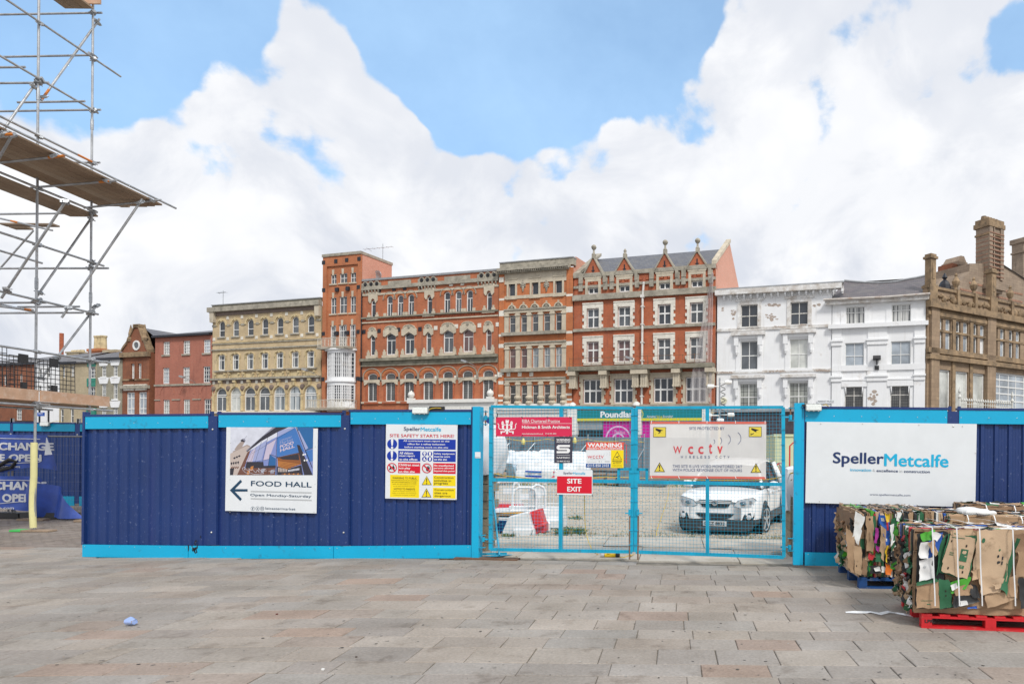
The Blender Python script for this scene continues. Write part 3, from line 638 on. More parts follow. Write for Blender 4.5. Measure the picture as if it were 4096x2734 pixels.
for i in range(5): pp([(1310, 880 + i * 28), (1840 - i * 70, 960 + i * 30), (1840 - i * 70, 975 + i * 30), (1310, 900 + i * 28)], P_OR, .0026)
pp([(1290, 1010), (1530, 1080), (1890, 980), (1930, 1228), (1290, 1228)], P_DK, .0025)
for i in range(6): pp([(1320 + i * 38, 1040 + i * 8), (1348 + i * 38, 1046 + i * 8), (1345 + i * 38, 1150), (1320 + i * 38, 1150)], P_ST, .0027)
for i in range(9): pp([(1560 + i * 32, 1100 - i * 5), (1582 + i * 32, 1095 - i * 5), (1584 + i * 32, 1140 - i * 5), (1562 + i * 32, 1150 - i * 5)], P_SKY, .0027); pp([(1400 + i * 55, 1190), (1440 + i * 55, 1180), (1450 + i * 55, 1215), (1400 + i * 55, 1220)], P_OR if i % 2 else P_BR, .0027)
pp([(530, 625), (1200, 48), (1560, 48), (1290, 170), (900, 390), (545, 655)], P_DK, .0026); pp([(532, 615), (1180, 48), (1260, 48), (900, 300), (545, 635)], P_GR, .0028)
for a, c, w in (((1300, 100), (1265, 800), .006), ((1065, 280), (900, 1050), .005), ((905, 400), (740, 940), .004), ((780, 530), (600, 1000), .003), ((690, 590), (520, 980), .003), ((870, 580), (1730, 60), .003), ((660, 700), (870, 580), .002), ((1280, 800), (1830, 680), .010), ((1770, 60), (2160, 1050), .012), ((1110, 715), (1040, 1228), .006), ((1110, 715), (1440, 830), .007), ((1270, 800), (1270, 1228), .010), ((2000, 620), (2176, 560), .006), ((950, 870), (1090, 830), .003), ((790, 900), (950, 865), .003)):
    s.line([T7(*a), T7(*c)], w, P_DK, 'printed_photo', .0028)
pp([(1780, 480), (1850, 490), (2170, 1228), (1960, 1228)], P_DK, .003)
for cx, cy in ((1920, 710), (1965, 700), (1950, 850), (2010, 845)): pp([(cx, cy), (cx + 35, cy - 10), (cx + 40, cy + 30), (cx + 5, cy + 40)], INKWHITE, .0032)
p0 = Vector(s.xz(*T7(1350, 410)))
for tx, x0, y0, x1, y1, bo, mt in (('Leicester', 1360, 340, 1655, 410, 0, P_GL[1]), ('Market', 1360, 415, 1680, 480, .01, P_GL[1]), ('FOOD', 1362, 490, 1700, 580, .05, INKCYAN), ('HALL', 1365, 585, 1725, 668, .05, INKCYAN)):
    a, c = s.xz(*T7(x0, y0)), s.xz(*T7(x1, y1)); text(s.obj, tx, a[0], c[0], c[1], a[1], -.0034, P_GL[1] if bo < .02 else P_GL[4], bo, slope=.32)
g = [[(440, 1090), (430, 1060), (480, 1030), (515, 1060), (470, 1095), (520, 1090), (590, 1120), (620, 1160), (580, 1190), (500, 1160), (440, 1100)], [(620, 1180), (590, 1060), (640, 1110), (690, 1090), (720, 1130), (770, 1170), (800, 1100), (850, 1160), (830, 1060), (930, 1160), (910, 1090), (1010, 1080), (930, 1130), (1030, 1120)], [(640, 1180), (720, 1210), (960, 1190), (940, 1160)], [(1080, 1140), (1180, 1110), (1120, 1150), (1240, 1130)]]
for q in g: s.line([T7(*p) for p in q], .005, P_SKY, 'printed_photo', .0033)
a = (1213, 703)
s.poly([(1213, 703), (1297, 620), (1309, 636), (1252, 694), (1352, 694), (1352, 713), (1252, 713), (1307, 770), (1295, 787)], INKTEAL, 'arrow')
s.text('FOOD HALL', 1379, 629, 1853, 681, INKTEAL, .012); s.text('Open Monday-Saturday', 1373, 729, 1851, 766, INKTEAL, .004)
s.rect(1376, 716.5, 1853, 718, INKGREY, 'rule'); s.rect(1376, 774.5, 1853, 776, INKGREY, 'rule')
for i, cx in enumerate((1393, 1430, 1466)): s.ringd(cx, 846, 16, 1.6, INKTEAL)
s.text('f', 1388, 836, 1398, 857, INKTEAL, .02); s.text('X', 1422, 837, 1438, 856, INKTEAL, 0); s.ringd(1466, 846, 5, 1.4, INKTEAL, n=16)
for q in ((1457, 837, 1475, 838.5), (1457, 854, 1475, 855.5), (1457, 837, 1458.5, 855.5), (1473.5, 837, 1475, 855.5)): s.rect(*q, INKTEAL, 'emblem')
s.text('leicestermarket', 1492, 834, 1726, 860, INKTEAL, .0)
s.screws([(1219, 332), (1882, 361), (1215, 618), (1880, 655), (1214, 876), (1872, 873), (1495, 878)], STEEL, .006)

# ---- site safety board
s = Board(HF, 'T5', (20, 28), (1404, 1508), .004, .012, SW, 'safety_sign', 'white site safety board with blue, red and yellow panels on the hoarding')
s.text('Speller', 370, 80, 694, 180, INKNAVY, .012); s.text('Metcalfe', 700, 84, 1100, 168, INKCYAN, .016)
s.text('SITE SAFETY STARTS HERE!', 96, 218, 1355, 290, INKRED, .006)
s.rect(264, 316, 1385, 526, INKBLUE); s.rect(261, 544, 692, 756, INKBLUE); s.rect(948, 552, 1386, 766, INKBLUE); s.rect(259, 778, 690, 990, INKRED); s.rect(946, 788, 1384, 1001, INKRED)
s.rect(103, 1015, 667, 1468, INKYEL); s.rect(943, 1025, 1383, 1240, INKYEL); s.rect(941, 1267, 1382, 1482, INKYEL)
for ln, q in (('All contractors must report to site', (362, 335, 1265, 385)), ('office for a safety induction', (442, 398, 1180, 447)), ('before starting work on this site', (386, 458, 1240, 508)),
              ('All visitors', (288, 566, 556, 616)), ('must report', (285, 630, 588, 676)), ('to site offices', (285, 690, 638, 738)), ('Safety equipment', (966, 585, 1370, 632)), ('must be worn', (966, 640, 1275, 682)), ('on this site', (966, 695, 1215, 738)),
              ('Children must', (273, 796, 677, 850)), ('not play', (273, 864, 498, 920)), ('on this site', (273, 930, 584, 978)), ('No unauthorised', (961, 815, 1350, 858)), ('persons allowed', (961, 868, 1348, 914)), ('beyond this point', (961, 922, 1366, 972))):
    s.text(ln, *q, INKWHITE, .026)
for ln, q, bo in (('WARNING TO PUBLIC', (147, 1058, 627, 1104), .0), ('THIS BUILDING SITE IS PRIVATE PROPERTY', (126, 1116, 643, 1140), 0), ('NO UNAUTHORISED PERSONS ALLOWED', (138, 1154, 620, 1178), 0), ('Liability will not be accepted by the builder', (147, 1192, 620, 1216), 0), ('for any injury sustained by trespassers.', (166, 1230, 598, 1254), 0),
                  ('NOTICE TO PARENTS', (176, 1274, 590, 1318), 0), ('Parents are especially requested to warn', (158, 1330, 608, 1352), 0), ('children of the dangers, and consequences,', (143, 1366, 618, 1388), 0), ('of trespassing, and playing, on this site.', (163, 1402, 598, 1424), 0),
                  ('Construction', (966, 1046, 1344, 1094), .0), ('activities in', (966, 1108, 1296, 1155), .0), ('progress', (966, 1170, 1232, 1222), .0), ('Construction', (972, 1288, 1350, 1334), 0), ('sites are', (972, 1350, 1223, 1394), 0), ('dangerous', (972, 1410, 1288, 1462), 0)):
    s.text(ln, *q, INKBLACK, bo + .004)
for cy in (415, 645):
    s.disc(142 if cy < 500 else 138, cy, 98, INKBLUE); X = 142 if cy < 500 else 138
    s.poly([(X - 20, cy - 92), (X, cy - 98), (X + 20, cy - 92), (X + 24, cy - 70), (X + 12, cy + 30), (X, cy + 40), (X - 12, cy + 30), (X - 24, cy - 70)], INKWHITE, d=.0045); s.disc(X, cy + 72, 23, INKWHITE, d=.0045)
for cx, cy in ((777, 604), (882, 605), (774, 707), (880, 710)): s.disc(cx, cy, 46, INKBLUE)
s.poly([(750, 600), (755, 575), (777, 565), (799, 575), (805, 600)], INKWHITE, d=.0045); s.poly([(758, 608), (797, 608), (793, 632), (777, 641), (762, 632)], INKWHITE, d=.0045)
s.poly([(862, 575), (872, 570), (893, 570), (904, 575), (900, 640), (866, 640)], INKWHITE, d=.0045)
s.poly([(762, 680), (782, 676), (784, 705), (806, 722), (806, 734), (752, 734), (758, 705)], INKWHITE, d=.0045); s.poly([(865, 700), (880, 672), (898, 680), (905, 715), (885, 748), (868, 740)], INKWHITE, d=.0045)
for cx, cy in ((138, 879), (822, 888)):
    s.ringd(cx, cy, 96, 17, INKRED, d=.0048); s.line([(cx - 62, cy - 62), (cx + 62, cy + 62)], .022, INKRED, d=.0052)
s.disc(163, 833, 10, INKBLACK); s.poly([(150, 846), (175, 846), (192, 880), (185, 920), (172, 895), (165, 930), (155, 890), (145, 870)], INKBLACK); s.disc(105, 860, 10, INKBLACK); s.poly([(90, 872), (118, 870), (125, 900), (132, 930), (112, 905), (90, 925), (74, 912), (95, 895)], INKBLACK)
s.poly([(800, 905), (812, 890), (830, 850), (838, 842), (842, 880), (852, 840), (860, 842), (856, 880), (872, 850), (880, 856), (866, 895), (886, 875), (889, 882), (860, 930), (840, 948), (815, 940)], INKBLACK)
for cx, y0, y1 in ((819, 1038, 1215), (814, 1280, 1458)):
    s.poly([(cx, y0), (cx + 98, y1), (cx - 98, y1)], INKBLACK); s.poly([(cx, y0 + 16), (cx + 82, y1 - 9), (cx - 82, y1 - 9)], INKYEL, d=.0040)
    s.poly([(cx - 11, y0 + 46), (cx + 11, y0 + 46), (cx + 6, y0 + 125), (cx - 6, y0 + 125)], INKBLACK, d=.0046); s.disc(cx, y0 + 150, 13, INKBLACK, d=.0046, n=16)
s.screws([(710, 46), (1405, 46), (28, 46), (693, 1486), (1396, 1492)], STEEL, .006)

# ---- big white board on the right-hand hoarding
s = Board(HF, 'S4', (168, 230), (1636, 974), .004, .018, SW, 'company_sign', 'large white company board with a blue and cyan name on the right-hand hoarding')
s.text('Speller', 396, 493, 838, 630, INKNAVY, .022, slope=.002); s.text('Metcalfe', 842, 506, 1402, 628, INKCYAN, .022, slope=0)
s.text('innovation', 546, 635, 728, 664, INKCYAN, .01); s.text('&', 742, 640, 762, 664, INKGREY); s.text('excellence', 775, 642, 962, 670, INKNAVY, .014); s.text('in', 975, 646, 1000, 672, INKGREY); s.text('construction', 1014, 650, 1240, 677, INKNAVY, .014)
s.text('www.spellermetcalfe.com', 716, 852, 1070, 884, INKNAVY, -.004)
s.screws([(290, 247), (653, 249), (1145, 259), (1524, 270), (279, 921), (637, 932), (1131, 952), (1637, 504)], STEEL, .009)

# ---- signs tied to the gates
GO = .10
GRED = flat('banner_red', (.62, .015, .075), .55)
s = Board(HF, 'T1', (298, 240), (1380, 514), GO, .004, GRED, 'architects_banner', 'crimson architects banner tied across the top of the left gate leaf', 'banner', .003)
s.text('RIBA Chartered Practice', 672, 272, 1208, 318, INKWHITE, .0); s.rect(672, 328, 1380, 332, INKWHITE, 'rule'); s.text('Hickman & Smith Architects', 670, 357, 1350, 403, INKWHITE, .022)
s.text('www.hickmanandsmith.co.uk', 671, 463, 971, 487, INKWHITE, .004); s.text('0116 253 3423', 1003, 463, 1157, 484, INKWHITE, .004)
s.poly([(435, 275), (447, 290), (455, 270), (463, 290), (485, 275), (478, 325), (438, 325)], INKWHITE); s.poly([(444, 330), (472, 330), (470, 450), (476, 478), (440, 478), (446, 450)], INKWHITE)
for sg in (-1, 1):
    q = lambda x, y: (458 + sg * x, y)
    s.poly([q(52, 300), q(70, 296), q(80, 315), q(78, 345), q(52, 348), q(46, 325)], INKWHITE); s.poly([q(40, 355), q(75, 350), q(72, 400), q(60, 425), q(35, 410), q(34, 440), q(52, 440), q(95, 438), q(92, 478), q(75, 478), q(72, 455), q(30, 455), q(14, 430), q(18, 412), q(50, 395)], INKWHITE)
    s.line([q(74, 412), q(105, 410), q(120, 390), q(118, 350), q(132, 330)], .012, INKWHITE); s.line([q(20, 350), q(55, 345)], .012, INKWHITE)
    s.disc(458 + sg * 60, 318, 6, GRED, d=.004, n=10)
for x in (308, 670, 1030, 1352): s.line([(x - 6, 232), (x + 8, 256)], .008, INKBLACK, 'cable_tie'); s.line([(x + 6, 494), (x - 6, 522)], .008, INKBLACK, 'cable_tie')
DKG = flat('slate_grey_sign', (.045, .045, .07), .5)
s = Board(HF, 'T1', (1130, 519), (1386, 893), GO - .006, .004, DKG, 'alarm_sign', 'dark grey security sign with a large white S hanging below the crimson banner', 'sign', .003)
s.text('WARNING', 1160, 545, 1356, 578, INKWHITE, .03); s.text('PROTECTED BY', 1163, 582, 1354, 603, INKWHITE, .02); s.rect(1163, 776, 1352, 781, INKWHITE, 'rule'); s.text('SAMSIC', 1162, 804, 1352, 828, INKWHITE, .02); s.text('Tel: 0800 652 9628', 1163, 857, 1352, 876, INKWHITE, .02)
s.poly([(1352, 634), (1352, 664), (1208, 664), (1200, 672), (1207, 680), (1330, 680), (1352, 700), (1352, 730), (1330, 752), (1163, 752), (1163, 722), (1305, 722), (1313, 714), (1305, 706), (1185, 706), (1163, 686), (1163, 656), (1185, 634)], INKWHITE)
s = Board(HF, 'T1', (1582, 597), (2114, 960), GO, .002, SW, 'warning_sign', 'white, red and yellow police response warning sign on the left gate leaf', 'sign', .004)
INKOR = flat('ink_orange_red', (.75, .075, .04))
s.rect(1582, 597, 2117, 704, INKOR); s.text('WARNING', 1602, 608, 2096, 668, INKWHITE, .04); s.text('PRIORITY POLICE RESPONSE', 1602, 671, 2096, 700, INKWHITE, .02)
s.text('wcctv', 1603, 778, 1832, 826, INKRED, -.012); s.text('WIRELESS CCTV', 1640, 832, 1862, 844, INKGREY, -.004); s.text('www.wcctv.co.uk', 1600, 864, 1730, 878, INKGREY, 0); s.rect(1762, 860, 1776, 880, INKGREY); s.disc(1800, 871, 7, INKGREY, n=10); s.rect(1848, 864, 1915, 876, INKGREY)
for i, r in enumerate((16, 22, 30, 38)): s.ringd(1790 + i * 32, 775 - i * 6, r, 2, INKGREY, n=12, a0=-50, a1=55)
s.rect(1578, 900, 1930, 957, flat('ink_mid_blue', (.0, .075, .29))); s.text('.0115 850 2103', 1592, 907, 1906, 947, INKWHITE, .01)
s.rect(1936, 708, 2115, 962, INKYEL)
s.poly([(2026, 724), (2092, 846), (1958, 846)], INKBLACK); s.poly([(2026, 738), (2082, 840), (1969, 840)], INKYEL, d=.004); s.poly([(1998, 808), (2046, 788), (2052, 800), (2004, 818)], INKBLACK, d=.0045); s.line([(2024, 812), (2034, 822), (2052, 822)], .006, INKBLACK, d=.0045)
s.text('Monitored', 1957, 854, 2090, 876, INKBLACK, .012); s.text('by CCTV', 1968, 882, 2077, 904, INKBLACK, .012)
for i in range(3): s.text('images are recorded for crime prevention'[i * 6:i * 6 + 26], 1956, 911 + i * 13, 2090, 921 + i * 13, INKBLACK, -.004)
s = Board(HF, 'T1', (1168, 986), (1672, 1346), GO + .004, .006, SW, 'exit_sign', 'white and red SITE EXIT sign tied to the middle of the left gate leaf', 'sign', .004)
s.text('Speller', 1260, 1018, 1396, 1060, INKNAVY, .004); s.text('Metcalfe', 1399, 1019, 1570, 1056, INKCYAN, .004)
s.rect(1169, 1079, 1663, 1326, INKRED); s.text('SITE', 1312, 1112, 1517, 1185, INKWHITE, .03); s.text('EXIT', 1314, 1226, 1516, 1298, INKWHITE, .03)
for q in ((1172, 974, 1162, 990), (1672, 985, 1680, 998), (1160, 1334, 1152, 1358), (1668, 1338, 1671, 1364)): s.line([q[:2], q[2:]], .008, INKBLACK, 'cable_tie')
s = Board(HF, 'T1', (0, 735), (78, 822), .036, .004, SW, 'notice_label', 'small white notice label stuck on the cyan post left of the gates', 'label', .002)
s.disc(10, 807, 5, INKRED, n=10); s.rect(18, 803, 68, 811, INKGREY, 'print')

# ---- translucent banner on the right leaf
def M_film(name, col, alpha, rough=.5):
    m, nt, N, L, B = _nodes(name); p = _pos(N, L)
    c = _mix(N, L, _noise(N, L, p, 3, 5), mul(col, .93), mul(col, 1.05)); L.new(c, B.inputs['Base Color']); B.inputs['Roughness'].default_value = rough; B.inputs['Alpha'].default_value = alpha
    return m
FILM = M_film('mesh_vinyl', (.74, .73, .71), .80); FRED = M_film('mesh_vinyl_red', (.66, .13, .09), .9)
ob = .10; tl = HF.at('S3', 270, 190, ob); M0 = HF.mat(tl[0], ob, tl[1], .003)
class Q: pass
s = Board(HF, 'S3', (270, 190), (1308, 706), ob, .006, FILM, 'cctv_banner', 'pale translucent CCTV banner with red edges tied across the right gate leaf', 'banner', .002)
old = s.obj.data; m = MB(); w, h = s.w, s.h
wav = lambda x, z: .012 * noise.noise((x * 2.1, z * 2.6, 1)) + .008 * noise.noise((x * 7, z * 2, 5)) * (1.3 + z / h)
m.grid(lambda u, v: (w * u, wav(w * u, -h * v), -h * v), 48, 28); s.obj.data = m.mesh('cctv_banner', FILM, smooth=True); bpy.data.meshes.remove(old)
hb = h * .042
for z0 in (0, -h + hb):
    m = MB(); m.grid(lambda u, v: (w * u, wav(w * u, z0 - hb * v) - .003, z0 - hb * v), 48, 2); m.build('hem', FRED, s.obj, smooth=True)
LINKS = -.016
IB = flat('banner_ink_blue', (.10, .13, .24)); IR = flat('banner_ink_red', (.62, .06, .07)); IY = flat('banner_ink_yellow', (.72, .58, .06))
D = .005
s.text('SITE PROTECTED BY', 622, 238, 936, 264, IB, 0, D); s.text('W', 478, 410, 554, 476, IR, .012, D); s.text('c', 610, 412, 656, 480, IR, .02, D); s.text('c', 702, 412, 748, 480, IR, .02, D); s.text('t', 796, 386, 826, 478, IR, .02, D); s.text('v', 872, 410, 920, 478, IR, .02, D)
for ch, x in zip('WIRELESSCCTV', (544, 590, 622, 655, 690, 722, 756, 790, 856, 892, 928, 964)): s.text(ch, x, 495, x + (22 if ch == 'W' else 4 if ch == 'I' else 17), 518, IB, 0, D)
s.text('THIS SITE IS LIVE VIDEO MONITORED 24/7', 472, 576, 1096, 606, IB, 0, D); s.text('WITH POLICE RESPONSE OUT OF HOURS', 472, 610, 1093, 640, IB, 0, D)
for i, (cx, cy, r) in enumerate(((826, 370, 26), (876, 362, 38), (940, 350, 52), (1020, 340, 66))): s.ringd(cx, cy, r, 4, IB, n=16, a0=-55, a1=55, d=D)
for x0, y0 in ((298, 240), (1155, 237)):
    s.rect(x0, y0, x0 + 114, y0 + 90, INKBLACK, 'emblem', D - .002); s.rect(x0 + 4, y0 + 4, x0 + 110, y0 + 86, IY, 'emblem', D)
    s.poly([(x0 + 22, y0 + 10), (x0 + 88, y0 + 28), (x0 + 72, y0 + 54), (x0 + 20, y0 + 26)], INKBLACK, d=D + .001); s.poly([(x0 + 70, y0 + 34), (x0 + 86, y0 + 32), (x0 + 82, y0 + 50), (x0 + 64, y0 + 52)], IY, d=D + .002); s.line([(x0 + 58, y0 + 50), (x0 + 40, y0 + 62), (x0 + 18, y0 + 70)], .012, INKBLACK, d=D + .001); s.line([(x0 + 18, y0 + 58), (x0 + 18, y0 + 78)], .008, INKBLACK, d=D + .001)
for cx, y0 in ((355, 555), (1218, 562)):
    s.poly([(cx, y0), (cx + 48, y0 + 85), (cx - 48, y0 + 85)], INKBLACK, d=D); s.poly([(cx, y0 + 11), (cx + 39, y0 + 80), (cx - 39, y0 + 80)], IY, d=D + .001); s.poly([(cx - 7, y0 + 24), (cx + 7, y0 + 24), (cx + 3, y0 + 58), (cx - 3, y0 + 58)], INKBLACK, d=D + .002); s.disc(cx, y0 + 69, 6, INKBLACK, d=D + .002, n=12)
for x in (282, 528, 780, 1035, 1300): s.line([(x, 184), (x, 204)], .009, INKWHITE, 'cable_tie', D); s.line([(x - 4, 680), (x + 6, 700)], .009, INKWHITE, 'cable_tie', D)
for c_ in s.obj.children:                                            # the print follows the waves of the vinyl
    if not c_.name.startswith('hem'):
        for v in c_.data.vertices: v.co.y += wav(v.co.x, v.co.z)
# ================================================================ THE TERRACE ACROSS THE SQUARE
BF = Frame((-55.4, 81.3, 0), (76.5, -23.7))
ZB = -0.35
STONE = M_('pale_stone', (.52, .455, .35), .85, var=.15, scale=1.4, dirt=((.26, .23, .19), .28, 2.2), streak=((.28, .25, .20), .3))
STONE_D = M_('weathered_stone', (.345, .315, .255), .9, var=.25, scale=1.6, dirt=((.15, .14, .11), .5, 2.5))
LEDGE = M_('mossy_ledge', (.235, .215, .165), .92, var=.3, scale=1.5, dirt=((.10, .105, .07), .5, 2.5))
STONE_W = M_('painted_stone', (.70, .665, .585), .7, var=.12, scale=1.5, dirt=((.3, .27, .22), .35, 2))
BUFF = M_('buff_stone', (.56, .45, .26), .85, var=.2, scale=1.2, dirt=((.22, .18, .11), .5, 1.8))
MAUVE = M_('mauve_frieze', (.20, .15, .125), .85, var=.15)
B_YEL = M_brick('yellow_brick', (.68, .515, .29), (.60, .45, .25), (.58, .49, .37), wear=(.34, .26, .17), stain=(.32, .25, .165))
B_OR = M_brick('orange_brick', (0.578, 0.185, 0.066), (0.492, 0.146, 0.053), (.44, .24, .15), stain=(.22, .085, .05))
B_GO = M_brick('red_gothic_brick', (0.556, 0.162, 0.061), (0.471, 0.129, 0.05), (.42, .22, .14), wear=(.30, .12, .075), stain=(.18, .08, .055))
B_GO2 = M_brick('bright_orange_brick', (0.621, 0.19, 0.057), (0.535, 0.157, 0.05), (.48, .23, .13), stain=(.28, .11, .06))
B_POU = M_brick('deep_orange_brick', (0.535, 0.14, 0.051), (0.449, 0.112, 0.044), (.40, .17, .11), wear=(.33, .14, .09), stain=(.17, .06, .045))
B_RED = M_brick('georgian_red_brick', (0.439, 0.14, 0.088), (0.374, 0.112, 0.073), (.38, .23, .175), stain=(.2, .075, .055), var=.2)
B_PINK_SUN = M_brick('sunlit_pink_brick', (.62, .29, .20), (.55, .24, .16), (.6, .42, .34), var=.12)  # sunlight on the right-facing walls put into the brick colour; one chimney shares it
B_GREY = M_brick('grey_stock_brick', (.36, .33, .24), (.28, .255, .185), (.36, .34, .28), wear=(.2, .18, .14))
B_CREAM = M_brick('cream_brick', (.50, .41, .26), (.42, .34, .21), (.48, .42, .32))
B_TERRA = M_brick('terracotta_brick', (.33, .115, .05), (.26, .085, .04), (.2, .1, .07), wear=(.09, .06, .05), stain=(.10, .06, .045))
PEEL = M_('peeling_white_paint', (.78, .785, .79), .7, var=.05, scale=1, dirt=((.40, .33, .27), .36, .85), streak=((.60, .59, .56), .45))
CLEANW = M_('white_render', (.79, .795, .80), .7, var=.045, scale=.7, dirt=((.52, .47, .42), .12, .7), streak=((.62, .61, .58), .35))
FLAKE = M_('flaking_white_paint', (.76, .76, .75), .75, var=.1, scale=2, dirt=((.38, .32, .26), .95, 1.4))
BROWN = M_brick('brown_ashlar', (.385, .275, .18), (.31, .22, .145), (.20, .145, .10), w=.85, h=.36, wear=(.50, .37, .23), stain=(.10, .075, .05))
BROWN_T = M_('brown_stone_trim', (.28, .195, .115), .9, var=.3, scale=1.2, dirt=((.075, .06, .045), .6, 1.7))
STRIPE = M_brick('striped_brown_stone', (.38, .29, .21), (.30, .225, .165), (.17, .13, .1), w=.8, h=.3, stain=(.10, .08, .065))
SLATE = M_slate('grey_slate', (.155, .155, .165), (.115, .115, .13)); SLATE_P = M_slate('purple_slate', (.145, .125, .13), (.10, .09, .10)); LEAD = M_('lead_sheet', (.27, .28, .29), .5, var=.2)
WFRAME = M_('window_white', (.74, .74, .72), .5, var=.08, scale=6, dirt=((.38, .33, .27), .25, 9)); WFRAME_O = M_('window_old_white', (.60, .58, .54), .6, var=.2, scale=6, dirt=((.25, .2, .16), .4, 8))
G_DK = M_glass('glass_dark', (.035, .042, .052)); G_MD = M_glass('glass_mid', (.085, .095, .105)); G_GY = M_glass('glass_grey_blind', (.30, .335, .37)); G_NET = M_glass('glass_with_nets', (.06, .065, .072), curtain=(.52, .52, .5))
G_LEAD = M_glass('leaded_glass', (.10, .10, .095), .2, leaded=True, grid=(.17, .24)); G_WARM = M_glass('glass_warm_room', (.13, .075, .07)); G_PALE = M_glass('glass_white_blind', (.47, .48, .45)); G_LEADP = M_glass('leaded_pale_glass', (.30, .31, .28), .2, leaded=True, grid=(.34, .5))
G_STRIP = M_glass('glass_vertical_blinds', (.10, .12, .13), curtain=(.40, .44, .46))
TIE = M_('black_iron', (.012, .013, .02), .5); PIPE = M_('white_pipe', (.66, .64, .6), .5, dirt=((.3, .2, .13), .3, 3))
TERRA = M_('terracotta', (.36, .10, .045), .8, var=.25, scale=4)

def outline(w, h, rise, n=10):
    p = [(0, 0), (w, 0)]
    if rise <= 0: return p + [(w, h), (0, h)]
    return p + [(w / 2 + w / 2 * math.cos(math.pi * i / n), h - rise + rise * math.sin(math.pi * i / n)) for i in range(n + 1)]
_wc = {}
def win_mesh(w, h, rise, cols, rows, fw, bw, mat):
    k = (round(w, 2), round(h, 2), round(rise, 2), tuple(cols), tuple(rows), fw, bw, mat.name)
    if k not in _wc:
        m = MB(); o = outline(w, h, rise); q = fw
        i = [(x0 + (q if x0 < w / 2 else -q) * min(1, abs(x0 - w / 2) / (w / 2) * 1.0 if rise > 0 else 1), z0 + (q if z0 < h / 2 else -q * (1 if rise <= 0 else max(.0, (z0 - (h - rise)) / rise)))) for x0, z0 in o]
        m.ring(o, i, .11, .19)
        top = lambda x: h if rise <= 0 else h - rise + rise * math.sqrt(max(0, 1 - ((x - w / 2) / (w / 2)) ** 2))
        for j, c in enumerate(cols):
            a, b0, b1 = (c if isinstance(c, tuple) else (c, 0, 1)); x = w * a; m.box(x - bw / 2, x + bw / 2, .125 + j * .0005, .18, h * b0 + q * .5, min(top(x) - q * .5, h * b1))
        for j, c in enumerate(rows):
            z = h * c; half = w / 2 if rise <= 0 or z < h - rise else w / 2 * math.sqrt(max(0, 1 - ((z - h + rise) / rise) ** 2)); m.box(w / 2 - half + q * .5, w / 2 + half - q * .5, .118 - j * .0005, .185, z - bw * .6, z + bw * .6)
        _wc[k] = m.mesh('window', mat)
    return _wc[k]
_gc = {}
def glass_mesh(w, h, rise, mat):
    k = (round(w, 2), round(h, 2), round(rise, 2), mat.name)
    if k not in _gc:
        o = outline(w, h, rise); m = MB(); m.add([(x, .165, z) for x, z in o], [tuple(range(len(o)))]); _gc[k] = m.mesh('pane', mat)
    return _gc[k]

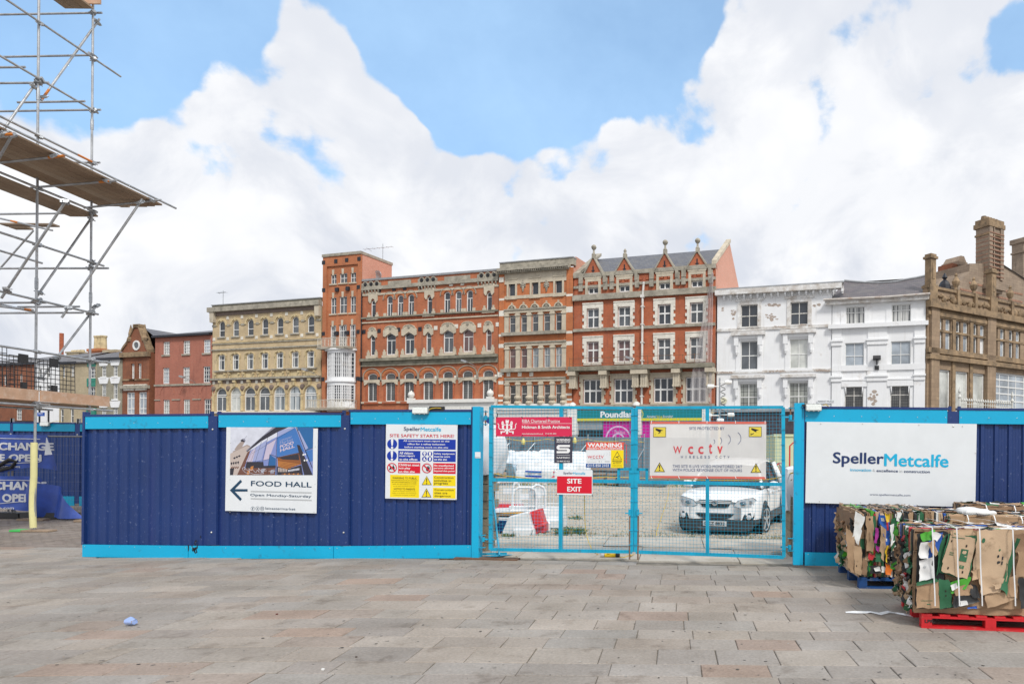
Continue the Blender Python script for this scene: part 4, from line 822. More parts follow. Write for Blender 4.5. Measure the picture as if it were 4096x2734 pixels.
class Bld:
    def __init__(s, name, label, fr, kl, kr, cat='building', depth=13):
        s.fr = fr; s.u0 = fr.at(*kl)[0]; s.W = fr.at(*kr)[0] - s.u0; s.D = depth; s.t = thing(name, label, cat, fr.mat(s.u0, 0, ZB)); s.op = []
    def x(s, k, x, y): return s.fr.at(k, x, y)[0] - s.u0
    def z(s, k, x, y): return s.fr.at(k, x, y)[1] - ZB
    def p(s, k, x, y): u, z = s.fr.at(k, x, y); return u - s.u0, z - ZB
    def rows(s, k, spans, yt, yb, rise=0, cols=(), rows=(), fw=.09, bw=.05, frame=None, glass=None, sill=None, y0=0.0, cut=True, win=True):
        """a row of equal windows: spans are picture left/right edges; yt, yb measured on the first one; rise as a share of the width"""
        zt, zb = s.z(k, spans[0][0], yt), s.z(k, spans[0][0], yb); R_ = []
        X = [(s.x(k, a, (yt + yb) / 2), s.x(k, b, (yt + yb) / 2)) for a, b in spans]; w = sum(b - a for a, b in X) / len(X); h = zt - zb
        for i, (a, b) in enumerate(X):
            c = (a + b) / 2; x0 = c - w / 2
            if cut: s.op.append((x0, x0 + w, zb, zt, rise * w))
            R_.append((x0, x0 + w, zb, zt))
            if not win: continue
            fo = link('window', win_mesh(w, h, rise * w, cols, rows, fw, bw, frame or WFRAME), s.t, (x0, y0, zb))
            g = glass[i % len(glass)] if isinstance(glass, (list, tuple)) else (glass or G_DK)
            link('pane', glass_mesh(w, h, rise * w, g), fo)
            if sill:
                sm, so, sh, sp = sill; m = MB(); m.box(-so, w + so, -sp, .12, -sh, .0); link('sill', m.mesh('sill', sm), s.t, (x0, y0, zb - .002))
        return R_
    def wall(s, mat, ztop, x0=0.0, x1=None, z0=0.0, name='wall', side=None, depth=None, top=True):
        x1 = s.W if x1 is None else x1; D = depth or s.D; e = .004; x0 += e; x1 -= e
        ops = [o for o in s.op if x0 < (o[0] + o[1]) / 2 < x1 and o[3] > z0 and o[2] < ztop]
        xs = sorted({round(v, 4) for o in ops for v in o[:2]} | {x0, x1}); zs = sorted({round(max(z0, min(ztop, v)), 4) for o in ops for v in o[2:4]} | {z0, ztop})
        m = MB()
        for j in range(len(zs) - 1):
            run = None
            for i in range(len(xs) - 1):
                cx, cz = (xs[i] + xs[i + 1]) / 2, (zs[j] + zs[j + 1]) / 2; hole = any(o[0] < cx < o[1] and o[2] < cz < o[3] for o in ops)
                if not hole: run = xs[i] if run is None else run
                if run is not None and (hole or i == len(xs) - 2):
                    xe = xs[i] if hole else xs[i + 1]; m.add([(run, 0, zs[j]), (xe, 0, zs[j]), (xe, 0, zs[j + 1]), (run, 0, zs[j + 1])], [(0, 1, 2, 3)]); run = None
        for a, b, zb, zt, rise in ops:
            o = [(a + px_, zb + pz) for px_, pz in outline(b - a, zt - zb, rise)]; n = len(o)
            m.add([(px_, 0, pz) for px_, pz in o] + [(px_, .22, pz) for px_, pz in o], [(i, i + n, (i + 1) % n + n, (i + 1) % n) for i in range(n)])
            if rise > 0:
                arc = o[2:]; h_ = len(arc) // 2
                m.add([(b, 0, zt)] + [(px_, 0, pz) for px_, pz in arc[:h_ + 1]], [(0, i + 1, i) [::-1] for i in range(1, h_ + 1)])
                m.add([(a, 0, zt)] + [(px_, 0, pz) for px_, pz in arc[h_:]], [(0, i + 1, i)[::-1] for i in range(1, len(arc) - h_)])
        m.add([(x0, 0, z0), (x0, D, z0), (x0, D, ztop), (x0, 0, ztop), (x1, 0, z0), (x1, D, z0), (x1, D, ztop), (x1, 0, ztop)], [(1, 0, 3, 2), (4, 5, 6, 7), (5, 1, 2, 6)] + ([(3, 7, 6, 2)] if top else []), 0)
        if side: m.m[-(4 if top else 3) + 1] = 1
        return m.build(name, [mat, side] if side else mat, s.t)
    def band(s, x0, x1, z0, z1, proj, mat, name='string_course', y=.03): m = MB(); m.box(x0, x1, -proj, y, z0, z1); return m.build(name, mat, s.t)
    def kband(s, k, xa, xb, y0, y1, proj, mat, name='string_course'):
        """band measured in the picture: y0 top and y1 bottom at its left end"""
        return s.band(s.x(k, xa, y0), s.x(k, xb, y0), s.z(k, xa, y1), s.z(k, xa, y0), proj, mat, name)
    def hood(s, r, rise, t, proj, mat, name='hood_mould', legs=0.0, gap=.02, key=None):
        for x0, x1, zb, zt in r:
            w = x1 - x0; rs = rise * w; cz = zt - rs; c = w / 2; m = MB(); n = 12
            o = [(c + (w / 2 + gap + t) * math.cos(math.pi * i / n), cz - zb + (rs + gap + t) * math.sin(math.pi * i / n)) for i in range(n + 1)]
            i_ = [(c + (w / 2 + gap) * math.cos(math.pi * i / n), cz - zb + (rs + gap) * math.sin(math.pi * i / n)) for i in range(n + 1)]
            if legs: o = [(o[0][0], o[0][1] - legs)] + o + [(o[-1][0], o[-1][1] - legs)]; i_ = [(i_[0][0], i_[0][1] - legs)] + i_ + [(i_[-1][0], i_[-1][1] - legs)]
            m.ring(o, i_, -proj, .03, closed=False)
            if key: m.box(c - key * .5, c + key * .5, -proj - .05, .03, zt - zb - .05, zt - zb + t + key * .7)
            m.build(name, mat, s.t, (x0, 0, zb))
    def surround(s, r, t, proj, mat, top=None, quoin=0, name='window_surround', base=True, head=None):
        me = None
        for x0, x1, zb, zt in r:
            w, h = x1 - x0, zt - zb
            if me is None:
                m = MB(); tt = top or t; m.box(-t, 0.0, -proj, .03, -.0, h); m.box(w, w + t, -proj, .03, 0, h); m.box(-t, w + t, -proj - .003, .03, h, h + tt)
                if base: m.box(-t - .02, w + t + .02, -proj - .06, .10, -.22, -.001)
                if quoin:
                    nq = max(2, int(h / .62))
                    for i in range(nq):
                        za = h * (i + .08) / nq; zc = za + h / nq * .45
                        m.box(-t - quoin, -t, -proj + .004, .03, za, zc); m.box(w + t, w + t + quoin, -proj + .004, .03, za, zc)
                    m.box(-t - quoin, w + t + quoin, -proj - .05, .03, h + tt, h + tt + .12); m.box(-t - quoin, -t, -proj + .002, .03, h - .25, h + tt); m.box(w + t, w + t + quoin, -proj + .002, .03, h - .25, h + tt)
                if head: m.box(-t - head[0], w + t + head[0], -proj - head[1], .03, h + tt, h + tt + head[2])
                me = m.mesh(name, mat)
            link(name, me, s.t, (x0, 0, zb))
    def spots(s, pts, size, mat, name='tie_plate', proj=.04, sh=None):
        for q in pts:
            x, z = s.p(*q); m = MB(); m.box(-size / 2, size / 2, -proj, .02, -size / 2, size / 2)
            if sh: m.lathe([(size * .18, -proj), (size * .1, -proj - .03)], (0, 0, 0), 6, axis='Y')
            link(name, m.mesh(name, mat), s.t, (x, 0, z))

# ---------------------------------------------------------------- yellow-brick arcaded building
y = Bld('brick_building', 'yellow brick building with a row of arched windows on each storey and a grey cornice', BF, ('R4', 1172, 900), ('R4', 2306, 700))
k = 'R4'
sp = [(1240, 1304), (1385, 1450), (1536, 1604), (1688, 1756), (1844, 1912), (2004, 2074), (2164, 2237)]
r = y.rows(k, sp, 352, 518, .5, (), (.42,), .09, .06, glass=[G_DK, G_MD, G_DK, G_DK, G_DK, G_MD, G_DK], sill=(STONE_D, .15, .16, .12)); y.hood(r, .5, .20, .09, BUFF, legs=.05, gap=.12, key=.2)
zi = r[0][3] - (r[0][1] - r[0][0]) / 2
ed = [0] + [v for q in r for v in (q[0] - .38, q[1] + .38)] + [y.W]
for i in range(0, len(ed), 2):
    if ed[i + 1] > ed[i]: y.band(ed[i], ed[i + 1], zi - .16, zi + .06, .08, STONE_D, 'impost_course')
r = y.rows(k, [(1232, 1305), (1378, 1453), (1528, 1604), (1680, 1758), (1836, 1916), (1996, 2076), (2156, 2238)], 702, 868, .16, ((.3, 0, 1), (.78, 0, 1)), (.66,), .16, .07, glass=[G_DK, G_DK, G_MD], sill=(STONE_D, .42, .16, .28))
y.hood(r, .16, .13, .10, BUFF, legs=.35, gap=.09, key=.18); y.surround(r, .13, .05, BUFF, .02, base=False)
for q in r:
    m = MB(); w = q[1] - q[0]
    for sx in (-.3, w + .06):
        m.prism([(sx, -.75), (sx + .22, -.75), (sx + .22, -.16), (sx, -.16)], -.14, .03)
        m.box(sx - .02, sx + .24, -.26, .03, -.36, -.17)
    m.box(-.02, w + .02, -.07, .03, -.75, -.28); m.build('bracket', BUFF, y.t, (q[0], 0, q[2] - .16))
y.kband(k, 1172, 2306, 590, 600, .10, STONE_D); y.kband(k, 1172, 2306, 648, 662, .16, STONE_D); y.kband(k, 1172, 2306, 575, 583, .05, BUFF)
y.kband(k, 1168, 2306, 950, 970, .30, STONE_D, 'cornice'); y.kband(k, 1172, 2306, 971, 1003, .03, MAUVE, 'frieze')
sp3 = [(1212, 1326), (1360, 1474), (1508, 1624), (1658, 1778), (1812, 1934), (1972, 2096), (2132, 2262)]
r = y.rows(k, sp3, 1048, 1290, .5, ((.5, 0, .58),), (.62, .70), .10, .09, glass=[G_MD, G_PALE, G_MD, G_MD, G_STRIP, G_STRIP, G_STRIP], frame=WFRAME)
y.hood(r, .5, .16, .10, BUFF, gap=.04)
for i, q in enumerate(r):
    c = (q[0] + q[1]) / 2; m = MB(); zt = y.z(k, 1262, 972)
    m.prism([(c - .12, q[3] + .1), (c + .12, q[3] + .1), (c + .16, zt), (c - .16, zt)], -.22, .03); m.box(c - .2, c + .2, -.32, .03, zt - .25, zt - .02); m.build('console', BUFF, y.t)
    for xx in ([q[0] - .32] if i else [q[0] - .42]) + ([q[1] + .32] if i == 6 else []):
        m = MB(); zc = q[3] - (q[1] - q[0]) / 2 - .25; m.lathe([(.19, q[2]), (.16, q[2] + .2), (.15, zc - .2), (.22, zc), (.22, zc + .1)], (xx, -.04, 0), 10); m.build('colonnette', BUFF, y.t, smooth=30)
        m = MB(); m.lathe([(.30, .02), (.30, -.08), (.24, -.14), (.1, -.17)], (xx + .05, 0, q[3] - .05), 14, axis='Y'); m.build('roundel', MAUVE, y.t, smooth=30)
zt = y.z(k, 1215, 262)
for yy in (325, 540, 993): y.spots([(k, 1192 + (x_ - 1192), yy - (x_ - 1192) * (.068 if yy < 400 else .045 if yy < 600 else .027)) for x_ in (1192, 1336, 1485, 1637, 1792, 1950, 2110, 2270)], .36, STONE_W, 'tile', .05, True)
y.kband(k, 1172, 2306, 1296, 1312, .2, STONE_W)
y.wall(B_YEL, zt)
y.kband(k, 1190, 2290, 264, 300, .10, MAUVE, 'frieze'); z0 = y.z(k, 1172, 264)
y.band(-.35, y.W + .1, z0 + .003, z0 + .55, .5, STONE_D, 'cornice'); y.band(0, y.W, z0 + .55, z0 + .82, .1, LEDGE, 'parapet', .4); y.band(-.05, y.W + .05, z0 + .82, z0 + .92, .2, LEAD, 'coping', .5)
for xx in (0.0, y.W - .55): m = MB(); m.prism([(xx, z0 - 1.2), (xx + .55, z0 - 1.2), (xx + .62, z0), (xx - .06, z0)], -.4, .03); m.build('corbel', STONE, y.t)
yellow = y

# ---------------------------------------------------------------- narrow orange tower
b = Bld('tower_house', 'tall narrow orange brick building with a white bow window and two iron balconies', BF, ('R5', 98, 700), ('R5', 440, 700), depth=4.7); k = 'R5'
c2 = ((.5, 0, 1),)
b.rows(k, [(164, 214), (338, 391)], 262, 350, 0, c2, (.5,), .07, .05, glass=G_MD, sill=(STONE, .12, .14, .12)); b.rows(k, [(243, 311)], 254, 342, 0, c2, (.5,), .07, .05, glass=G_MD, sill=(STONE, .12, .14, .12))
b.rows(k, [(163, 213), (336, 389)], 472, 618, 0, c2, (.5,), .07, .05, glass=G_MD, sill=(STONE, .12, .14, .12)); b.rows(k, [(240, 308)], 462, 612, 0, c2, (.5,), .07, .05, glass=G_MD, sill=(STONE, .12, .14, .12))
b.rows(k, [(158, 210), (331, 386)], 720, 932, 0, (.33, .67), (.25, .5, .75), .13, .05, glass=G_DK); b.rows(k, [(233, 306)], 714, 930, 0, (.28, .5, .72), (.25, .5, .75), .13, .05, glass=G_DK)
for q in ((187, 246), (273, 236), (362, 228), (187, 452), (272, 442), (360, 436), (183, 705), (267, 696), (357, 688)): x, z = b.p(k, *q); m = MB(); m.prism([(-.10, -.32), (.10, -.32), (.15, .32), (-.15, .32)], -.06, .03); m.build('keystone', STONE, b.t, (x, 0, z))
zt = b.z(k, 98, 114)
# recessed centre between two piers: piers and head stand proud
xa, xb = b.x(k, 132, 700), b.x(k, 412, 700); zh = b.z(k, 135, 196)
m = MB(); m.box(0.004, xa, -.16, .03, 0, zt); m.box(xb, b.W - .004, -.16, .03, 0, zt); m.box(xa, xb, -.158, .03, zh, zt); m.build('pier', B_OR, b.t)
b.wall(B_OR, zt, side=B_PINK_SUN)
m = MB(); m.box(-.06, b.W + .06, -.26, .35, zt, zt + .30); m.box(b.W - .3, b.W + .06, .35, 4.8, zt, zt + .30); m.build('coping', STONE_D, b.t)
b.spots([(k, *q) for q in ((110, 160), (220, 148), (317, 137), (427, 126), (111, 406), (225, 400), (321, 391), (421, 378), (107, 796), (222, 791), (317, 786), (418, 778), (104, 1201), (413, 1196), (436, 1199))], .42, TIE, 'tie_plate', .2)
def railing(bl, k, xl, xr, yt, yb, proj, mat, n=34, name='balcony_railing', deco=True):
    xa, zt = bl.p(k, xl, yt); xb_, _ = bl.p(k, xr, yt); zb = bl.z(k, xl, yb); m = MB(); pts = [(xa, .0), (xa, -proj), (xb_, -proj), (xb_, .0)]
    for z in (zt, zb + .05):
        for p, q in zip(pts, pts[1:]): m.tube((*p, z), (*q, z), .03, 4)
    for i in range(n + 1):
        x = xa + (xb_ - xa) * i / n; m.tube((x, -proj, zb), (x, -proj, zt), .016, 4, cap=False)
        if deco and i % 4 == 0 and i < n: m.tube((x, -proj, zb), (x + (xb_ - xa) / n, -proj, zt), .016, 4, cap=False); m.tube((x + (xb_ - xa) / n, -proj, zb), (x, -proj, zt), .016, 4, cap=False)
    for i in range(5): yy = -proj * i / 5; m.tube((xa, yy, zb), (xa, yy, zt), .016, 4, cap=False); m.tube((xb_, yy, zb), (xb_, yy, zt), .016, 4, cap=False)
    return m.build(name, mat, bl.t)
RAILM = M_('cream_iron', (.55, .51, .43), .6, dirt=((.2, .13, .09), .4, 8))
railing(b, k, 124, 392, 852, 932, 1.25, RAILM); b.kband(k, 120, 396, 934, 948, 1.35, STONE_D, 'balcony_slab')
# bow window in two storeys
xl, xr = b.x(k, 152, 1100), b.x(k, 384, 1100); cx, hw = (xl + xr) / 2, (xr - xl) / 2; dp = 1.0
def bow(t): a = (t - .5) * 2; return cx + hw * math.sin(a * 1.25) / math.sin(1.25), -dp * (math.cos(a * 1.25) - math.cos(1.25)) / (1 - math.cos(1.25)) - .16
def bowstrip(z0, z1, out, name, mat, n=18, parent=None):
    m = MB(); P = [bow(i / n) for i in range(n + 1)]; vs = []
    for x, yy in P: xx = cx + (x - cx) * (1 + out / hw); vs += [(xx, yy - out, z0), (xx, yy - out, z1)]
    k0 = len(vs); vs += [(xl - out, .03, z0), (xl - out, .03, z1), (xr + out, .03, z0), (xr + out, .03, z1)]
    fs = [(2 * i, 2 * i + 2, 2 * i + 3, 2 * i + 1) for i in range(n)] + [(k0, 0, 1, k0 + 1), (2 * n, k0 + 2, k0 + 3, 2 * n + 1)] + [tuple([k0 + 1] + [2 * i + 1 for i in range(n + 1)] + [k0 + 3]), tuple([k0 + 2] + [2 * i for i in range(n, -1, -1)] + [k0])]
    return m.add(vs, fs).build(name, mat, parent or b.t)
Z = lambda yy: b.z(k, 265, yy)
bowstrip(Z(975), Z(938), .02, 'bow_frieze', CLEANW); bowstrip(Z(950), Z(936), .22, 'cornice', CLEANW); bowstrip(Z(1262), Z(1188), .02, 'bow_frieze', CLEANW); bowstrip(Z(1232), Z(1216), .16, 'cornice', CLEANW); bowstrip(Z(1490), Z(1408), .02, 'bow_apron', CLEANW)
for (ya, yb_) in ((975, 1188), (1262, 1408)):
    za, zb = Z(ya), Z(yb_); bowstrip(zb, za, -.10, 'bow_window', G_DK)
    win = b.t.children[-1] if False else None
    m = MB()
    for t in (0, .06, .165, .20, .385, .43, .47, .50, .66, .70, .83, .90, 1.0):
        x, yy = bow(t); w = .11 if t in (0, .2, .43, .70, 1.0) else .05; m.box(x - w / 2, x + w / 2, yy - .0, yy + .12, zb, za)
    n = 6
    for j in range(1, n):
        z = zb + (za - zb) * j / n; P = [bow(i / 18) for i in range(19)]; m.path([(x, yy + .04, z) for x, yy in P], .035 if j == 3 else .022, 4)
    for t in (.11, .29, .34, .56, .61, .75, .79, .865): x, yy = bow(t); m.box(x - .025, x + .025, yy + .01, yy + .1, zb, za)
    m.build('glazing_bars', CLEANW, b.t)
railing(b, k, 52, 394, 1397, 1468, 1.7, RAILM, 44); b.kband(k, 48, 398, 1470, 1486, 1.8, STONE_D, 'balcony_slab')
m = MB(); x = b.W + .1; m.path([(x, -.12, b.z(k, 440, 420)), (x - .02, -.12, b.z(k, 440, 900)), (x + .03, -.12, .3)], .06, 6); m.build('drainpipe', TIE, b.t)
tower = b
# ---------------------------------------------------------------- red gothic building
g = Bld('gothic_building', 'wide red brick Victorian building with pointed stone window heads and a carved parapet', BF, ('R5', 443, 1000), ('R5', 1667, 700))
LN = [(523, 567), (1026, 1071), (1558, 1608)]
tr = [(663, 718), (758, 813), (853, 911), (1178, 1231), (1279, 1333), (1378, 1436)]
ra = g.rows(k, LN, 492, 655, .5, (), (.74,), .09, .05, glass=G_DK); rt = g.rows(k, tr, 455, 645, .42, ((.5, 0, .62),), (.64,), .10, .06, glass=[G_DK, G_DK, G_DK, G_DK, G_MD, G_DK])
g.hood(rt, .42, .30, .05, B_GO2, 'brick_arch', gap=.05); g.hood(rt, .42, .07, .10, STONE_D, gap=.36, legs=.1)
for q in ra:
    m = MB(); w = q[1] - q[0]; c = w / 2; h = q[3] - q[2]
    m.prism([(-.27, h - .12), (-.27, h + .1), (-.27, h + .55), (-.34, h + .6), (-.34, h + .82), (w + .34, h + .82), (w + .34, h + .6), (w + .27, h + .55), (w + .27, h - .12), (w + .08, h - .35), (w, h - .35), (w * .8, h + .02), (c, h + .14), (w * .2, h + .02), (0, h - .35), (-.08, h - .35)][::-1], -.11, .03)
    for sx in (-.42, w + .0): m.box(sx, sx + .42, -.10, .03, -.02, .34); m.box(sx + .12, sx + .30, -.095, .03, .34, .6)
    m.box(-.42, w + .42, -.2, .05, -.2, -.02); m.build('window_surround', STONE, g.t, (q[0], 0, q[2]))
    m = MB()
    for i in range(7): m.box(-.22 + i * (w + .4) / 7, -.22 + i * (w + .4) / 7 + .06, -.13, .02, h + .62, h + .74)
    m.build('carved_panel', STONE_D, g.t, (q[0], 0, q[2]))
for q in rt:
    m = MB(); w = q[1] - q[0]
    for sx in (-.34, w + .0): m.box(sx, sx + .34, -.10, .03, -.05, .42)
    m.build('sill_block', STONE, g.t, (q[0], 0, q[2]))
# middle storey
LM = [(518, 561), (1016, 1064), (1551, 1605)]; WM = [(660, 746), (822, 914), (1173, 1261), (1347, 1441)]
rm = g.rows(k, LM, 803, 990, .5, (), (.72,), .10, .05, glass=[G_DK, G_MD, G_WARM]); rw = g.rows(k, WM, 790, 985, .28, ((.5, 0, .66),), (.67,), .11, .06, glass=[G_DK, G_DK, G_MD, G_WARM])
for i, q in enumerate(rm + rw):
    w = q[1] - q[0]; h = q[3] - q[2]; c = w / 2; e = .26 if i < 3 else .32; m = MB(); hh = .74
    pts = [(-e, h - .32), (-e, h + .30), (-e + .12, h + .40), (-e + .2, h + .40)] + [(c + (w / 2 + .05) * math.cos(math.pi - math.pi * t / 8), h + .42 + (hh - .42) * math.sin(math.pi * t / 8)) for t in range(9)] + [(w + e - .2, h + .4), (w + e - .12, h + .4), (w + e, h + .30), (w + e, h - .32), (w + .06, h - .4), (w + .02, h - w * (.5 if i < 3 else .28)), (c, h + .02), (-.02, h - w * (.5 if i < 3 else .28)), (-.06, h - .4)]
    m.prism(pts[::-1], -.12, .03); m.ring([(c + (w / 2 + .13) * math.cos(math.pi * t / 10), h + .43 + (hh - .36) * math.sin(math.pi * t / 10)) for t in range(11)], [(c + (w / 2 + .05) * math.cos(math.pi * t / 10), h + .43 + (hh - .44) * math.sin(math.pi * t / 10)) for t in range(11)], -.18, .0, closed=False)
    for sx in (-.36, w): m.box(sx, sx + .36, -.10, .03, -.1, .38); m.box(sx + .1, sx + .26, -.095, .03, .38, .6)
    m.box(-.4, w + .4, -.22, .06, -.26, -.04); m.box(-.3, w + .3, -.28, .02, -.4, -.265); m.build('window_surround', STONE, g.t, (q[0], 0, q[2]))
    m = MB(); m.lathe([(.17, -.12), (.17, -.15), (.12, -.19), (.07, -.16), (.04, -.2)], (c, 0, h + .52), 12, axis='Y'); m.build('rosette', STONE_D, g.t, (q[0], 0, q[2]))
# ground-floor arcade
LW = [(494, 578), (654, 741), (819, 908), (990, 1083), (1166, 1256), (1338, 1438), (1523, 1622)]
rl = g.rows(k, LW, 1150, 1402, .30, ((.5, 0, .66),), (.69,), .10, .06, glass=G_LEAD)
g.hood(rl, .30, .34, .05, B_GO2, 'brick_arch', gap=.14); g.hood(rl, .30, .08, .12, STONE_D, gap=.48, legs=.4)
for q in rl:
    w = q[1] - q[0]; h = q[3] - q[2]; m = MB(); z = h * .665; m.box(-.4, w + .4, -.14, .13, z, z + .32); m.prism([(-.36, z - .3), (0.0, z - .12), (.12, z), (-.36, z)], -.13, .03); m.prism([(w - .12, z), (w, z - .12), (w + .36, z - .3), (w + .36, z)], -.13, .03)
    m.build('stone_transom', STONE, g.t, (q[0], 0, q[2])); m = MB()
    for sx in (-.16, w + .04): m.lathe([(.07, -.05), (.07, h * .66 - .3)], (sx + .06, -.05, 0), 8)
    m.box(-.3, w + .3, -.18, .06, -.26, -.05); m.build('colonnette', TERRA, g.t, (q[0], 0, q[2]), smooth=30)
zt = g.z(k, 455, 326); g.wall(B_GO, zt)
# bands
zs = g.z(k, 443, 664); g.band(0, g.W, zs - .02, zs + .14, .26, LEDGE); g.band(0, g.W, zs - .36, zs - .03, .06, TERRA, 'dentil_band'); m = MB()
n = 90
for i in range(n): x = g.W * (i + .5) / n; m.prism([(x - .11, zs - .3), (x, zs - .08), (x - .12, zs - .08)], -.13, .0); m.prism([(x + .11, zs - .3), (x + .12, zs - .08), (x, zs - .08)], -.131, .0)
m.build('dentils', TERRA, g.t); g.band(0, g.W, zs - .5, zs - .37, .14, STONE)
zs = g.z(k, 440, 1022); g.band(0, g.W, zs - .30, zs, .42, LEDGE, 'ledge'); g.band(0, g.W, zs - .72, zs - .31, .1, LEDGE, 'fascia'); g.band(0, g.W, zs - .84, zs - .73, .2, LEDGE)
zs = g.z(k, 455, 386); g.band(0, g.W, zs - .28, zs + .1, .2, STONE_D); z5 = g.z(k, 455, 450); g.band(0, g.W, z5 - .1, z5 + .1, .08, STONE)
g.band(-.02, g.W + .02, zt + .003, zt + .22, .12, LEAD, 'coping', .5)
for (a, c_) in ((446, 616), (949, 1121), (1480, 1672)):
    xa, xb = g.x(k, a, 340), g.x(k, c_, 340); xb = min(xb, g.W); g.band(xa, xb, zs + .12, zt - .25, .12, STONE_D, 'parapet_panel')
    for i in range(3):
        x = xa + (xb - xa) * (i + .5) / 3 * .9 + .15; m = MB(); m.lathe([(.36, -.12), (.36, -.16), (.27, -.17), (.25, -.12)], (x, 0, (zs + zt) / 2 - .05), 14, axis='Y'); m.build('roundel', STONE_D, g.t)
        m = MB()
        for dx, dz in ((.1, 0), (-.1, 0), (0, .1), (0, -.1)): m.lathe([(.085, -.122), (.07, -.19)], (x + dx, 0, (zs + zt) / 2 - .05 + dz), 8, axis='Y')
        m.build('quatrefoil', TIE, g.t)
    m = MB()
    for i in range(6): x = xa + (xb - xa) * (i + .2) / 6; m.box(x, x + .12, -.18, .02, zs - .5, zs - .18); m.box(x + .02, x + .10, -.11, .02, zs - .66, zs - .5)
    m.build('corbel_table', STONE_D, g.t); g.band(xa, xb, zs - .78, zs - .67, .1, STONE)
for (a, c_) in ((680, 885), (1185, 1415)): g.band(g.x(k, a, 320), g.x(k, c_, 320), zt - .6, zt - .2, .08, STONE_D, 'parapet_panel')
g.spots([(k, *q) for q in ((598, 411), (731, 394), (827, 386), (972, 377), (462, 776), (598, 767), (772, 757), (964, 751), (602, 1200), (767, 1197), (936, 1193))], .42, TIE, 'tie_plate', .05); g.spots([(k, *q) for q in ((1243, 350), (1345, 343), (1290, 727), (1497, 718), (1660, 710), (1105, 742), (1110, 1188), (1287, 1185), (1467, 1182), (1650, 1176))], .42, STONE_W, 'tie_plate', .05)
SHOPW = M_('shopfront_white', (.74, .73, .69), .55, var=.06, dirt=((.4, .37, .32), .2, 4))
xa = g.x(k, 890, 1400); zf = g.z(k, 890, 1398); g.band(0, xa, g.z(k, 440, 1412) - .1, g.z(k, 440, 1412) + .1, .16, STONE); g.band(xa, g.W, zf - .25, zf + .1, .8, SHOPW, 'shop_cornice'); g.band(xa + .05, g.W - .02, zf - 2.4, zf - .25, .55, SHOPW, 'shop_fascia'); g.band(xa, g.W, 0, zf - 2.4, .2, SHOPW, 'shop_wall')
for q in (913, 1617): x = g.x(k, q, 1400); m = MB(); m.box(x - .3, x + .3, -.8, -.2, zf + .1, zf + .3); m.lathe([(.12, .3), (.3, .45), (.36, .65), (.28, .9), (.08, 1.0), (.06, 1.1)], (x, -.5, zf), 12); m.build('finial', SHOPW, g.t, smooth=30)
gothic = g

# ---------------------------------------------------------------- brick and stone bank-like building
b = Bld('banded_building', 'orange brick building banded with pale stone, five narrow windows on each lower floor', BF, ('R6', 106, 800), ('R6', 766, 800)); k = 'R6'
r4 = b.rows(k, [(192, 251), (399, 459), (608, 671)], 333, 471, 0, (), (), .05, .04, glass=G_DK, frame=WFRAME_O); b.surround(r4, .2, .10, STONE, .2, head=(.05, .06, .1))
S5 = [(195, 252), (299, 356), (399, 458), (502, 563), (609, 670)]
r3 = b.rows(k, S5, 628, 790, 0, (), (.52, .87), .07, .05, glass=[G_MD, G_MD, G_MD, G_MD, G_DK], frame=WFRAME_O); r2 = b.rows(k, [(197, 256), (300, 358), (402, 461), (504, 566), (611, 669)], 928, 1106, 0, (), (.62,), .06, .05, glass=[G_WARM, G_WARM, G_STRIP, G_STRIP, G_STRIP], frame=WFRAME_O); r1 = b.rows(k, [(198, 254), (300, 357), (402, 460), (503, 564), (610, 666)], 1254, 1500, 0, (), (.68,), .06, .06, glass=G_LEAD, frame=WFRAME_O)
zt = b.z(k, 106, 250)
def mull(rr, zlo, zhi, cap, tymp=False, blocks=False):
    for i in range(len(rr) + 1):
        xx = (rr[i - 1][1] + rr[i][0]) / 2 if 0 < i < len(rr) else (rr[0][0] - .24 if i == 0 else rr[-1][1] + .24); wd = (rr[1][0] - rr[0][1]) / 2 - .03
        m = MB(); wd = min(wd, .23); m.box(xx - wd, xx + wd, -.16, .10, zlo, zhi); m.box(xx - wd - .05, xx + wd + .05, -.24, .02, zhi - .3, zhi - .12); m.box(xx - wd - .05, xx + wd + .05, -.22, .02, zlo, zlo + .22)
        if blocks:
            for q in (.25, .42): m.lathe([(wd + .08, zlo + (zhi - zlo) * q), (wd + .16, zlo + (zhi - zlo) * (q + .06)), (wd + .08, zlo + (zhi - zlo) * (q + .12))], (xx, -.12, 0), 8)
        m.build('stone_mullion', STONE, b.t)
    x0, x1 = rr[0][0] - .5, rr[-1][1] + .5
    b.band(x0, x1, zhi, zhi + .28, .18, STONE, 'lintel'); b.band(x0, x1, zhi + .28, zhi + .42, .28, STONE_D, 'lintel_moulding')
    return x0, x1
z = b.z
mull(r3, r3[0][2] - .15, r3[0][3] + .15, 0); mull(r2, r2[0][2] - .15, r2[0][3] + .2, 0); mull(r1, r1[0][2], r1[0][3] + .3, 0, blocks=True)
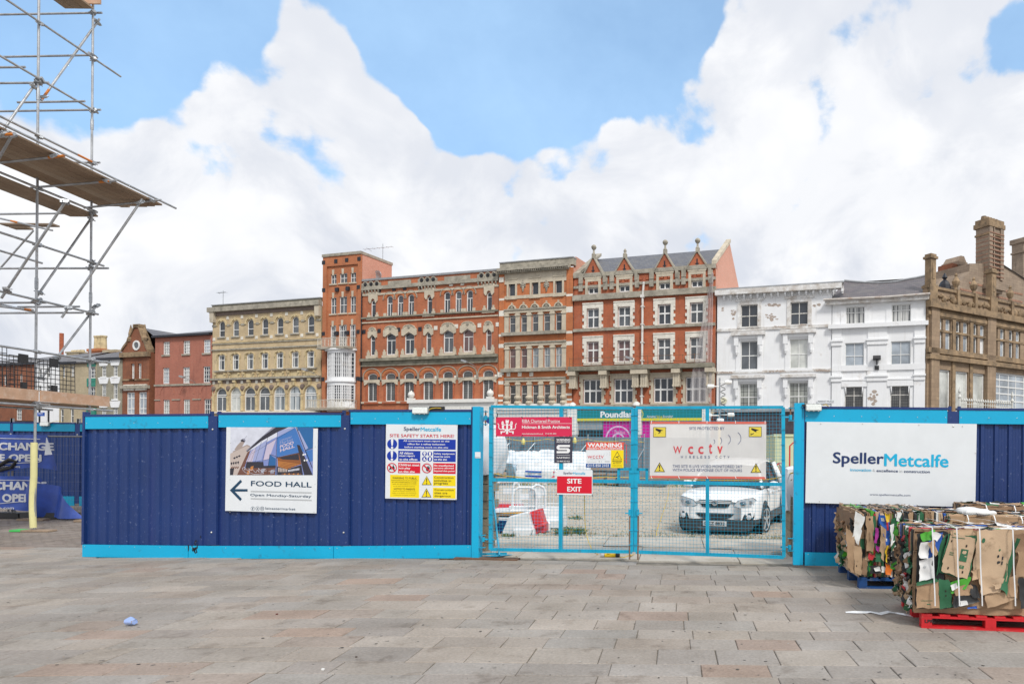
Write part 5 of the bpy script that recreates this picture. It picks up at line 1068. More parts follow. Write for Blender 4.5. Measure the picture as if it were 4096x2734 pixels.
for q in r3:
    w = q[1] - q[0]; m = MB(); zz = q[3] + .50; n = 12; c = (q[0] + q[1]) / 2; m.prism([(c + .40 * math.cos(math.pi * i / n), zz + .44 * math.sin(math.pi * i / n)) for i in range(n + 1)], -.10, .03); m.build('tympanum', STONE_D, b.t)
    m = MB(); o = [(c + .47 * math.cos(math.pi * i / n), zz + .53 * math.sin(math.pi * i / n)) for i in range(n + 1)]; ii = [(c + .37 * math.cos(math.pi * i / n), zz + .41 * math.sin(math.pi * i / n)) for i in range(n + 1)]; m.ring(o, ii, -.22, .02, closed=False); m.box(c - .05, c + .05, -.22, .02, zz + .5, zz + .72); m.box(c - .08, c + .08, -.2, .02, zz + .58, zz + .64); m.build('hood_mould', STONE, b.t)
    m = MB(); m.lathe([(.05, zz + .02), (.14, zz + .1), (.18, zz + .2), (.15, zz + .27), (.06, zz + .3), (.08, zz + .35)], (c, -.14, 0), 10); m.build('carved_urn', STONE_D, b.t, smooth=30)
for q in (320, 530):
    x, zc = b.p(k, q, 362); m = MB()
    for rr_, dz, dx in ((.34, .55, 0), (.42, .1, 0), (.30, -.4, 0), (.2, -.8, 0), (.2, .25, .42), (.2, .25, -.42), (.16, -.15, .45), (.16, -.15, -.45), (.16, .95, 0), (.12, -1.1, 0)): rr_ *= .55; m.lathe([(rr_, .02), (rr_, -.06), (rr_ * .7, -.12), (rr_ * .25, -.15)], (x + dx * .5, 0, zc + dz * .52), 9, axis='Y')
    m.build('carved_swag', STONE_D, b.t, smooth=30)
for y0, y1 in ((481, 500), (590, 640), (800, 822), (888, 922), (1140, 1165), (1218, 1248), (1338, 1358), (1383, 1402)):
    za, zc = b.z(k, 106, y0), b.z(k, 106, y1); m = MB(); m.box(.01, b.x(k, 152, 800), -.13, .03, zc, za); m.box(b.x(k, 708, 800), b.W - .01, -.13, .03, zc, za); m.build('stone_band', STONE_W, b.t)
za = b.z(k, 106, 482); b.band(b.x(k, 152, 480), b.x(k, 708, 480), za - .1, za + .22, .06, STONE, 'stone_band')
za = b.z(k, 150, 800); b.band(b.x(k, 140, 800), b.x(k, 712, 800), za - .2, za + .12, .4, STONE_D, 'ledge'); za = b.z(k, 140, 1122); b.band(b.x(k, 133, 1122), b.x(k, 714, 1122), za - .22, za + .12, .4, STONE_D, 'ledge')
for q in ((330, 1155), (0, 0)):
    pass
b.spots([(k, *q) for q in ((190, 1158), (290, 1157), (394, 1155))], .42, STONE_W, 'tie_plate', .05, True); b.spots([(k, 133, 314), (k, 118, 1160)], .5, STONE_W, 'tie_plate', .2, True)
b.wall(B_GO2, zt, side=B_PINK_SUN)
m = MB(); xa, xb = b.x(k, 152, 800), b.x(k, 708, 800); m.box(.004, xa, -.12, .03, 0, zt - .01); m.box(xb, b.W - .004, -.12, .03, 0, zt - .01); m.build('pilaster', B_GO2, b.t)
b.band(xa, xb, zt - 1.25, zt - .02, .09, STONE, 'frieze'); b.band(.05, xb + .4, zt + .003, zt + .28, .7, STONE_D, 'cornice'); b.band(.1, xb + .3, zt - .22, zt, .45, STONE_D, 'cornice'); b.band(.01, b.W - .01, zt + .28, zt + .95, .06, STONE_D, 'parapet', .6); b.band(-.02, b.W + .02, zt + .95, zt + 1.05, .14, LEAD, 'coping', .7)
m = MB(); m.box(b.W - .3, b.W - .005, .6, 12, zt, zt + 1.2); m.build('side_parapet', B_PINK_SUN, b.t)
m = MB()
for i in range(40): x = xa - .8 + (xb - xa + 1.2) * i / 39; m.box(x - .06, x + .06, -.62, -.40, zt - .14, zt + .0)
m.build('dentils', STONE_D, b.t)
za = b.z(k, 106, 1425); b.band(.01, b.W, za - .9, za, .3, SHOPW, 'shop_cornice'); b.band(.01, b.W, za - 3.0, za - .9, .15, SHOPW, 'shop_fascia'); b.band(.01, b.W, 0, za - 3, .1, SHOPW, 'shop_wall')
za = b.z(k, 106, 1447); b.band(.1, b.W - .1, za - .35, za - .1, .45, SHOPW, 'shop_moulding'); banded = b
def up(z, d): return (z + ZB - EYE) * (72 + d * .95) / 72 + EYE - ZB      # a height read on the facade, for something d metres behind it
# ---------------------------------------------------------------- gabled building with four dormers
b = Bld('gabled_building', 'deep orange brick building with four finialled brick gables and a teal shopfront', BF, ('R6', 772, 900), ('R6', 2040, 900)); k = 'R6'
TOPS = [(903, 997), (1181, 1279), (1538, 1641), (1828, 1931)]
rg = b.rows(k, TOPS, 333, 440, 0, ((.5, 0, 1),), (.5,), .10, .12, glass=G_DK, y0=-.06)
r3 = b.rows(k, [(890, 1001), (1169, 1281), (1526, 1644), (1813, 1935)], 570, 746, 0, (.5,), (.56,), .11, .12, glass=[G_MD, G_MD, G_DK, G_MD]); r2 = b.rows(k, [(890, 999), (1167, 1279), (1524, 1641), (1812, 1933)], 866, 1056, 0, (.5,), (.60,), .10, .12, glass=[G_WARM, G_WARM, G_MD, G_MD])
b.surround(r3, .26, .10, STONE_W, .42, .17); b.surround(r2, .26, .10, STONE_W, .42, .17)
r1 = b.rows(k, [(857, 1026), (1131, 1306), (1488, 1667), (1778, 1957)], 1204, 1420, 0, (.333, .667), (.53,), .11, .14, glass=[G_DK, G_DK, G_DK, G_DK]); b.surround(r1, .24, .10, STONE, .36, .16)
for q in r1:                                                          # lighter nets in the lower lights
    pass
ze = b.z(k, 780, 300); zsill = b.z(k, 780, 478)
for i, q in enumerate(rg):
    w = q[1] - q[0]; c = (q[0] + q[1]) / 2; h = q[3] - q[2]; gw = w * .95; zb = q[3] + .46; zap = b.z(k, (945, 1225, 1585, 1875)[i], (132, 132, 92, 78)[i])
    m = MB(); m.prism([(c - gw, zb), (c + gw, zb), (c + .08, zap), (c - .08, zap)], -.14, .5); m.box(c - w * .8, c + w * .8, -.10, .4, q[3] + .3, zb); m.build('gable', B_POU, b.t)
    m = MB()
    for sg in (-1, 1):
        P = [(c + sg * (gw + .02), zb - .05), (c + sg * .06, zap + .1)]; (xa, za), (xb, zb_) = P; nx, nz = (zb_ - za), -(xb - xa); L_ = math.hypot(nx, nz); nx, nz = nx / L_ * .13 * sg, nz / L_ * .13 * sg
        pts = [(xa, za), (xb, zb_), (xb, zb_ + .14), (xa + sg * .16, za + .02)]; m.prism(pts if sg < 0 else pts[::-1], -.24, .55)
        m.box(min(c + sg * gw, c + sg * (gw + .42)), max(c + sg * gw, c + sg * (gw + .3)), -.26, .45, zb - .62, zb + .1)
        m.box(min(c + sg * w * .98, c + sg * (w * .98 + .4)), max(c + sg * w * .98, c + sg * (w * .98 + .4)), -.2, .3, q[2] + .3, q[2] + 1.1 + .4)
    m.build('gable_coping', STONE_D, b.t)
    m = MB(); m.box(c - .16, c + .16, -.16, .2, zap + .1, zap + .55); m.lathe([(.2, .5), (.1, .7), (.09, .95), (.2, 1.05), (.27, 1.22), (.2, 1.38), (.07, 1.46)] if i != 1 else [(.2, .5), (.12, .7), (.16, .85), (.05, 1.05)], (c, .0, zap), 10); m.build('finial', STONE_D, b.t, smooth=30)
    m = MB(); m.box(c - w * .62, c + w * .62, -.16, .2, q[3] + .01, q[3] + .3); m.box(c - w * .8, c + w * .8, -.18, .2, q[3] + .3, q[3] + .44); m.box(q[0] - .26, q[0], -.15, .2, q[2] - .1, q[3] + .3); m.box(q[1], q[1] + .26, -.15, .2, q[2] - .1, q[3] + .3); m.box(q[0] - .5, q[1] + .5, -.24, .2, q[2] - .35, q[2] - .1); m.build('window_surround', STONE_D if i < 0 else STONE, b.t)
    m = MB(); zc = zb + (zap - zb) * .33; m.box(c - .06, c + .06, -.16, -.1, zc - .5, zc + .5); m.box(c - .16, c + .16, -.158, -.1, zc - .02, zc + .1); m.build('arrow_slit', TIE, b.t)
b.wall(B_POU, ze, side=B_PINK_SUN, top=False)
b.band(.0, b.W, ze + .003, ze + .4, .2, STONE_D, 'parapet_coping', .5); za = b.z(k, 780, 385); b.band(0, b.W, za - .1, za + .16, .14, STONE_D); b.band(0, b.W, ze - .9, ze - .2, .07, TERRA, 'corbel_band')
m = MB()
for i in range(40): x = b.W * (i + .5) / 40; m.box(x - .14, x + .14, -.14, .0, ze - .8 + (i % 2) * .2, ze - .45)
m.build('corbel_bricks', B_POU, b.t)
za = b.z(k, 780, 478); b.band(-.05, b.W + .05, za - .3, za + .25, .3, STONE_D, 'ledge'); za = b.z(k, 780, 775); b.band(0, b.W, za - .06, za + .22, .2, STONE_D); za = b.z(k, 760, 1108); b.band(-.15, b.W, za - .32, za + .1, 1.0, LEDGE, 'balcony_slab')
for q in (787, 1063, 1346, 1421, 1709, 2008):
    x = b.x(k, q, 1120); m = MB(); m.box(x - .42, x + .42, -.95, .03, za - .75, za - .33)
    for dx in (-.22, .0, .22): m.prism([(x + dx - .09, za - 2.0), (x + dx + .09, za - 2.0), (x + dx + .1, za - .75), (x + dx - .1, za - .75)], -.7, .03); m.lathe([(.13, -.5), (.13, -.8)], (x + dx, 0, za - 1.9), 8, axis='Y')
    m.build('bracket', STONE, b.t)
m = MB(); zr = b.z(k, 760, 1028)
for dz in (0, -.55): m.tube((0, -.9, zr + dz), (b.W - 1.2, -.9, zr + dz), .022, 5)
for i in range(13): x = b.W * .96 * i / 12; m.tube((x, -.9, za), (x, -.9, zr + .1), .025, 5)
m.build('balcony_railing', RUST, b.t)
m = MB(); xp = b.x(k, 1393, 1000); m.path([(xp + .12, -.3, b.z(k, 1400, 335)), (xp, -.24, b.z(k, 1400, 480)), (xp, -.24, b.z(k, 1393, 1440))], .11, 8); m.box(xp - .2, xp + .2, -.4, -.05, b.z(k, 1393, 475), b.z(k, 1393, 450))
for i in range(6): zz = b.z(k, 1393, 560 + i * 160); m.box(xp - .16, xp + .16, -.36, -.02, zz, zz + .12)
m.build('drainpipe', PIPE, b.t)
RD = 5.5; zr = up(b.z(k, 1300, 152), RD) + .9
m = MB(); m.add([(-.0, .35, ze + .3), (b.W - .35, .35, ze + .3), (b.W - .35, RD, zr), (0, RD, zr), (0, 2 * RD, ze), (b.W - .35, 2 * RD, ze)], [(0, 1, 2, 3), (3, 2, 5, 4)]); m.build('roof', SLATE, b.t)
m = MB(); m.add([(b.W - .3, 0, ze), (b.W - .3, 2 * RD, ze), (b.W - .3, RD + .2, zr + .6), (b.W, 0, ze), (b.W, 2 * RD, ze), (b.W, RD + .2, zr + .6), (b.W - .3, 0, ze + .8), (b.W, 0, ze + .8)], [(0, 2, 1), (3, 4, 5), (0, 6, 2), (3, 5, 7), (6, 7, 5, 2), (0, 3, 7, 6)]); m.build('gable_wall', B_PINK_SUN, b.t)
m = MB(); P = [(b.W - .36, -.15, ze + .4), (b.W + .1, -.15, ze + .4), (b.W + .1, RD + .2, zr + .66), (b.W - .36, RD + .2, zr + .66)]; m.add([*P, *[(x, y_, z_ + .35) for x, y_, z_ in P]], [(0, 1, 2, 3)[::-1], (4, 5, 6, 7), (0, 1, 5, 4), (1, 2, 6, 5), (2, 3, 7, 6), (3, 0, 4, 7)]); m.build('verge_coping', STONE, b.t)
m = MB(); P = [(-.1, -.1, ze + .2), (.5, -.1, ze + .2), (.5, RD, zr + .3), (-.1, RD, zr + .3)]; m.add([*P, *[(x, y_, z_ + .3) for x, y_, z_ in P]], [(0, 1, 2, 3)[::-1], (4, 5, 6, 7), (0, 1, 5, 4), (1, 2, 6, 5), (2, 3, 7, 6), (3, 0, 4, 7)]); m.build('verge_coping', STONE_D, b.t)
# debris netting hung down the right-hand edge
NET = M_film('grey_netting', (.55, .52, .52), .38, .9); m = MB(); x0 = b.x(k, 2045, 300); zt_, zb_ = b.z(k, 2045, 260), b.z(k, 1990, 1420)
m.grid(lambda u, v: (x0 - .1 - (1 - u) * (.15 + 1.9 * min(1, v * 1.2)) , -.5 - .15 * math.sin(u * 22) * (1 - v * .5) - .3 * v, zt_ + (zb_ - zt_) * v), 30, 14); m.build('netting', NET, b.t, smooth=True)
# shopfront
TEAL = flat('fascia_teal', (.0, .20, .225), .35); FYEL = flat('fascia_yellow', (.65, .6, .03)); MAG = flat('poster_magenta', (.55, .0, .28), .4); PINKL = flat('poster_pink', (.72, .45, .66), .4); SHUT = M_('steel_shutter', (.42, .43, .44), .5, .3)
xs0, zs1 = b.p('T1', 1450, 148); _, zs0 = b.p('T1', 1450, 262); xs1 = b.x('S3', 782, 120)
za = b.z(k, 772, 1440); b.band(0, b.W, za - .25, za + .05, .5, STONE_D, 'shop_cornice'); b.band(0.01, b.W - .01, za - 1.0, za - .25, .12, STONE, 'shop_wall')
for q in (1412, 2318):
    x = b.x('T1', q, 200); m = MB(); m.box(x - .5, x + .5, -.5, .03, zs0 - 1.6, zs1 + .4); m.box(x - .35, x + .35, -.56, -.5, zs0 - 1.2, zs0 + .2); m.lathe([(.36, -.2), (.4, -.1), (.3, .12), (.1, .25)], (x, -.35, zs1 + .55), 10); m.box(x - .42, x + .42, -.36, .03, 0, zs0 - 1.6); m.build('shop_pilaster', SHOPW, b.t)
m = MB(); m.box(b.W - 1.1, b.W - .3, -.4, .03, 0, zs1 + .3); m.build('shop_pilaster', SHOPW, b.t)
b.band(xs0, xs1, zs0, zs1, .35, TEAL, 'shop_sign'); sg = b.t.children[-1]
sgn = [o for o in b.t.children if o.name.startswith('shop_sign')][-1]
m = MB(); m.box(xs0, xs1, -.37, -.2, zs0 - .25, zs0 - .003); m.build('sign_edge', FYEL, sgn); xt0, ztx = b.p('T1', 1808, 178); xt1, zt0 = b.p('T1', 2290, 246); text(sgn, 'Poundland', xt0, xt1 + .35, zt0, ztx + .12, -.37, INKWHITE, .04)
for wd, x0, x1 in (('Amazing', 252, 330), ('Value', 338, 391), ('Everyday!', 399, 484)): xa, z1 = b.p('S3', x0, 136); xb, z0 = b.p('S3', x1, 160); text(sgn, wd, xa, xb, z0, z1, -.37, FYEL if wd == 'Value' else INKWHITE, .01 if wd == 'Value' else 0)
m = MB(); xc, zc = b.p('S3', 178, 132)
for i in range(9):
    for sgx in (-1, 1):
        a = R(-70 + i * 16); x = xc + sgx * .42 * math.cos(a); z = zc + .5 * math.sin(a); m.add([(x, -.38, z - .05), (x + .09 * sgx, -.38, z + .03), (x + .05 * sgx, -.38, z + .13), (x - .04 * sgx, -.38, z + .06)], [(0, 1, 2, 3)])
m.build('laurel_emblem', FYEL, sgn)
x0, x1 = b.x('T1', 1455, 300), b.x('T1', 1822, 300); zt_, zb_ = b.z('T1', 1455, 278), b.z('T1', 1455, 420)
m = MB()
for i in range(14): m.box(x0, x1, -.12 - (i % 2) * .02, -.05, zb_ + (zt_ - zb_) * i / 14, zb_ + (zt_ - zb_) * (i + .9) / 14)
m.build('roller_shutter', SHUT, b.t); b.band(x0, x1, 0, zb_, .02, BLACK, 'shop_opening')
x2 = b.x('T1', 2560, 300); b.band(x1 + .1, x2, 0, zt_ - .05, .14, MAG, 'window_poster'); po = [o for o in b.t.children if o.name.startswith('window_poster')][-1]; cxp, czp = b.p('T1', 2046, 560); m = MB(); n = 24
for r0, r1 in ((1.34, 1.18), (.66, .5)):
    for i in range(n): a, c_ = math.pi * i / n, math.pi * (i + 1) / n; m.add([(cxp + r_ * math.cos(t), -.15, czp + r_ * math.sin(t)) for r_, t in ((r1, a), (r0, a), (r0, c_), (r1, c_))], [(0, 1, 2, 3)])
m.build('print', PINKL, po); xa, z1 = b.p('T1', 1996, 418); xb, z0 = b.p('T1', 2144, 470); text(po, 'Poundland', xa, xb, z0, z1, -.152, PINKL, .01, slope=-.12)
b.band(x2 + .05, b.W - 1.2, 0, zt_, .05, SHOPW, 'shop_wall'); gabled = b

# ---------------------------------------------------------------- two white rendered buildings
b = Bld('rendered_building', 'white rendered building with a peeling parapet and bracketed window hoods', BF, ('R7', 152, 900), ('R7', 1178, 900)); k = 'R7'
r = b.rows(k, [(366, 517), (809, 968)], 538, 736, 0, (.5,), (.50,), .07, .07, glass=G_DK, frame=WFRAME_O); b.surround(r, .32, .06, FLAKE, .32, head=(.2, .06, .25))
r = b.rows(k, [(364, 517), (805, 966)], 862, 1117, 0, (.5,), (.49,), .07, .07, glass=[G_MD, G_PALE], frame=WFRAME); b.surround(r, .42, .06, CLEANW, .42)
hd = [(288, 586, 787, 818), (724, 1042, 766, 800), (284, 582, 1172, 1198), (724, 1042, 1164, 1190)]
for a, c_, y0, y1 in hd:
    xa, z1 = b.p(k, a, y0); xb, _ = b.p(k, c_, y0); z0 = b.z(k, a, y1); b.band(xa, xb, z0, z1, .5, FLAKE, 'window_hood'); b.band(xa + .2, xb - .2, z0 - .3, z0, .25, CLEANW, 'window_hood')
    for x in (xa + .25, xb - .65): m = MB(); m.prism([(x, z0 - .9), (x + .4, z0 - .9), (x + .4, z0 - .002), (x, z0 - .002)], -.36, .03); m.lathe([(.2, z0 - 1.5), (.1, z0 - 1.75), (.17, z0 - 1.2), (.2, z0 - .9)], (x + .2, -.16, 0), 8); m.build('bracket', CLEANW, b.t)
r = b.rows(k, [(354, 515), (797, 968)], 1240, 1560, 0, (.5,), (.62,), .07, .07, glass=G_LEADP, frame=WFRAME); b.surround(r, .42, .06, CLEANW, .42, base=False)
zt = b.z(k, 155, 405); b.wall(CLEANW, zt)
zc = b.z(k, 155, 452); b.band(.01, b.W + .9, zc + .35, zt - .004, .04, FLAKE, 'parapet', .5); b.band(-.05, b.W + 1.0, zt, zt + .12, .14, LEAD, 'coping', .6); b.band(-.1, b.W + .85, zc - .1, zc + .35, .62, FLAKE, 'cornice')
for i in range(18): x = .7 + (b.W + .2) * i / 17; m = MB(); m.box(-.08, .08, -.4, .03, zc - .36, zc - .1); m.box(-.06, .06, -.24, .03, zc - .5, zc - .36); m.build('modillion', CLEANW, b.t, (x, 0, 0))
m = MB(); m.add([(b.W + .9, .0, zc - .3), (b.W + .9, 4, zc - .3), (b.W + .9, 4, zt), (b.W + .9, 0, zt)], [(0, 1, 2, 3)]); m.build('parapet_return', FLAKE, b.t)
za = b.z(k, 155, 768); b.band(0, b.W, za - .1, za + .15, .12, FLAKE); za = b.z(k, 160, 1142); b.band(0, b.W, za - .1, za + .12, .1, FLAKE)
# flakes of lost paint showing brown stucco
LOST = M_('bare_stucco', (.40, .33, .28), .9, var=.25, scale=6)
rr = random.Random(5); m = MB()
for (px_, py_, w, h, n) in ((297, 600, 22, 26, 7), (640, 538, 48, 14, 12), (700, 540, 20, 10, 6), (1060, 530, 16, 12, 5), (1027, 545, 10, 10, 3), (645, 672, 10, 8, 3), (735, 735, 40, 5, 7), (240, 1142, 80, 5, 12), (720, 1130, 60, 5, 9), (1090, 1124, 70, 7, 14), (300, 655, 6, 8, 2), (205, 575, 6, 20, 3), (790, 520, 8, 26, 5), (640, 640, 60, 30, 10), (930, 715, 40, 4, 5), (530, 545, 6, 14, 3), (460, 420, 120, 18, 16), (760, 385, 120, 18, 16), (1080, 355, 90, 16, 14), (310, 410, 50, 14, 8), (880, 380, 60, 10, 8)):
    for i in range(n * 3):
        x, z = b.p(k, px_ + rr.gauss(0, w * .5), py_ + rr.gauss(0, h * .45)); s_ = rr.uniform(.03, .11); a0 = rr.random() * 6; yy = -.047 if py_ < 425 else (-.128 if py_ in (735, 715) else -.107 if py_ > 1120 else -.004)
        m.add([(x + s_ * rr.uniform(.5, 1.3) * math.cos(a0 + t * .9) * 1.3, yy - i * .00008, z + s_ * rr.uniform(.5, 1.2) * math.sin(a0 + t * .9) * .8) for t in range(7)], [tuple(range(7))])
m.build('lost_paint', LOST, b.t, kind='stuff')
b.band(.01, b.W + .5, 0, b.z(k, 155, 1500), .5, M_('dark_tiles', (.055, .045, .055), .4, var=.3), 'shop_front'); za = b.z(k, 155, 1500); b.band(0, b.W + .5, za, za + .25, .75, LEAD, 'shop_cornice'); white_l = b
x, z = b.p(k, 215, 1390); al = MB(); al.prism([(-.25, -.15), (-.15, -.3), (.2, -.28), (.3, .05), (0, .3), (-.28, .15)], -.14, 0); al.build('alarm_box', M_('cream_plastic', (.6, .58, .42), .4), b.t, (x, -.0, z))
b = Bld('rendered_building', 'lower white rendered building with a sagging purple slate roof', BF, ('R7', 1182, 900), ('R7', 2020, 900))
r = b.rows(k, [(1309, 1475), (1717, 1890)], 556, 706, 0, (.5,), (.66,), .06, .05, glass=G_NET, frame=WFRAME); b.surround(r, .45, .05, CLEANW, .1, base=False)
r = b.rows(k, [(1300, 1469), (1711, 1887)], 878, 1102, 0, (.5,), (.48,), .06, .05, glass=G_GY, frame=WFRAME)
r = b.rows(k, [(1297, 1463), (1706, 1879)], 1270, 1500, 0, (.5,), (.66,), .06, .06, glass=G_LEAD, frame=WFRAME_O)
for q in r: b.band(q[0] - .3, q[1] + .3, q[3], q[3] + .55, .12, CLEANW, 'window_hood'); m = MB(); [m.prism([(sx, q[3] - .1), (sx + .12, q[3] - .7), (sx + .12, q[3]), (sx, q[3])] if sx < q[0] + .2 else [(sx, q[3] - .7), (sx + .12, q[3] - .1), (sx + .12, q[3]), (sx, q[3])], -.1, .12) for sx in (q[0], q[1] - .12)]; m.build('window_scallop', CLEANW, b.t)
ze = b.z(k, 1182, 520); b.wall(CLEANW, ze, top=False)
m = MB()
for a, c_ in ((1182, 1268), (1502, 1676), (1920, 2016)): m.box(max(.005, b.x(k, a, 900)), min(b.W - .005, b.x(k, c_, 900)), -.10, .03, 0, b.z(k, 1182, 742))
m.build('pilaster', CLEANW, b.t)
for a, c_ in ((1178, 1272), (1496, 1680), (1918, 2018)):
    for zz in (b.z(k, 1182, 905), b.z(k, 1182, 1225)): m = MB(); m.box(b.x(k, a, 900), min(b.W, b.x(k, c_, 900)), -.2, .03, zz, zz + .35); m.box(b.x(k, a, 900) - .06, min(b.W, b.x(k, c_, 900)) + .06, -.28, .03, zz + .35, zz + .5); m.build('capital', CLEANW, b.t)
za = b.z(k, 1160, 740); b.band(-.3, b.W + .2, za - .15, za + .2, .4, CLEANW, 'ledge'); za = b.z(k, 1182, 1132); b.band(0, b.W, za, za + .5, .13, CLEANW); za = b.z(k, 1182, 1218); b.band(0, b.W, za, za + .12, .16, CLEANW)
za = b.z(k, 1150, 520); b.band(-.6, b.W + .25, za - .2, za + .12, .5, FLAKE, 'eaves_cornice'); m = MB(); m.path([(-.7, -.62, za + .18), (b.W * .6, -.62, za + .12), (b.W + .3, -.62, za + .2)], .11, 6); m.build('gutter', M_('rusty_gutter', (.5, .46, .42), .6, dirt=((.28, .14, .07), .5, 2)), b.t)
zr = b.z(k, 1260, 315) ; RD = 5.0
fac = (81.3 * 0 + 1); zr = up(zr, RD)
m = MB(); n = 16
def rf(u, v): x0, x1 = -.2 + v * .9, b.W + .35; x = x0 + (x1 - x0) * u; sag = -.42 * math.sin(math.pi * min(1, u * 1.0)) * v * v; return (x, -.45 + (RD + .45) * v, za + .12 + (zr - za) * v * (1) + sag + .05 * noise.noise((x * .7, v * 4, 2)))
m.grid(rf, 24, 10); m.build('roof', SLATE_P, b.t, smooth=True); m = MB(); m.add([(b.W, RD, zr), (.7, RD, zr), (-.2, 11, za), (b.W, 11, za)], [(0, 1, 2, 3)]); m.add([(-.2, -.4, za), (.7, RD, zr), (-.2, 11, za)], [(0, 1, 2)]); m.build('roof', SLATE_P, b.t)
m = MB(); m.path([Vector(rf(i / 16, 1)) + Vector((0, 0, .06)) for i in range(17)], .12, 6); m.build('ridge', LEAD, b.t)
m = MB(); RR = random.Random(8)
for i in range(16):
    x, z = b.p(k, 1550 + RR.gauss(0, 20), 1370 + RR.gauss(0, 45)); s_ = RR.uniform(.05, .2); m.add([(x + s_ * math.cos(t) * RR.uniform(.6, 1.2), -.105 - i * .0002, z + s_ * math.sin(t) * RR.uniform(.6, 1.2)) for t in range(6)], [tuple(range(6))])
m.build('lost_paint', LOST, b.t, kind='stuff')
b.band(.01, b.W, 0, b.z(k, 1182, 1500), .3, M_('dark_shop', (.05, .05, .06), .4), 'shop_front'); white_r = b
s = Board(BF, 'R7', (1052, 1388), (1202, 1415), .12, .01, SW, 'street_sign', 'small white MARKET PLACE street name plate on the white rendered wall', 'sign', .04)
s.text('MARKET PLACE', 1058, 1392, 1198, 1405, INKBLACK, .008); s.text('City Centre', 1168, 1407, 1196, 1412, INKRED, 0)

# ---------------------------------------------------------------- brown stone corner building
CF = Frame((BF.w(BF.at('R8', 214, 900)[0]).x + .05, BF.w(BF.at('R8', 214, 900)[0]).y, 0), (.85, .53)); k = 'R8'
b = Bld('stone_building', 'brown sandstone corner building with mullioned windows, pierced parapet and a tall chimney', CF, (k, 214, 900), (k, 1100, 900), depth=9)
upl = [(297, 335), (357, 399), (436, 474), (495, 536), (572, 608), (628, 666), (735, 766), (786, 823), (856, 891), (909, 944)]
zA, zB, zC, zD = b.z(k, 298, 765), b.z(k, 298, 855), b.z(k, 298, 872), b.z(k, 298, 1008)
for i, (a, c_) in enumerate(upl):
    xa, xb = b.x(k, a, 900), b.x(k, c_, 900)
    for z0, z1 in ((zB, zA), (zD, zC)):
        if z0 == zD and i == 5: gl = INKWHITE
        else: gl = G_GY if i % 2 else G_MD
        b.op.append((xa, xb, z0, z1, 0)); fo = link('window', win_mesh(xb - xa, z1 - z0, 0, (), (), .10, .05, WFRAME), b.t, (xa, .06, z0)); link('pane', glass_mesh(xb - xa, z1 - z0, 0, gl), fo)
zL1, zL0 = b.z(k, 292, 1165), b.z(k, 292, 1560)
for a, c_ in ((292, 397), (436, 537), (572, 667)):
    xa, xb = b.x(k, a, 1200), b.x(k, c_, 1200); b.op.append((xa, xb, zL0, zL1, 0)); fo = link('window', win_mesh(xb - xa, zL1 - zL0, 0, (), (), .14, .05, WFRAME), b.t, (xa, .06, zL0)); link('pane', glass_mesh(xb - xa, zL1 - zL0, 0, G_PALE), fo)
xa, xb = b.x(k, 733, 1200), b.x(k, 1075, 1200); zt_ = b.z(k, 735, 1187); b.op.append((xa, xb, zL0, zt_, 0)); fo = link('window', win_mesh(xb - xa, zt_ - zL0, 0, (.17, .37, .54, .72, .88), (.86, .72, .58, .44, .3, .15), .16, .09, WFRAME), b.t, (xa, .06, zL0)); link('pane', glass_mesh(xb - xa, zt_ - zL0, 0, G_GY), fo)
zP = b.z(k, 250, 655); b.wall(BROWN, zP)
zs = b.z(k, 225, 640); b.band(-.2, b.W, zs - .5, zs + .05, .5, BROWN_T, 'cornice'); b.band(-.1, b.W, zs - 1.2, zs - .55, .12, BROWN_T, 'frieze'); za = b.z(k, 212, 725); b.band(-.1, b.W, za - .15, za + .2, .2, BROWN_T)
za = b.z(k, 205, 1072); b.band(-.15, b.W, za - .15, za + .25, .4, BROWN_T, 'cornice'); za = b.z(k, 220, 1015); b.band(-.12, b.W, za - .25, za + .2, .28, BROWN_T, 'sill_course'); za = b.z(k, 295, 862); b.band(b.x(k, 296, 862), b.W, zC - .0, zB + .0, .06, BROWN_T, 'transom_course')
zp1 = b.z(k, 250, 535); b.band(0, b.W, zs + .06, zp1, -.05, BROWN, 'parapet', .5); b.band(-.05, b.W, zp1, zp1 + .22, .12, BROWN_T, 'coping', .6)
for a, w in ((236, .5), (433, .18), (572, .18), (712, .5), (858, .18)):
    x = b.x(k, a + 12, 700); m = MB(); m.box(x - w, x + w, -.22, .5, zs + .05, zp1 + .3); m.build('parapet_pier', BROWN_T, b.t)
    if w < .3: m = MB(); m.lathe([(.2, .3), (.14, .55), (.3, .8), (.36, 1.05), (.2, 1.35), (.1, 1.5), (.16, 1.62), (.04, 1.8)], (x, .1, zp1), 8); m.build('finial', BROWN_T, b.t, smooth=30)
    else: m = MB(); m.box(x - .34, x + .34, -.15, .45, zp1 + .3, zp1 + 2.5); m.box(x - .46, x + .46, -.27, .57, zp1 + 2.5, zp1 + 2.7); m.box(x - .36, x + .36, -.17, .47, zp1 + 2.7, zp1 + 2.9); m.box(x - .16, x + .16, -.19, -.15, zp1 + .8, zp1 + 2.1); m.build('parapet_turret', BROWN_T, b.t)
RR = random.Random(4); m = MB()
for i in range(46):
    x, z = b.p(k, 300 + i * 15.5, 598 + i * 3.2 + RR.uniform(-12, 12)); s_ = RR.uniform(.12, .4); m.lathe([(s_, .04), (s_ * .9, -.04), (s_ * .5, -.13), (s_ * .1, -.16)], (x, 0, z), 7, axis='Y')
m.build('carved_relief', BROWN_T, b.t, smooth=30)
m = MB()
for a, c_ in ((228, 290), (668, 700), (700, 733)):
    m.box(b.x(k, a, 900), b.x(k, c_, 900), -.28, .03, 0, zs - .5)
m.build('pier', BROWN, b.t)
m = MB()
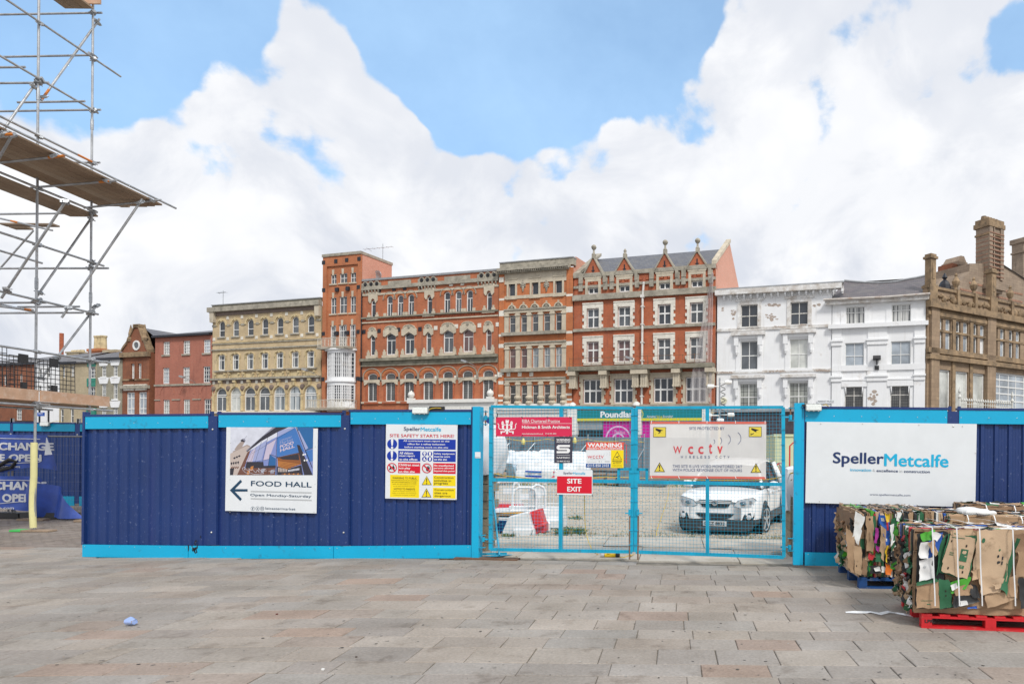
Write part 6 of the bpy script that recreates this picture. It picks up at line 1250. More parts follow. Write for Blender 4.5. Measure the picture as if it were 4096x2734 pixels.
for a, c_ in ((399, 436), (537, 572)): m.box(b.x(k, a, 900) + .1, b.x(k, c_, 900) - .1, -.12, .03, zL0, zs - 1.2)
m.build('mullion_shaft', BROWN_T, b.t)
CORE = b
# gable end with the big stack, set back
GF = Frame(CF.w(0, -9.5)[:], (.85, .53))
def gz_(x, y): u, z = GF.at(k, x, y); return u - CORE.u0, z - ZB
M0 = CORE.t; m = MB()
def on(x, y, o=9.5): u, z = CF.at(k, x, y, -o); return u - CORE.u0, z - ZB
gp = [on(455, 640), on(455, 500), on(545, 400), on(545, 340), on(790, 340), on(1000, 480), on(1000, 760), on(455, 760)]
m.prism([gp[7], gp[6], gp[5], gp[4], gp[3], gp[2], gp[1]], 9.5, 17); m.build('gable_wall', STRIPE, M0)
REDS = M_('red_stone_course', (.30, .165, .11), .9, var=.3, scale=3)
m = MB()
for yy in (458, 508, 545, 580): (xa, za), (xb, _) = on(470 if yy > 490 else 540, yy + 40), on(960, yy + 40); m.box(xa, xb, 9.46, 9.6, za, za + .22)
m.build('stripe_course', REDS, M0)
(xa, za), (xb, zb_) = on(572, 440), on(768, 90); xa += (xb - xa) * .42; m = MB(); m.box(xa, xb, 8.9, 10.5, za - 1.5, zb_); m.box(xa - .25, xb + .25, 8.6, 10.8, za - 1.2, za - .7); m.box(xa + (xb - xa) * .3, xa + (xb - xa) * .36, 8.75, 8.9, za, zb_); m.box(xa + (xb - xa) * .78, xb + .02, 8.75, 8.9, za, zb_); m.box(xa - .02, xa + .6, 8.76, 8.9, za, zb_); ch = m.build('chimney', STRIPE, M0)
m = MB(); m.box(xa - .2, xb + .2, 8.7, 10.7, zb_, zb_ + .5); m.box(xa - .12, xb + .12, 8.78, 10.6, zb_ - .9, zb_ - .7); m.box(xa - .1, xb + .1, 8.8, 10.55, zb_ + .5, zb_ + .95)
for i in range(5): x = xa + (xb - xa) * (i + .5) / 5; m.lathe([(.34, zb_ + .95), (.28, zb_ + 1.35)], (x, 9.7, 0), 8)
m.build('chimney_cap', BROWN_T, ch)
m = MB()
for i in range(11): zz = za + (zb_ - za) * (i + .5) / 12; m.box(xa - .015, xb + .015, 8.70, 10.515, zz, zz + .1)
m.build('stripe_course', REDS, ch)
(xa, za), (xb, zb_) = on(408, 560, 14), on(505, 320, 14); m = MB(); m.box(xa, xb, 14, 16, za - 2, zb_ - .6); c2_ = m.build('chimney', B_TERRA, M0); m = MB(); m.box(xa + (xb - xa) * .4, xb + .35, 13.8, 16.2, zb_ - .7, zb_ - .2); m.prism([(xa + (xb - xa) * .4, zb_ - .2), (xb + .3, zb_ - .2), (xb - .2, zb_ + .5), (xa + (xb - xa) * .65, zb_ + .5)], 13.9, 16); m.box(xa + (xb - xa) * .45, xb + .1, 13.85, 14.0, za, zb_ - .7); m.build('chimney_cap', STRIPE, c2_)
(xa, za), (xb, zb_) = on(925, 420, 14), on(1060, 200, 14); xa += (xb - xa) * .3; m = MB(); m.box(xa, xb, 14, 15.6, za - 3, zb_); m.box(xa - .2, xb + .2, 13.7, 15.8, zb_, zb_ + .6); m.box(xa - .15, xb + .15, 13.8, 15.7, zb_ - 1.3, zb_ - 1.1); m.build('chimney', STRIPE, M0)
x, z = on(381, 545, 10); _, z1 = on(381, 408, 10); m = MB(); m.lathe([(.75, z - 1), (.6, z + .6), (.42, z + (z1 - z) * .5), (.14, z1 - .7), (.3, z1 - .5), (.06, z1)], (x, 10.5, 0), 8); m.build('spire', TIE, M0)
p = [on(790, 345), on(1000, 480)]; m = MB(); m.add([(p[0][0], 9.3, p[0][1]), (p[1][0], 9.3, p[1][1]), (p[1][0] + 6, 17, p[1][1] + .5), (p[0][0] + 5, 17, p[0][1] + .5)], [(0, 1, 2, 3)]); m.build('roof', LEAD, M0)
CRESTM = M_('white_iron', (.62, .62, .58), .6)
m = MB(); xa, z = b.p(k, 288, 1458); xb, _ = b.p(k, 700, 1458); zz = b.z(k, 288, 1448)
for i in range(24):
    x = xa + (xb - xa) * i / 23; m.tube((x, -2.2, 0), (x, -2.2, zz + (.55 if i % 3 == 0 else .25)), .03, 4); m.lathe([(.03, zz + .2), (.1, zz + .3), (.02, zz + .5)], (x, -2.2, 0), 6)
m.tube((xa, -2.2, zz), (xb, -2.2, zz), .03, 4)
for x in (xa, xb): m.lathe([(.09, 0), (.08, zz + .4), (.16, zz + .55), (.05, zz + .8), (.13, zz + 1.0), (.02, zz + 1.4)], (x, -2.2, 0), 8)
m.build('iron_railing', CRESTM, M0)

# ---------------------------------------------------------------- left end of the terrace
b = Bld('georgian_house', 'plain red brick house with white sash windows and blind arches below', BF, ('R4', 574, 900), ('R4', 1166, 900)); k = 'R4'
sash = dict(cols=(.33, .67), rows=(.25, .5, .75), fw=.10, bw=.05, frame=WFRAME)
b.rows(k, [(656, 728), (866, 938), (1078, 1153)], 566, 702, 0, glass=[G_NET, G_NET, G_GY], sill=(STONE_D, .1, .2, .12), **sash); b.rows(k, [(654, 723), (863, 936), (1074, 1150)], 838, 1004, 0, glass=[G_GY, G_NET, G_DK], **sash)
r = b.rows(k, [(657, 726), (868, 938), (1084, 1156)], 1170, 1380, 0, glass=[G_PALE, G_PALE, G_DK], **sash)
rr_ = [(q[0] - .45, q[1] + .45, q[2], q[3] + 1.65) for q in r]; b.hood(rr_, .5, .28, .03, B_RED, 'blind_arch', gap=0)
za = b.z(k, 574, 1022); b.band(-.02, b.W, za - .1, za + .12, .12, STONE_D); za = b.z(k, 574, 1172)
ed = [0] + [v for q in rr_ for v in (q[0], q[1])] + [b.W]
for i in range(0, 8, 2): b.band(max(0, ed[i]), min(b.W, ed[i + 1]), za - .08, za + .06, .08, STONE_D)
ze = b.z(k, 578, 522); b.wall(B_RED, ze, top=False); b.band(-.1, b.W, ze - .05, ze + .2, .4, TIE, 'gutter', .2)
zr = up(b.z(k, 850, 440), 6)
m = MB(); m.add([(-.1, -.35, ze + .2), (b.W, -.35, ze + .2), (b.W, 6, zr), (4.2, 6, zr), (-.1, 12, ze + .2), (b.W, 12, ze + .2)], [(0, 1, 2, 3), (0, 3, 4), (3, 2, 5, 4)]); m.build('roof', SLATE, b.t)
LAMPM = M_('grey_lamp', (.35, .36, .37), .4, .3)
def wall_lamp(bl, k, x, y, d=1, label='', big=1):
    u, z = bl.fr.at(k, x, y); t = thing('wall_lamp', label, 'lamp', bl.fr.mat(u, 0, z), 'street lamps on the facades'); m = MB(); m.path([(0, 0, -.15), (0, -.5, .05), (-.25 * d, -1.0, .25)], .05 * big, 6); m.build('arm', LAMPM, t); m = MB(); m.obox(Matrix.Translation((-.7 * d, -1.1, .42)) @ Matrix.Rotation(R(18 * d), 4, 'Y'), 1.1 * big, .34, .18); m.build('head', LAMPM, t)
wall_lamp(b, k, 995, 975, 1, 'grey wall lamp on the plain red brick house', .6); wall_lamp(yellow, k, 2275, 905, 1, 'grey wall lamp at the right edge of the yellow brick building', .6); wall_lamp(gothic, 'R5', 1470, 1085, 1, 'grey wall lamp between the lower arches of the red Victorian building', .6); wall_lamp(gabled, 'R6', 1368, 1060, 1, 'grey wall lamp beside the white drainpipe above the teal shopfront', .6)
x, z = white_r.fr.at('R7', 1585, 1040); t = thing('flood_light', 'black flood light on the pilaster of the lower white rendered building', 'light', BF.mat(x, .1, z)); m = MB(); m.obox(Matrix.Translation((0, -.3, .25)) @ Matrix.Rotation(R(-20), 4, 'X'), .65, .3, .3); m.build('lamp_head', BLACK, t); m = MB(); m.box(-.05, .05, -.3, 0, -.3, .2); m.box(-.18, .18, -.12, 0, -.75, -.4); m.build('bracket', BLACK, t)
b = Bld('gabled_shop', 'narrow dark terracotta brick building with an ornate pointed gable', BF, ('R4', 236, 900), ('R4', 514, 900), depth=12)
r = b.rows(k, [(328, 362), (398, 436)], 795, 952, 0, (.5,), (.5,), .08, .05, glass=G_NET); b.surround(r, .14, .06, B_TERRA, .2, base=True); r = b.rows(k, [(277, 360), (402, 487)], 1092, 1320, 0, (.5,), (.72, .25), .12, .1, glass=G_GY)
for q in r: b.band(q[0] - .3, q[1] + .1, q[3] + .2, q[3] + .95, .2, STONE_W, 'lintel')
m = MB()
for q in r: m.lathe([(.16, -.0), (.16, -.06)], ((q[0] + q[1]) / 2, .1, q[2] + 3.2), 10, axis='Y')
m.build('wreath', REDS, b.t)
ze = b.z(k, 236, 690); b.wall(B_TERRA, ze, side=B_TERRA); za = b.z(k, 236, 1050); b.band(-.1, b.W + .1, za - .1, za + .3, .35, STONE_D, 'cornice'); za = b.z(k, 236, 965); b.band(0, b.W, za - .1, za + .1, .12, BROWN_T); b.band(-.15, b.W + .15, ze - .5, ze + .1, .35, BROWN_T, 'cornice')
P = lambda x, y: b.p(k, x, y)
gpt = [P(236, 668), P(252, 640), P(290, 590), P(300, 555), P(330, 505), P(372, 415), P(412, 415), P(440, 500), P(462, 545), P(485, 620), P(512, 668)]
gpt = [(x, max(z, ze)) for x, z in gpt]; m = MB(); m.prism([(gpt[0][0], ze), (gpt[-1][0], ze)] + gpt[::-1], -.05, .6); m.build('gable', B_TERRA, b.t)
m = MB()
for (x0, z0), (x1, z1) in zip(gpt, gpt[1:]): m.prism([(x0, z0), (x1, z1), (x1, z1 + .32), (x0, z0 + .32)][::1], -.2, .7)
m.build('gable_coping', BROWN_T, b.t); m = MB()
for x, y_ in ((312, 545), (458, 540)): xx, zz = P(x, y_); m.lathe([(.3, zz - .2), (.38, zz + .2), (.24, zz + .4), (.26, zz + .8), (.04, zz + 1.9)], (xx, .1, 0), 8)
xx, zz = P(392, 412); m.box(xx - .55, xx + .55, -.2, .6, zz, zz + .35); m.build('finial', BROWN_T, b.t); xx, zz = P(388, 603); m = MB(); m.lathe([(.62, -.05), (.62, -.14), (.42, -.14), (.40, -.02)], (xx, 0, zz), 16, axis='Y'); wo = m.build('oculus', WFRAME, b.t); m = MB(); m.lathe([(.43, -.06), (.02, -.07)], (xx, 0, zz), 16, axis='Y'); m.build('pane', G_MD, wo)
zr = up(b.z(k, 415, 430), 1); m = MB(); c = b.W / 2; m.add([(c - .2, .6, zr), (c - .2, 13, zr), (-.2, .6, ze), (-.2, 13, ze), (b.W + 3.2, .6, ze), (b.W + 3.2, 13, ze), (b.W * .62, .6, zr), (b.W * .62, 13, zr)], [(0, 2, 3, 1), (6, 7, 5, 4), (0, 1, 7, 6)]); m.build('roof', SLATE, b.t)
xx, zz = P(470, 455); m = MB(); m.box(xx - .6, xx + 3.2, 6, 7, zz - 1, zz - .2); m.build('chimney', B_PINK_SUN, b.t); m = MB()
for i in range(4): m.lathe([(.22, zz - .2), (.2, zz + .35)], (xx + i * .75, 6.5, 0), 8)
m.build('chimney_pot', STONE_W, b.t)
b = Bld('stock_brick_house', 'grey stock brick house with white keystone lintels over small sash windows', BF, ('R4', -40, 900), ('R4', 233, 900))
for yt, yb in ((822, 930), (1008, 1165), (1256, 1340)):
    r = b.rows(k, [(14, 64), (134, 184)], yt, yb, 0, (.33, .67), (.33, .66), .10, .05, glass=G_MD, sill=(CLEANW, .12, .2, .1))
    for q in r: m = MB(); w = q[1] - q[0]; m.prism([(-.25, 0.05), (w + .25, .05), (w + .55, .85), (-.55, .85)], -.06, .03); m.build('lintel', CLEANW, b.t, (q[0], 0, q[3]))
ze = b.z(k, 10, 752); b.wall(B_GREY, ze, top=False); b.band(-.1, b.W, ze - .1, ze + .2, .3, TIE, 'gutter'); zr = up(b.z(k, 200, 672), 6); m = MB(); m.add([(-.2, -.3, ze), (b.W, -.3, ze), (b.W, 6, zr), (3, 6, zr), (-.2, 12, ze), (b.W, 12, ze)], [(0, 1, 2, 3), (0, 3, 4), (3, 2, 5, 4)]); m.build('roof', SLATE, b.t)
# ---- row along the left side of the square, seen behind the scaffold
k = 'T8'; LF = BF; GREEN = M_('green_paint', (.02, .21, .15), .5)
b = Bld('cream_brick_house', 'cream brick house with green painted window heads behind the scaffold', LF, (k, 1010, 700), (k, 1640, 700))
r = b.rows(k, [(1488, 1618)], 580, 772, 0, (.33, .67), (.33, .66), .10, .06, glass=G_DK); r += b.rows(k, [(1480, 1614)], 915, 1150, 0, (.33, .67), (.33, .66), .10, .06, glass=G_DK)
for q in r: b.band(q[0] - .05, q[1] + .05, q[3] + .02, q[3] + .9, .06, GREEN, 'window_head'); b.band(q[0] - .05, q[1] + .05, q[2] - .4, q[2] - .02, .1, GREEN, 'sill')
b.rows(k, [(1060, 1092), (1190, 1262)], 570, 760, 0, (.5,), (.5,), .10, .06, glass=G_MD); b.rows(k, [(1018, 1076), (1186, 1250)], 1290, 1530, 0, (), (.5,), .10, .06, glass=G_MD); ze = b.z(k, 1300, 515); b.wall(B_CREAM, ze, top=False); b.band(0, b.W, ze - .1, ze + .2, .3, TIE, 'gutter')
xa, za = b.p(k, 1488, 1330); b.band(xa, b.W, za - 1, za + 1.0, .2, GREEN, 'shop_fascia')
zr = up(b.z(k, 1500, 265), 7); m = MB(); m.add([(0, -.3, ze + .2), (b.W + 5, -.3, ze + .2), (b.W + 3, 7, zr - 1.2), (b.W * .78, 7, zr), (0, 13, ze), (b.W + 5, 13, ze)], [(0, 1, 2, 3), (0, 3, 4), (3, 2, 5, 4)]); m.build('roof', SLATE, b.t)
b = Bld('white_house', 'narrow white house with dark windows seen through the scaffold', LF, (k, 615, 700), (k, 1008, 700)); b.rows(k, [(785, 850), (650, 705)], 610, 760, 0, (), (.5,), .10, .06, glass=G_DK); b.rows(k, [(785, 850), (640, 700)], 890, 1010, 0, (), (.5,), .10, .06, glass=G_DK); b.rows(k, [(790, 842), (640, 685)], 1300, 1520, 0, (), (.7,), .10, .06, glass=G_DK, frame=TIE); ze = b.z(k, 640, 520); b.wall(CLEANW, ze, top=False); zr = up(b.z(k, 900, 310), 7)
m = MB(); m.add([(-9, -.3, ze), (b.W + .1, -.3, ze), (b.W + 1, 7, zr), (-9, 7, zr - .5)], [(0, 1, 2, 3)]); m.build('roof', SLATE, b.t)
for (x0, x1, y0, y1, mt, pots) in ((700, 915, 320, 200, B_GO2, 3), (1090, 1220, 380, 285, B_GO2, 0), (975, 1195, 300, 220, B_CREAM, 0)):
    xa, za = b.p(k, x0, y0); xb, zb_ = b.p(k, x1, y1); m = MB(); m.box(xa, xb, 5.5, 7.2, za - 1, zb_); m.box(xa - .12, xb + .12, 5.38, 7.3, zb_ - .05, zb_ + .3); c_ = m.build('chimney', mt, b.t)
    for i in range(pots): m = MB(); x = xa + (xb - xa) * (.25 + i * .25); m.lathe([(.42, zb_ + .3), (.36, zb_ + 1.9), (.44, zb_ + 2.0), (.44, zb_ + 2.2)], (x, 6.3, 0), 8); m.build('chimney_pot', BUFF, c_)
b = Bld('red_brick_house', 'plain red brown brick house at the far left behind the scaffold', LF, (k, -700, 700), (k, 612, 700)); b.rows(k, [(270, 368)], 1290, 1480, 0, (.33, .67), (.33, .66), .10, .06, glass=G_MD); b.rows(k, [(335, 375), (60, 110)], 700, 880, 0, (.5,), (.5,), .10, .06, glass=G_MD); ze = b.z(k, 300, 540); b.wall(B_TERRA, ze, top=False); b.band(0, b.W, ze - .1, ze + .2, .3, TIE, 'gutter'); zr = up(b.z(k, 300, 420), 6); m = MB(); m.add([(0, -.3, ze + .2), (b.W, -.3, ze + .2), (b.W, 6, zr), (0, 6, zr)], [(0, 1, 2, 3)]); m.build('roof', SLATE, b.t); b.band(b.x(k, 40, 1500), b.x(k, 600, 1500), b.z(k, 40, 1530), b.z(k, 40, 1500), 1.2, TIE, 'canopy')
for (x0, x1, y0, y1, mt, po) in ((90, 190, 380, 330, B_GO2, 1), (325, 535, 330, 240, B_CREAM, 4)):
    xa, za = b.p(k, x0, y0); xb, zb_ = b.p(k, x1, y1); m = MB(); m.box(xa, xb, 5.5, 7, za - 2, zb_); m.box(xa - .15, xb + .15, 5.4, 7.1, zb_, zb_ + .2); c_ = m.build('chimney', mt, b.t); m = MB(); [m.lathe([(.3 if po > 1 else .26, zb_ + .2), (.26, zb_ + (.5 if po > 1 else 3.6))], (xa + (xb - xa) * (i + .5) / po, 6.2, 0), 8) for i in range(po)]; m.build('chimney_pot', TERRA if po == 1 else BUFF, c_)
# aerials and dish
def aerial(fr, k, x, y0, y1, off, label, spread=1.2):
    u, z0 = fr.at(k, x, y0, off); _, z1 = fr.at(k, x, y1, off); t = thing('aerial', label, 'aerial', fr.mat(u, off, z0)); h = z1 - z0; m = MB(); m.tube((0, 0, -.6), (0, 0, h), .035, 6); m.build('mast', GALV, t); m = MB(); m.tube((-spread, 0, h * .88), (spread * .5, 0, h * .88), .02, 5)
    for i in range(7): x_ = -spread + i * spread * 1.5 / 6; m.tube((x_, -.25, h * .88), (x_, .25, h * .88), .014, 4)
    m.tube((-spread * .9, 0, h * .93), (-spread * .6, 0, h * .80), .02, 5); m.build('antenna', GALV, t)
aerial(BF, 'R5', 628, 280, -12, -4, 'tall aerial mast behind the parapet beside the orange tower', 2.6); aerial(BF, 'R4', 1285, 200, 30, -4, 'thin aerial on the flat roof of the yellow brick building', .9)
u, z = BF.at('R5', 578, 275, -2); t = thing('satellite_dish', 'grey satellite dish on the roof beside the orange tower', 'dish', BF.mat(u, -2, z)); m = MB(); m.lathe([(.03, .2), (.35, .12), (.6, -.02), (.62, 0), (.35, .16), (.03, .24)], (0, 0, 0), 16, axis='Y'); m.build('dish', GALV, t, smooth=True); m = MB(); m.tube((0, .2, 0), (0, .3, -1.2), .05, 6); m.build('stand', GALV, t)
# ================================================================ THE SCAFFOLD
X0 = -13.9
def PX(k, x, y, X=X0): v = ray(*pxl(k, x, y)); t = X / v.x; return Vector((X, v.y * t, EYE + v.z * t))
def PY(k, x, y, Y): return at(*pxl(k, x, y), Y)
SC_T = thing('scaffold', 'tall tube and clip scaffold with timber decks cutting the left edge of the view', 'scaffold', Vector((X0, 14.8, gz(X0))))
OFS = Vector((X0, 14.8, gz(X0)))
TUBE = M_('scaffold_tube', (.43, .44, .45), .40, .65, var=.22, scale=6, dirt=((.27, .20, .15), .25, 5)); TUBE_O = M_('orange_tube_end', (.62, .20, .03), .5, var=.2, scale=10); BOARD = M_tone('scaffold_board', [(.36, .25, .17), (.46, .34, .24), (.40, .30, .22), (.50, .39, .29)], .85, 30, .3, .3); TOE = M_('pink_toe_board', (.52, .33, .22), .8, var=.12, scale=5, dirt=((.62, .5, .4), .5, 6)); FOAM = M_('yellow_foam', (.70, .66, .33), .8, var=.06, scale=5, bump=.1, bscale=40)
def tb(p, q, name='ledger', mat=TUBE, r=.0242, orange=None):
    p, q = p - OFS, q - OFS; m = MB(); m.tube(p, q, r, 10)
    o = m.build(name, mat, SC_T, smooth=40)
    if orange:
        m = MB(); a = p.lerp(q, orange[0]); c = p.lerp(q, orange[1]); m.tube(a, c, r + .001, 10); m.build('painted_end', TUBE_O, o, smooth=40)
    return o
Y1, Y2 = X0 * FX / (140 - CX), X0 * FX / (357 - CX)
for Yk, nm in ((Y1, 'a'), (Y2, 'b')):
    x = X0; g0 = gz(X0)
    tb(Vector((x, Yk, g0 + .05)), Vector((x, Yk, 5.2)), 'standard'); tb(Vector((x + .002, Yk, 5.21)), Vector((x, Yk, 9.3)), 'standard'); tb(Vector((x, Yk, 9.31)), Vector((x, Yk, 13.6)), 'standard')
    for z in (5.2, 9.3): m = MB(); m.lathe([(.032, z - .12), (.034, z), (.032, z + .12)], (x - OFS.x, Yk - OFS.y, -OFS.z), 10); m.build('sleeve_coupler', GALV, SC_T)
m = MB(); m.obox(Matrix.Translation((0, Y1 - OFS.y, .02)), .8, .22, .035); m.build('sole_board', BOARD, SC_T, tone=True); m = MB(); m.obox(Matrix.Translation((-.32, Y1 - OFS.y, .021)), .24, .225, .036); m.build('painted_end', flat('green_paint_dab', (.06, .5, .10)), SC_T.children[-1])
xq = PY('T4', 330, 1455, Y1)
for z0, z1, bow in ((.08, 1.17, .05), (1.16, 1.93, .0)):
    m = MB(); m.path([(-.02 + bow * -math.sin(t * 3.1) * .5, Y1 - OFS.y, z0 + (z1 - z0) * t) for t in [i / 8 for i in range(9)]], .060, 14); m.build('foam_sleeve', FOAM, SC_T, smooth=50)
m = MB(); m.path([(-.06, Y2 - OFS.y - 1.2, 1.0), (-.06, Y2 - OFS.y - 1.2, 2.1)], .06, 12)
COUP = MB(); COUP.box(-.05, .05, -.05, .05, -.032, .032); COUP.box(-.07, -.045, -.03, .075, -.02, .02); COUP.tube((.03, -.05, 0), (.03, .09, 0), .01, 6); COUP.tube((-.03, -.05, .0), (-.03, -.09, 0), .012, 6); COUP.box(.045, .075, -.06, .03, -.026, .026)
CM = COUP.mesh('coupler', RUST if False else GALV)
def coup(p): o = link('coupler', CM, SC_T, p - OFS); o.rotation_euler = (random.uniform(-.6, .6), random.uniform(-.6, .6), random.uniform(0, 6)); return o
dx = .055
for (k, x, y, ya, yb, oo) in (('R1', 645, 413, 11.6, 16.95, None), ('R1', 622, 762, 11.6, 16.3, None), ('R1', 600, 1115, 11.6, 16.2, (.9, .99)), ('R2', 788, 550, 11.6, 16.5, None), ('R2', 775, 1003, 11.6, 16.35, None), ('R2', 775, 1428, 11.6, 16.7, None), ('R1', 590, 1450, 11.6, 16.3, None), ('T8', 1350, 1288, 11.6, 16.8, None)):
    z = PX(k, x, y).z; tb(Vector((X0 + dx, ya, z)), Vector((X0 + dx, yb, z)), 'ledger', orange=oo); coup(Vector((X0 + .03, Y1, z))); coup(Vector((X0 + .03, Y2, z)))
    if k == 'R2' or k == 'T8': tb(Vector((X0 - 1.25, ya, z)), Vector((X0 - 1.25, yb - .2, z)), 'ledger')
for (k, xa, ya, xb, yb, Y, oo) in (('R1', -200, 106, 710, 90, Y2, None), ('R1', 28, 397, 650, 385, Y2, None), ('R1', -200, 582, 340, 577, Y1, None), ('R1', 122, 714, 592, 706, 15.6, None), ('R1', -200, 779, 702, 765, Y2, None), ('R1', -200, 472, 175, 468, 14.4, None), ('R1', 430, 1133, 696, 1133, Y2, None), ('R2', -200, 128, 852, 115, Y2, None), ('R2', -200, 612, 972, 610, Y2, None), ('R2', -200, 919, 415, 918, Y1, None), ('R2', 160, 957, 712, 953, 15.7, None), ('R2', -200, 1012, 745, 1008, Y2, None), ('R2', 690, 1447, 965, 1449, Y2, None), ('T8', 610, 1206, 838, 1217, Y1, None), ('R2', -100, 940, 296, 985, 14.6, (.82, .98)), ('R2', 330, 226, 440, 230, 17.4, None)):
    tb(PY(k, xa, ya, Y + .05), PY(k, xb, yb, Y + .05), 'transom', orange=oo)
    if Y in (Y1, Y2): coup(Vector((X0, Y, PY(k, xb, yb, Y).z)))
for a, c in ((('R1', 692, 135), ('R1', 287, 700)), (('R1', 242, 590), ('R1', 0, 940)), (('R2', 832, 140), ('R2', 332, 860)), (('R2', 876, 930), ('R2', 492, 1432)), (('T8', 940, 440), ('T8', 690, 790))):
    p, q = PX(*a, X0 - .06), PX(*c, X0 - .06); tb(p, q, 'brace', orange=(.88, .99) if a[1] == 692 else None); coup(p.lerp(q, .04)); coup(p.lerp(q, .96))
tb(PY('R2', 300, 272, 19.5), PY('R2', -60, 680, 19.5), 'brace')
XP = -12.42
for a, c in ((('R2', 602, -10), ('R2', 12, 878)), (('R2', 1275, -10), ('R2', 552, 1053)), (('R1', 88, 935), ('R1', -80, 1230))):
    p = PX(*a, XP + .05); q = PX(*c, X0 + .12); tb(p, q, 'raker'); coup(p.lerp(q, .03)); coup(p.lerp(q, .92))
# the cantilevered deck, seen from below
e1 = PX('R1', 985, 1372, XP); zP = e1.z; YE = 16.55
for i in range(7):
    m = MB(); xa = XP - .225 * (i + 1) + .008; ya = 10.9 + random.uniform(-.2, .2); m.box(xa - OFS.x, xa + .215 - OFS.x, ya - OFS.y, YE + random.uniform(-.08, .1) - OFS.y, zP - OFS.z + .03, zP - OFS.z + .068, 0, random.random()); m.build('scaffold_board', BOARD, SC_T, tone=True)
tb(Vector((XP + .05, 10.9, zP + .1)), Vector((XP + .05, YE + .3, zP + .1)), 'ledger')
for (k, xa, ya, xb, yb, oo) in (('R1', -200, 1155, 448, 1086, (.83, 1.0)), ('R1', 215, 1308, 812, 1259, (.80, .92)), ('R1', 585, 1448, 1124, 1393, None), ('R1', -200, 945, 98, 935, (.6, .99))):
    pb = PX(k, xb - 70, yb, XP); tb(PY(k, xa, ya, pb.y), PY(k, xb, yb, pb.y), 'transom', orange=oo); coup(pb)
for i in range(3):                                                   # inner deck between the standards
    m = MB(); xa = X0 - .225 * (i + 1); m.box(xa - OFS.x, xa + .215 - OFS.x, 10.9 - OFS.y, YE - .15 - OFS.y, zP - OFS.z - .28, zP - OFS.z - .24, 0, random.random()); m.build('scaffold_board', BOARD, SC_T, tone=True)
    m = MB(); zt = PX('R1', 620, 60).z; m.box(xa - OFS.x + .1, xa + .315 - OFS.x, 10.9 - OFS.y, Y2 - .1 - OFS.y, zt - OFS.z, zt - OFS.z + .04, 0, random.random()); m.build('scaffold_board', BOARD, SC_T, tone=True)
p, q = PY('R1', 606, 44, Y2), PY('R1', 722, -60, Y2); m = MB(); m.box(p.x - OFS.x, q.x - OFS.x, Y2 - OFS.y - .1, Y2 - OFS.y - .06, p.z - OFS.z, q.z - OFS.z); m.build('toe_board', TOE, SC_T)
for i in range(2):
    p = PY('R2', -40, 205, 17.2); m = MB(); m.box(p.x - OFS.x, PY('R2', 440, 240, 17.2).x - OFS.x - .9 * i, 17.3 + i * .24 - OFS.y, 17.5 + i * .24 - OFS.y, p.z - OFS.z, p.z - OFS.z + .04, 0, .8); m.build('scaffold_board', BOARD, SC_T, tone=True)
tb(PY('R2', -60, 150, 17.2), PY('R2', 470, 272, 17.2), 'ledger', orange=(.3, .42))
# lower deck: toe boards and black brick guards
za, zb = PX('T8', 1400, 1222).z, PX('T8', 1400, 1048).z
for ya, yb in ((11.2, Y1 - .03), (Y1 + .03, Y2 + .45)): m = MB(); m.box(.06, .10, ya - OFS.y, yb - OFS.y, za - OFS.z, zb - OFS.z); m.build('toe_board', TOE, SC_T)
for i in range(6): m = MB(); xa = -.02 - .225 * (i + 1); m.box(xa, xa + .215, 11.2 - OFS.y, Y2 + .3 - OFS.y, za - OFS.z - .04, za - OFS.z, 0, random.random()); m.build('scaffold_board', BOARD, SC_T, tone=True)
zg = PX('T8', 1340, 545).z
def guard(X, ya, yb, z0, z1):
    m = MB(); n = int((yb - ya) / .095); X -= OFS.x
    for i in range(n + 1): y = ya + (yb - ya) * i / n - OFS.y; m.tube((X + .02 * math.sin(i * 1.7), y, z0), (X, y, z1), .0085, 4, cap=False)
    for i in range(8): z = z0 + (z1 - z0) * i / 7; m.tube((X, ya - OFS.y, z), (X, yb - OFS.y, z), .008, 4, cap=False)
    o = m.build('brick_guard', BLACK, SC_T); m = MB()
    for f in (.12, .58):
        y = ya + (yb - ya) * f - OFS.y; m.box(X + .01, X + .04, y, y + .2, z1 - .14, z1 + .05); m.box(X + .01, X + .06, y + .05, y + .16, z0 - .12, z0 + .16)
    m.build('hook', BLACK, o)
for X, s_ in ((X0 + .03, 0), (X0 - 1.25, .1)):
    for ya, yb in ((11.0, 12.55), (12.6, 14.15), (14.2, 15.75 - s_)): guard(X, ya, yb, zb - OFS.z - .02, zg - OFS.z + (.14 if ya < 14 else 0))

# ================================================================ LEFT BACKGROUND: far hoarding, fence panels, banners
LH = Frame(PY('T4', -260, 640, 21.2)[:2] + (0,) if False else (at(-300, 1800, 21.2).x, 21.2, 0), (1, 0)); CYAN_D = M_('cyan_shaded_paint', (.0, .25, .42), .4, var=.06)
t = thing('site_hoarding', 'far navy hoarding with a dull cyan top band beyond the fence and torn banners', 'hoarding', LH.mat(0, 0, 0))
zt, z2, z3, z4 = (LH.at('T4', 600, q)[1] for q in (338, 415, 1070, 1142)); wid = LH.at('T4', 1500, 400)[0]
for a, c in ((-400, 100), (132, 755), (808, 1500)):
    ua, ub = LH.at('T4', a, 400)[0], LH.at('T4', c, 400)[0]; m = MB(); corrugated(m, ua - .05, ub + .05, z3, z2 + .05, .05); m.box(ua - .05, ub + .05, .06, .08, z4, zt); m.build('corrugated_panel', NAVY, t); m = MB(); m.box(ua, ub, 0, .02, z2, zt); m.build('top_band', CYAN_D, t); m = MB(); m.box(ua - .02, ub + .02, -.01, .09, zt, zt + .04); m.build('capping', NAVY, t); m = MB(); m.box(ua, ub, -.004, .02, z4 - .1, z3); m.build('base_band', CYAN_D, t)
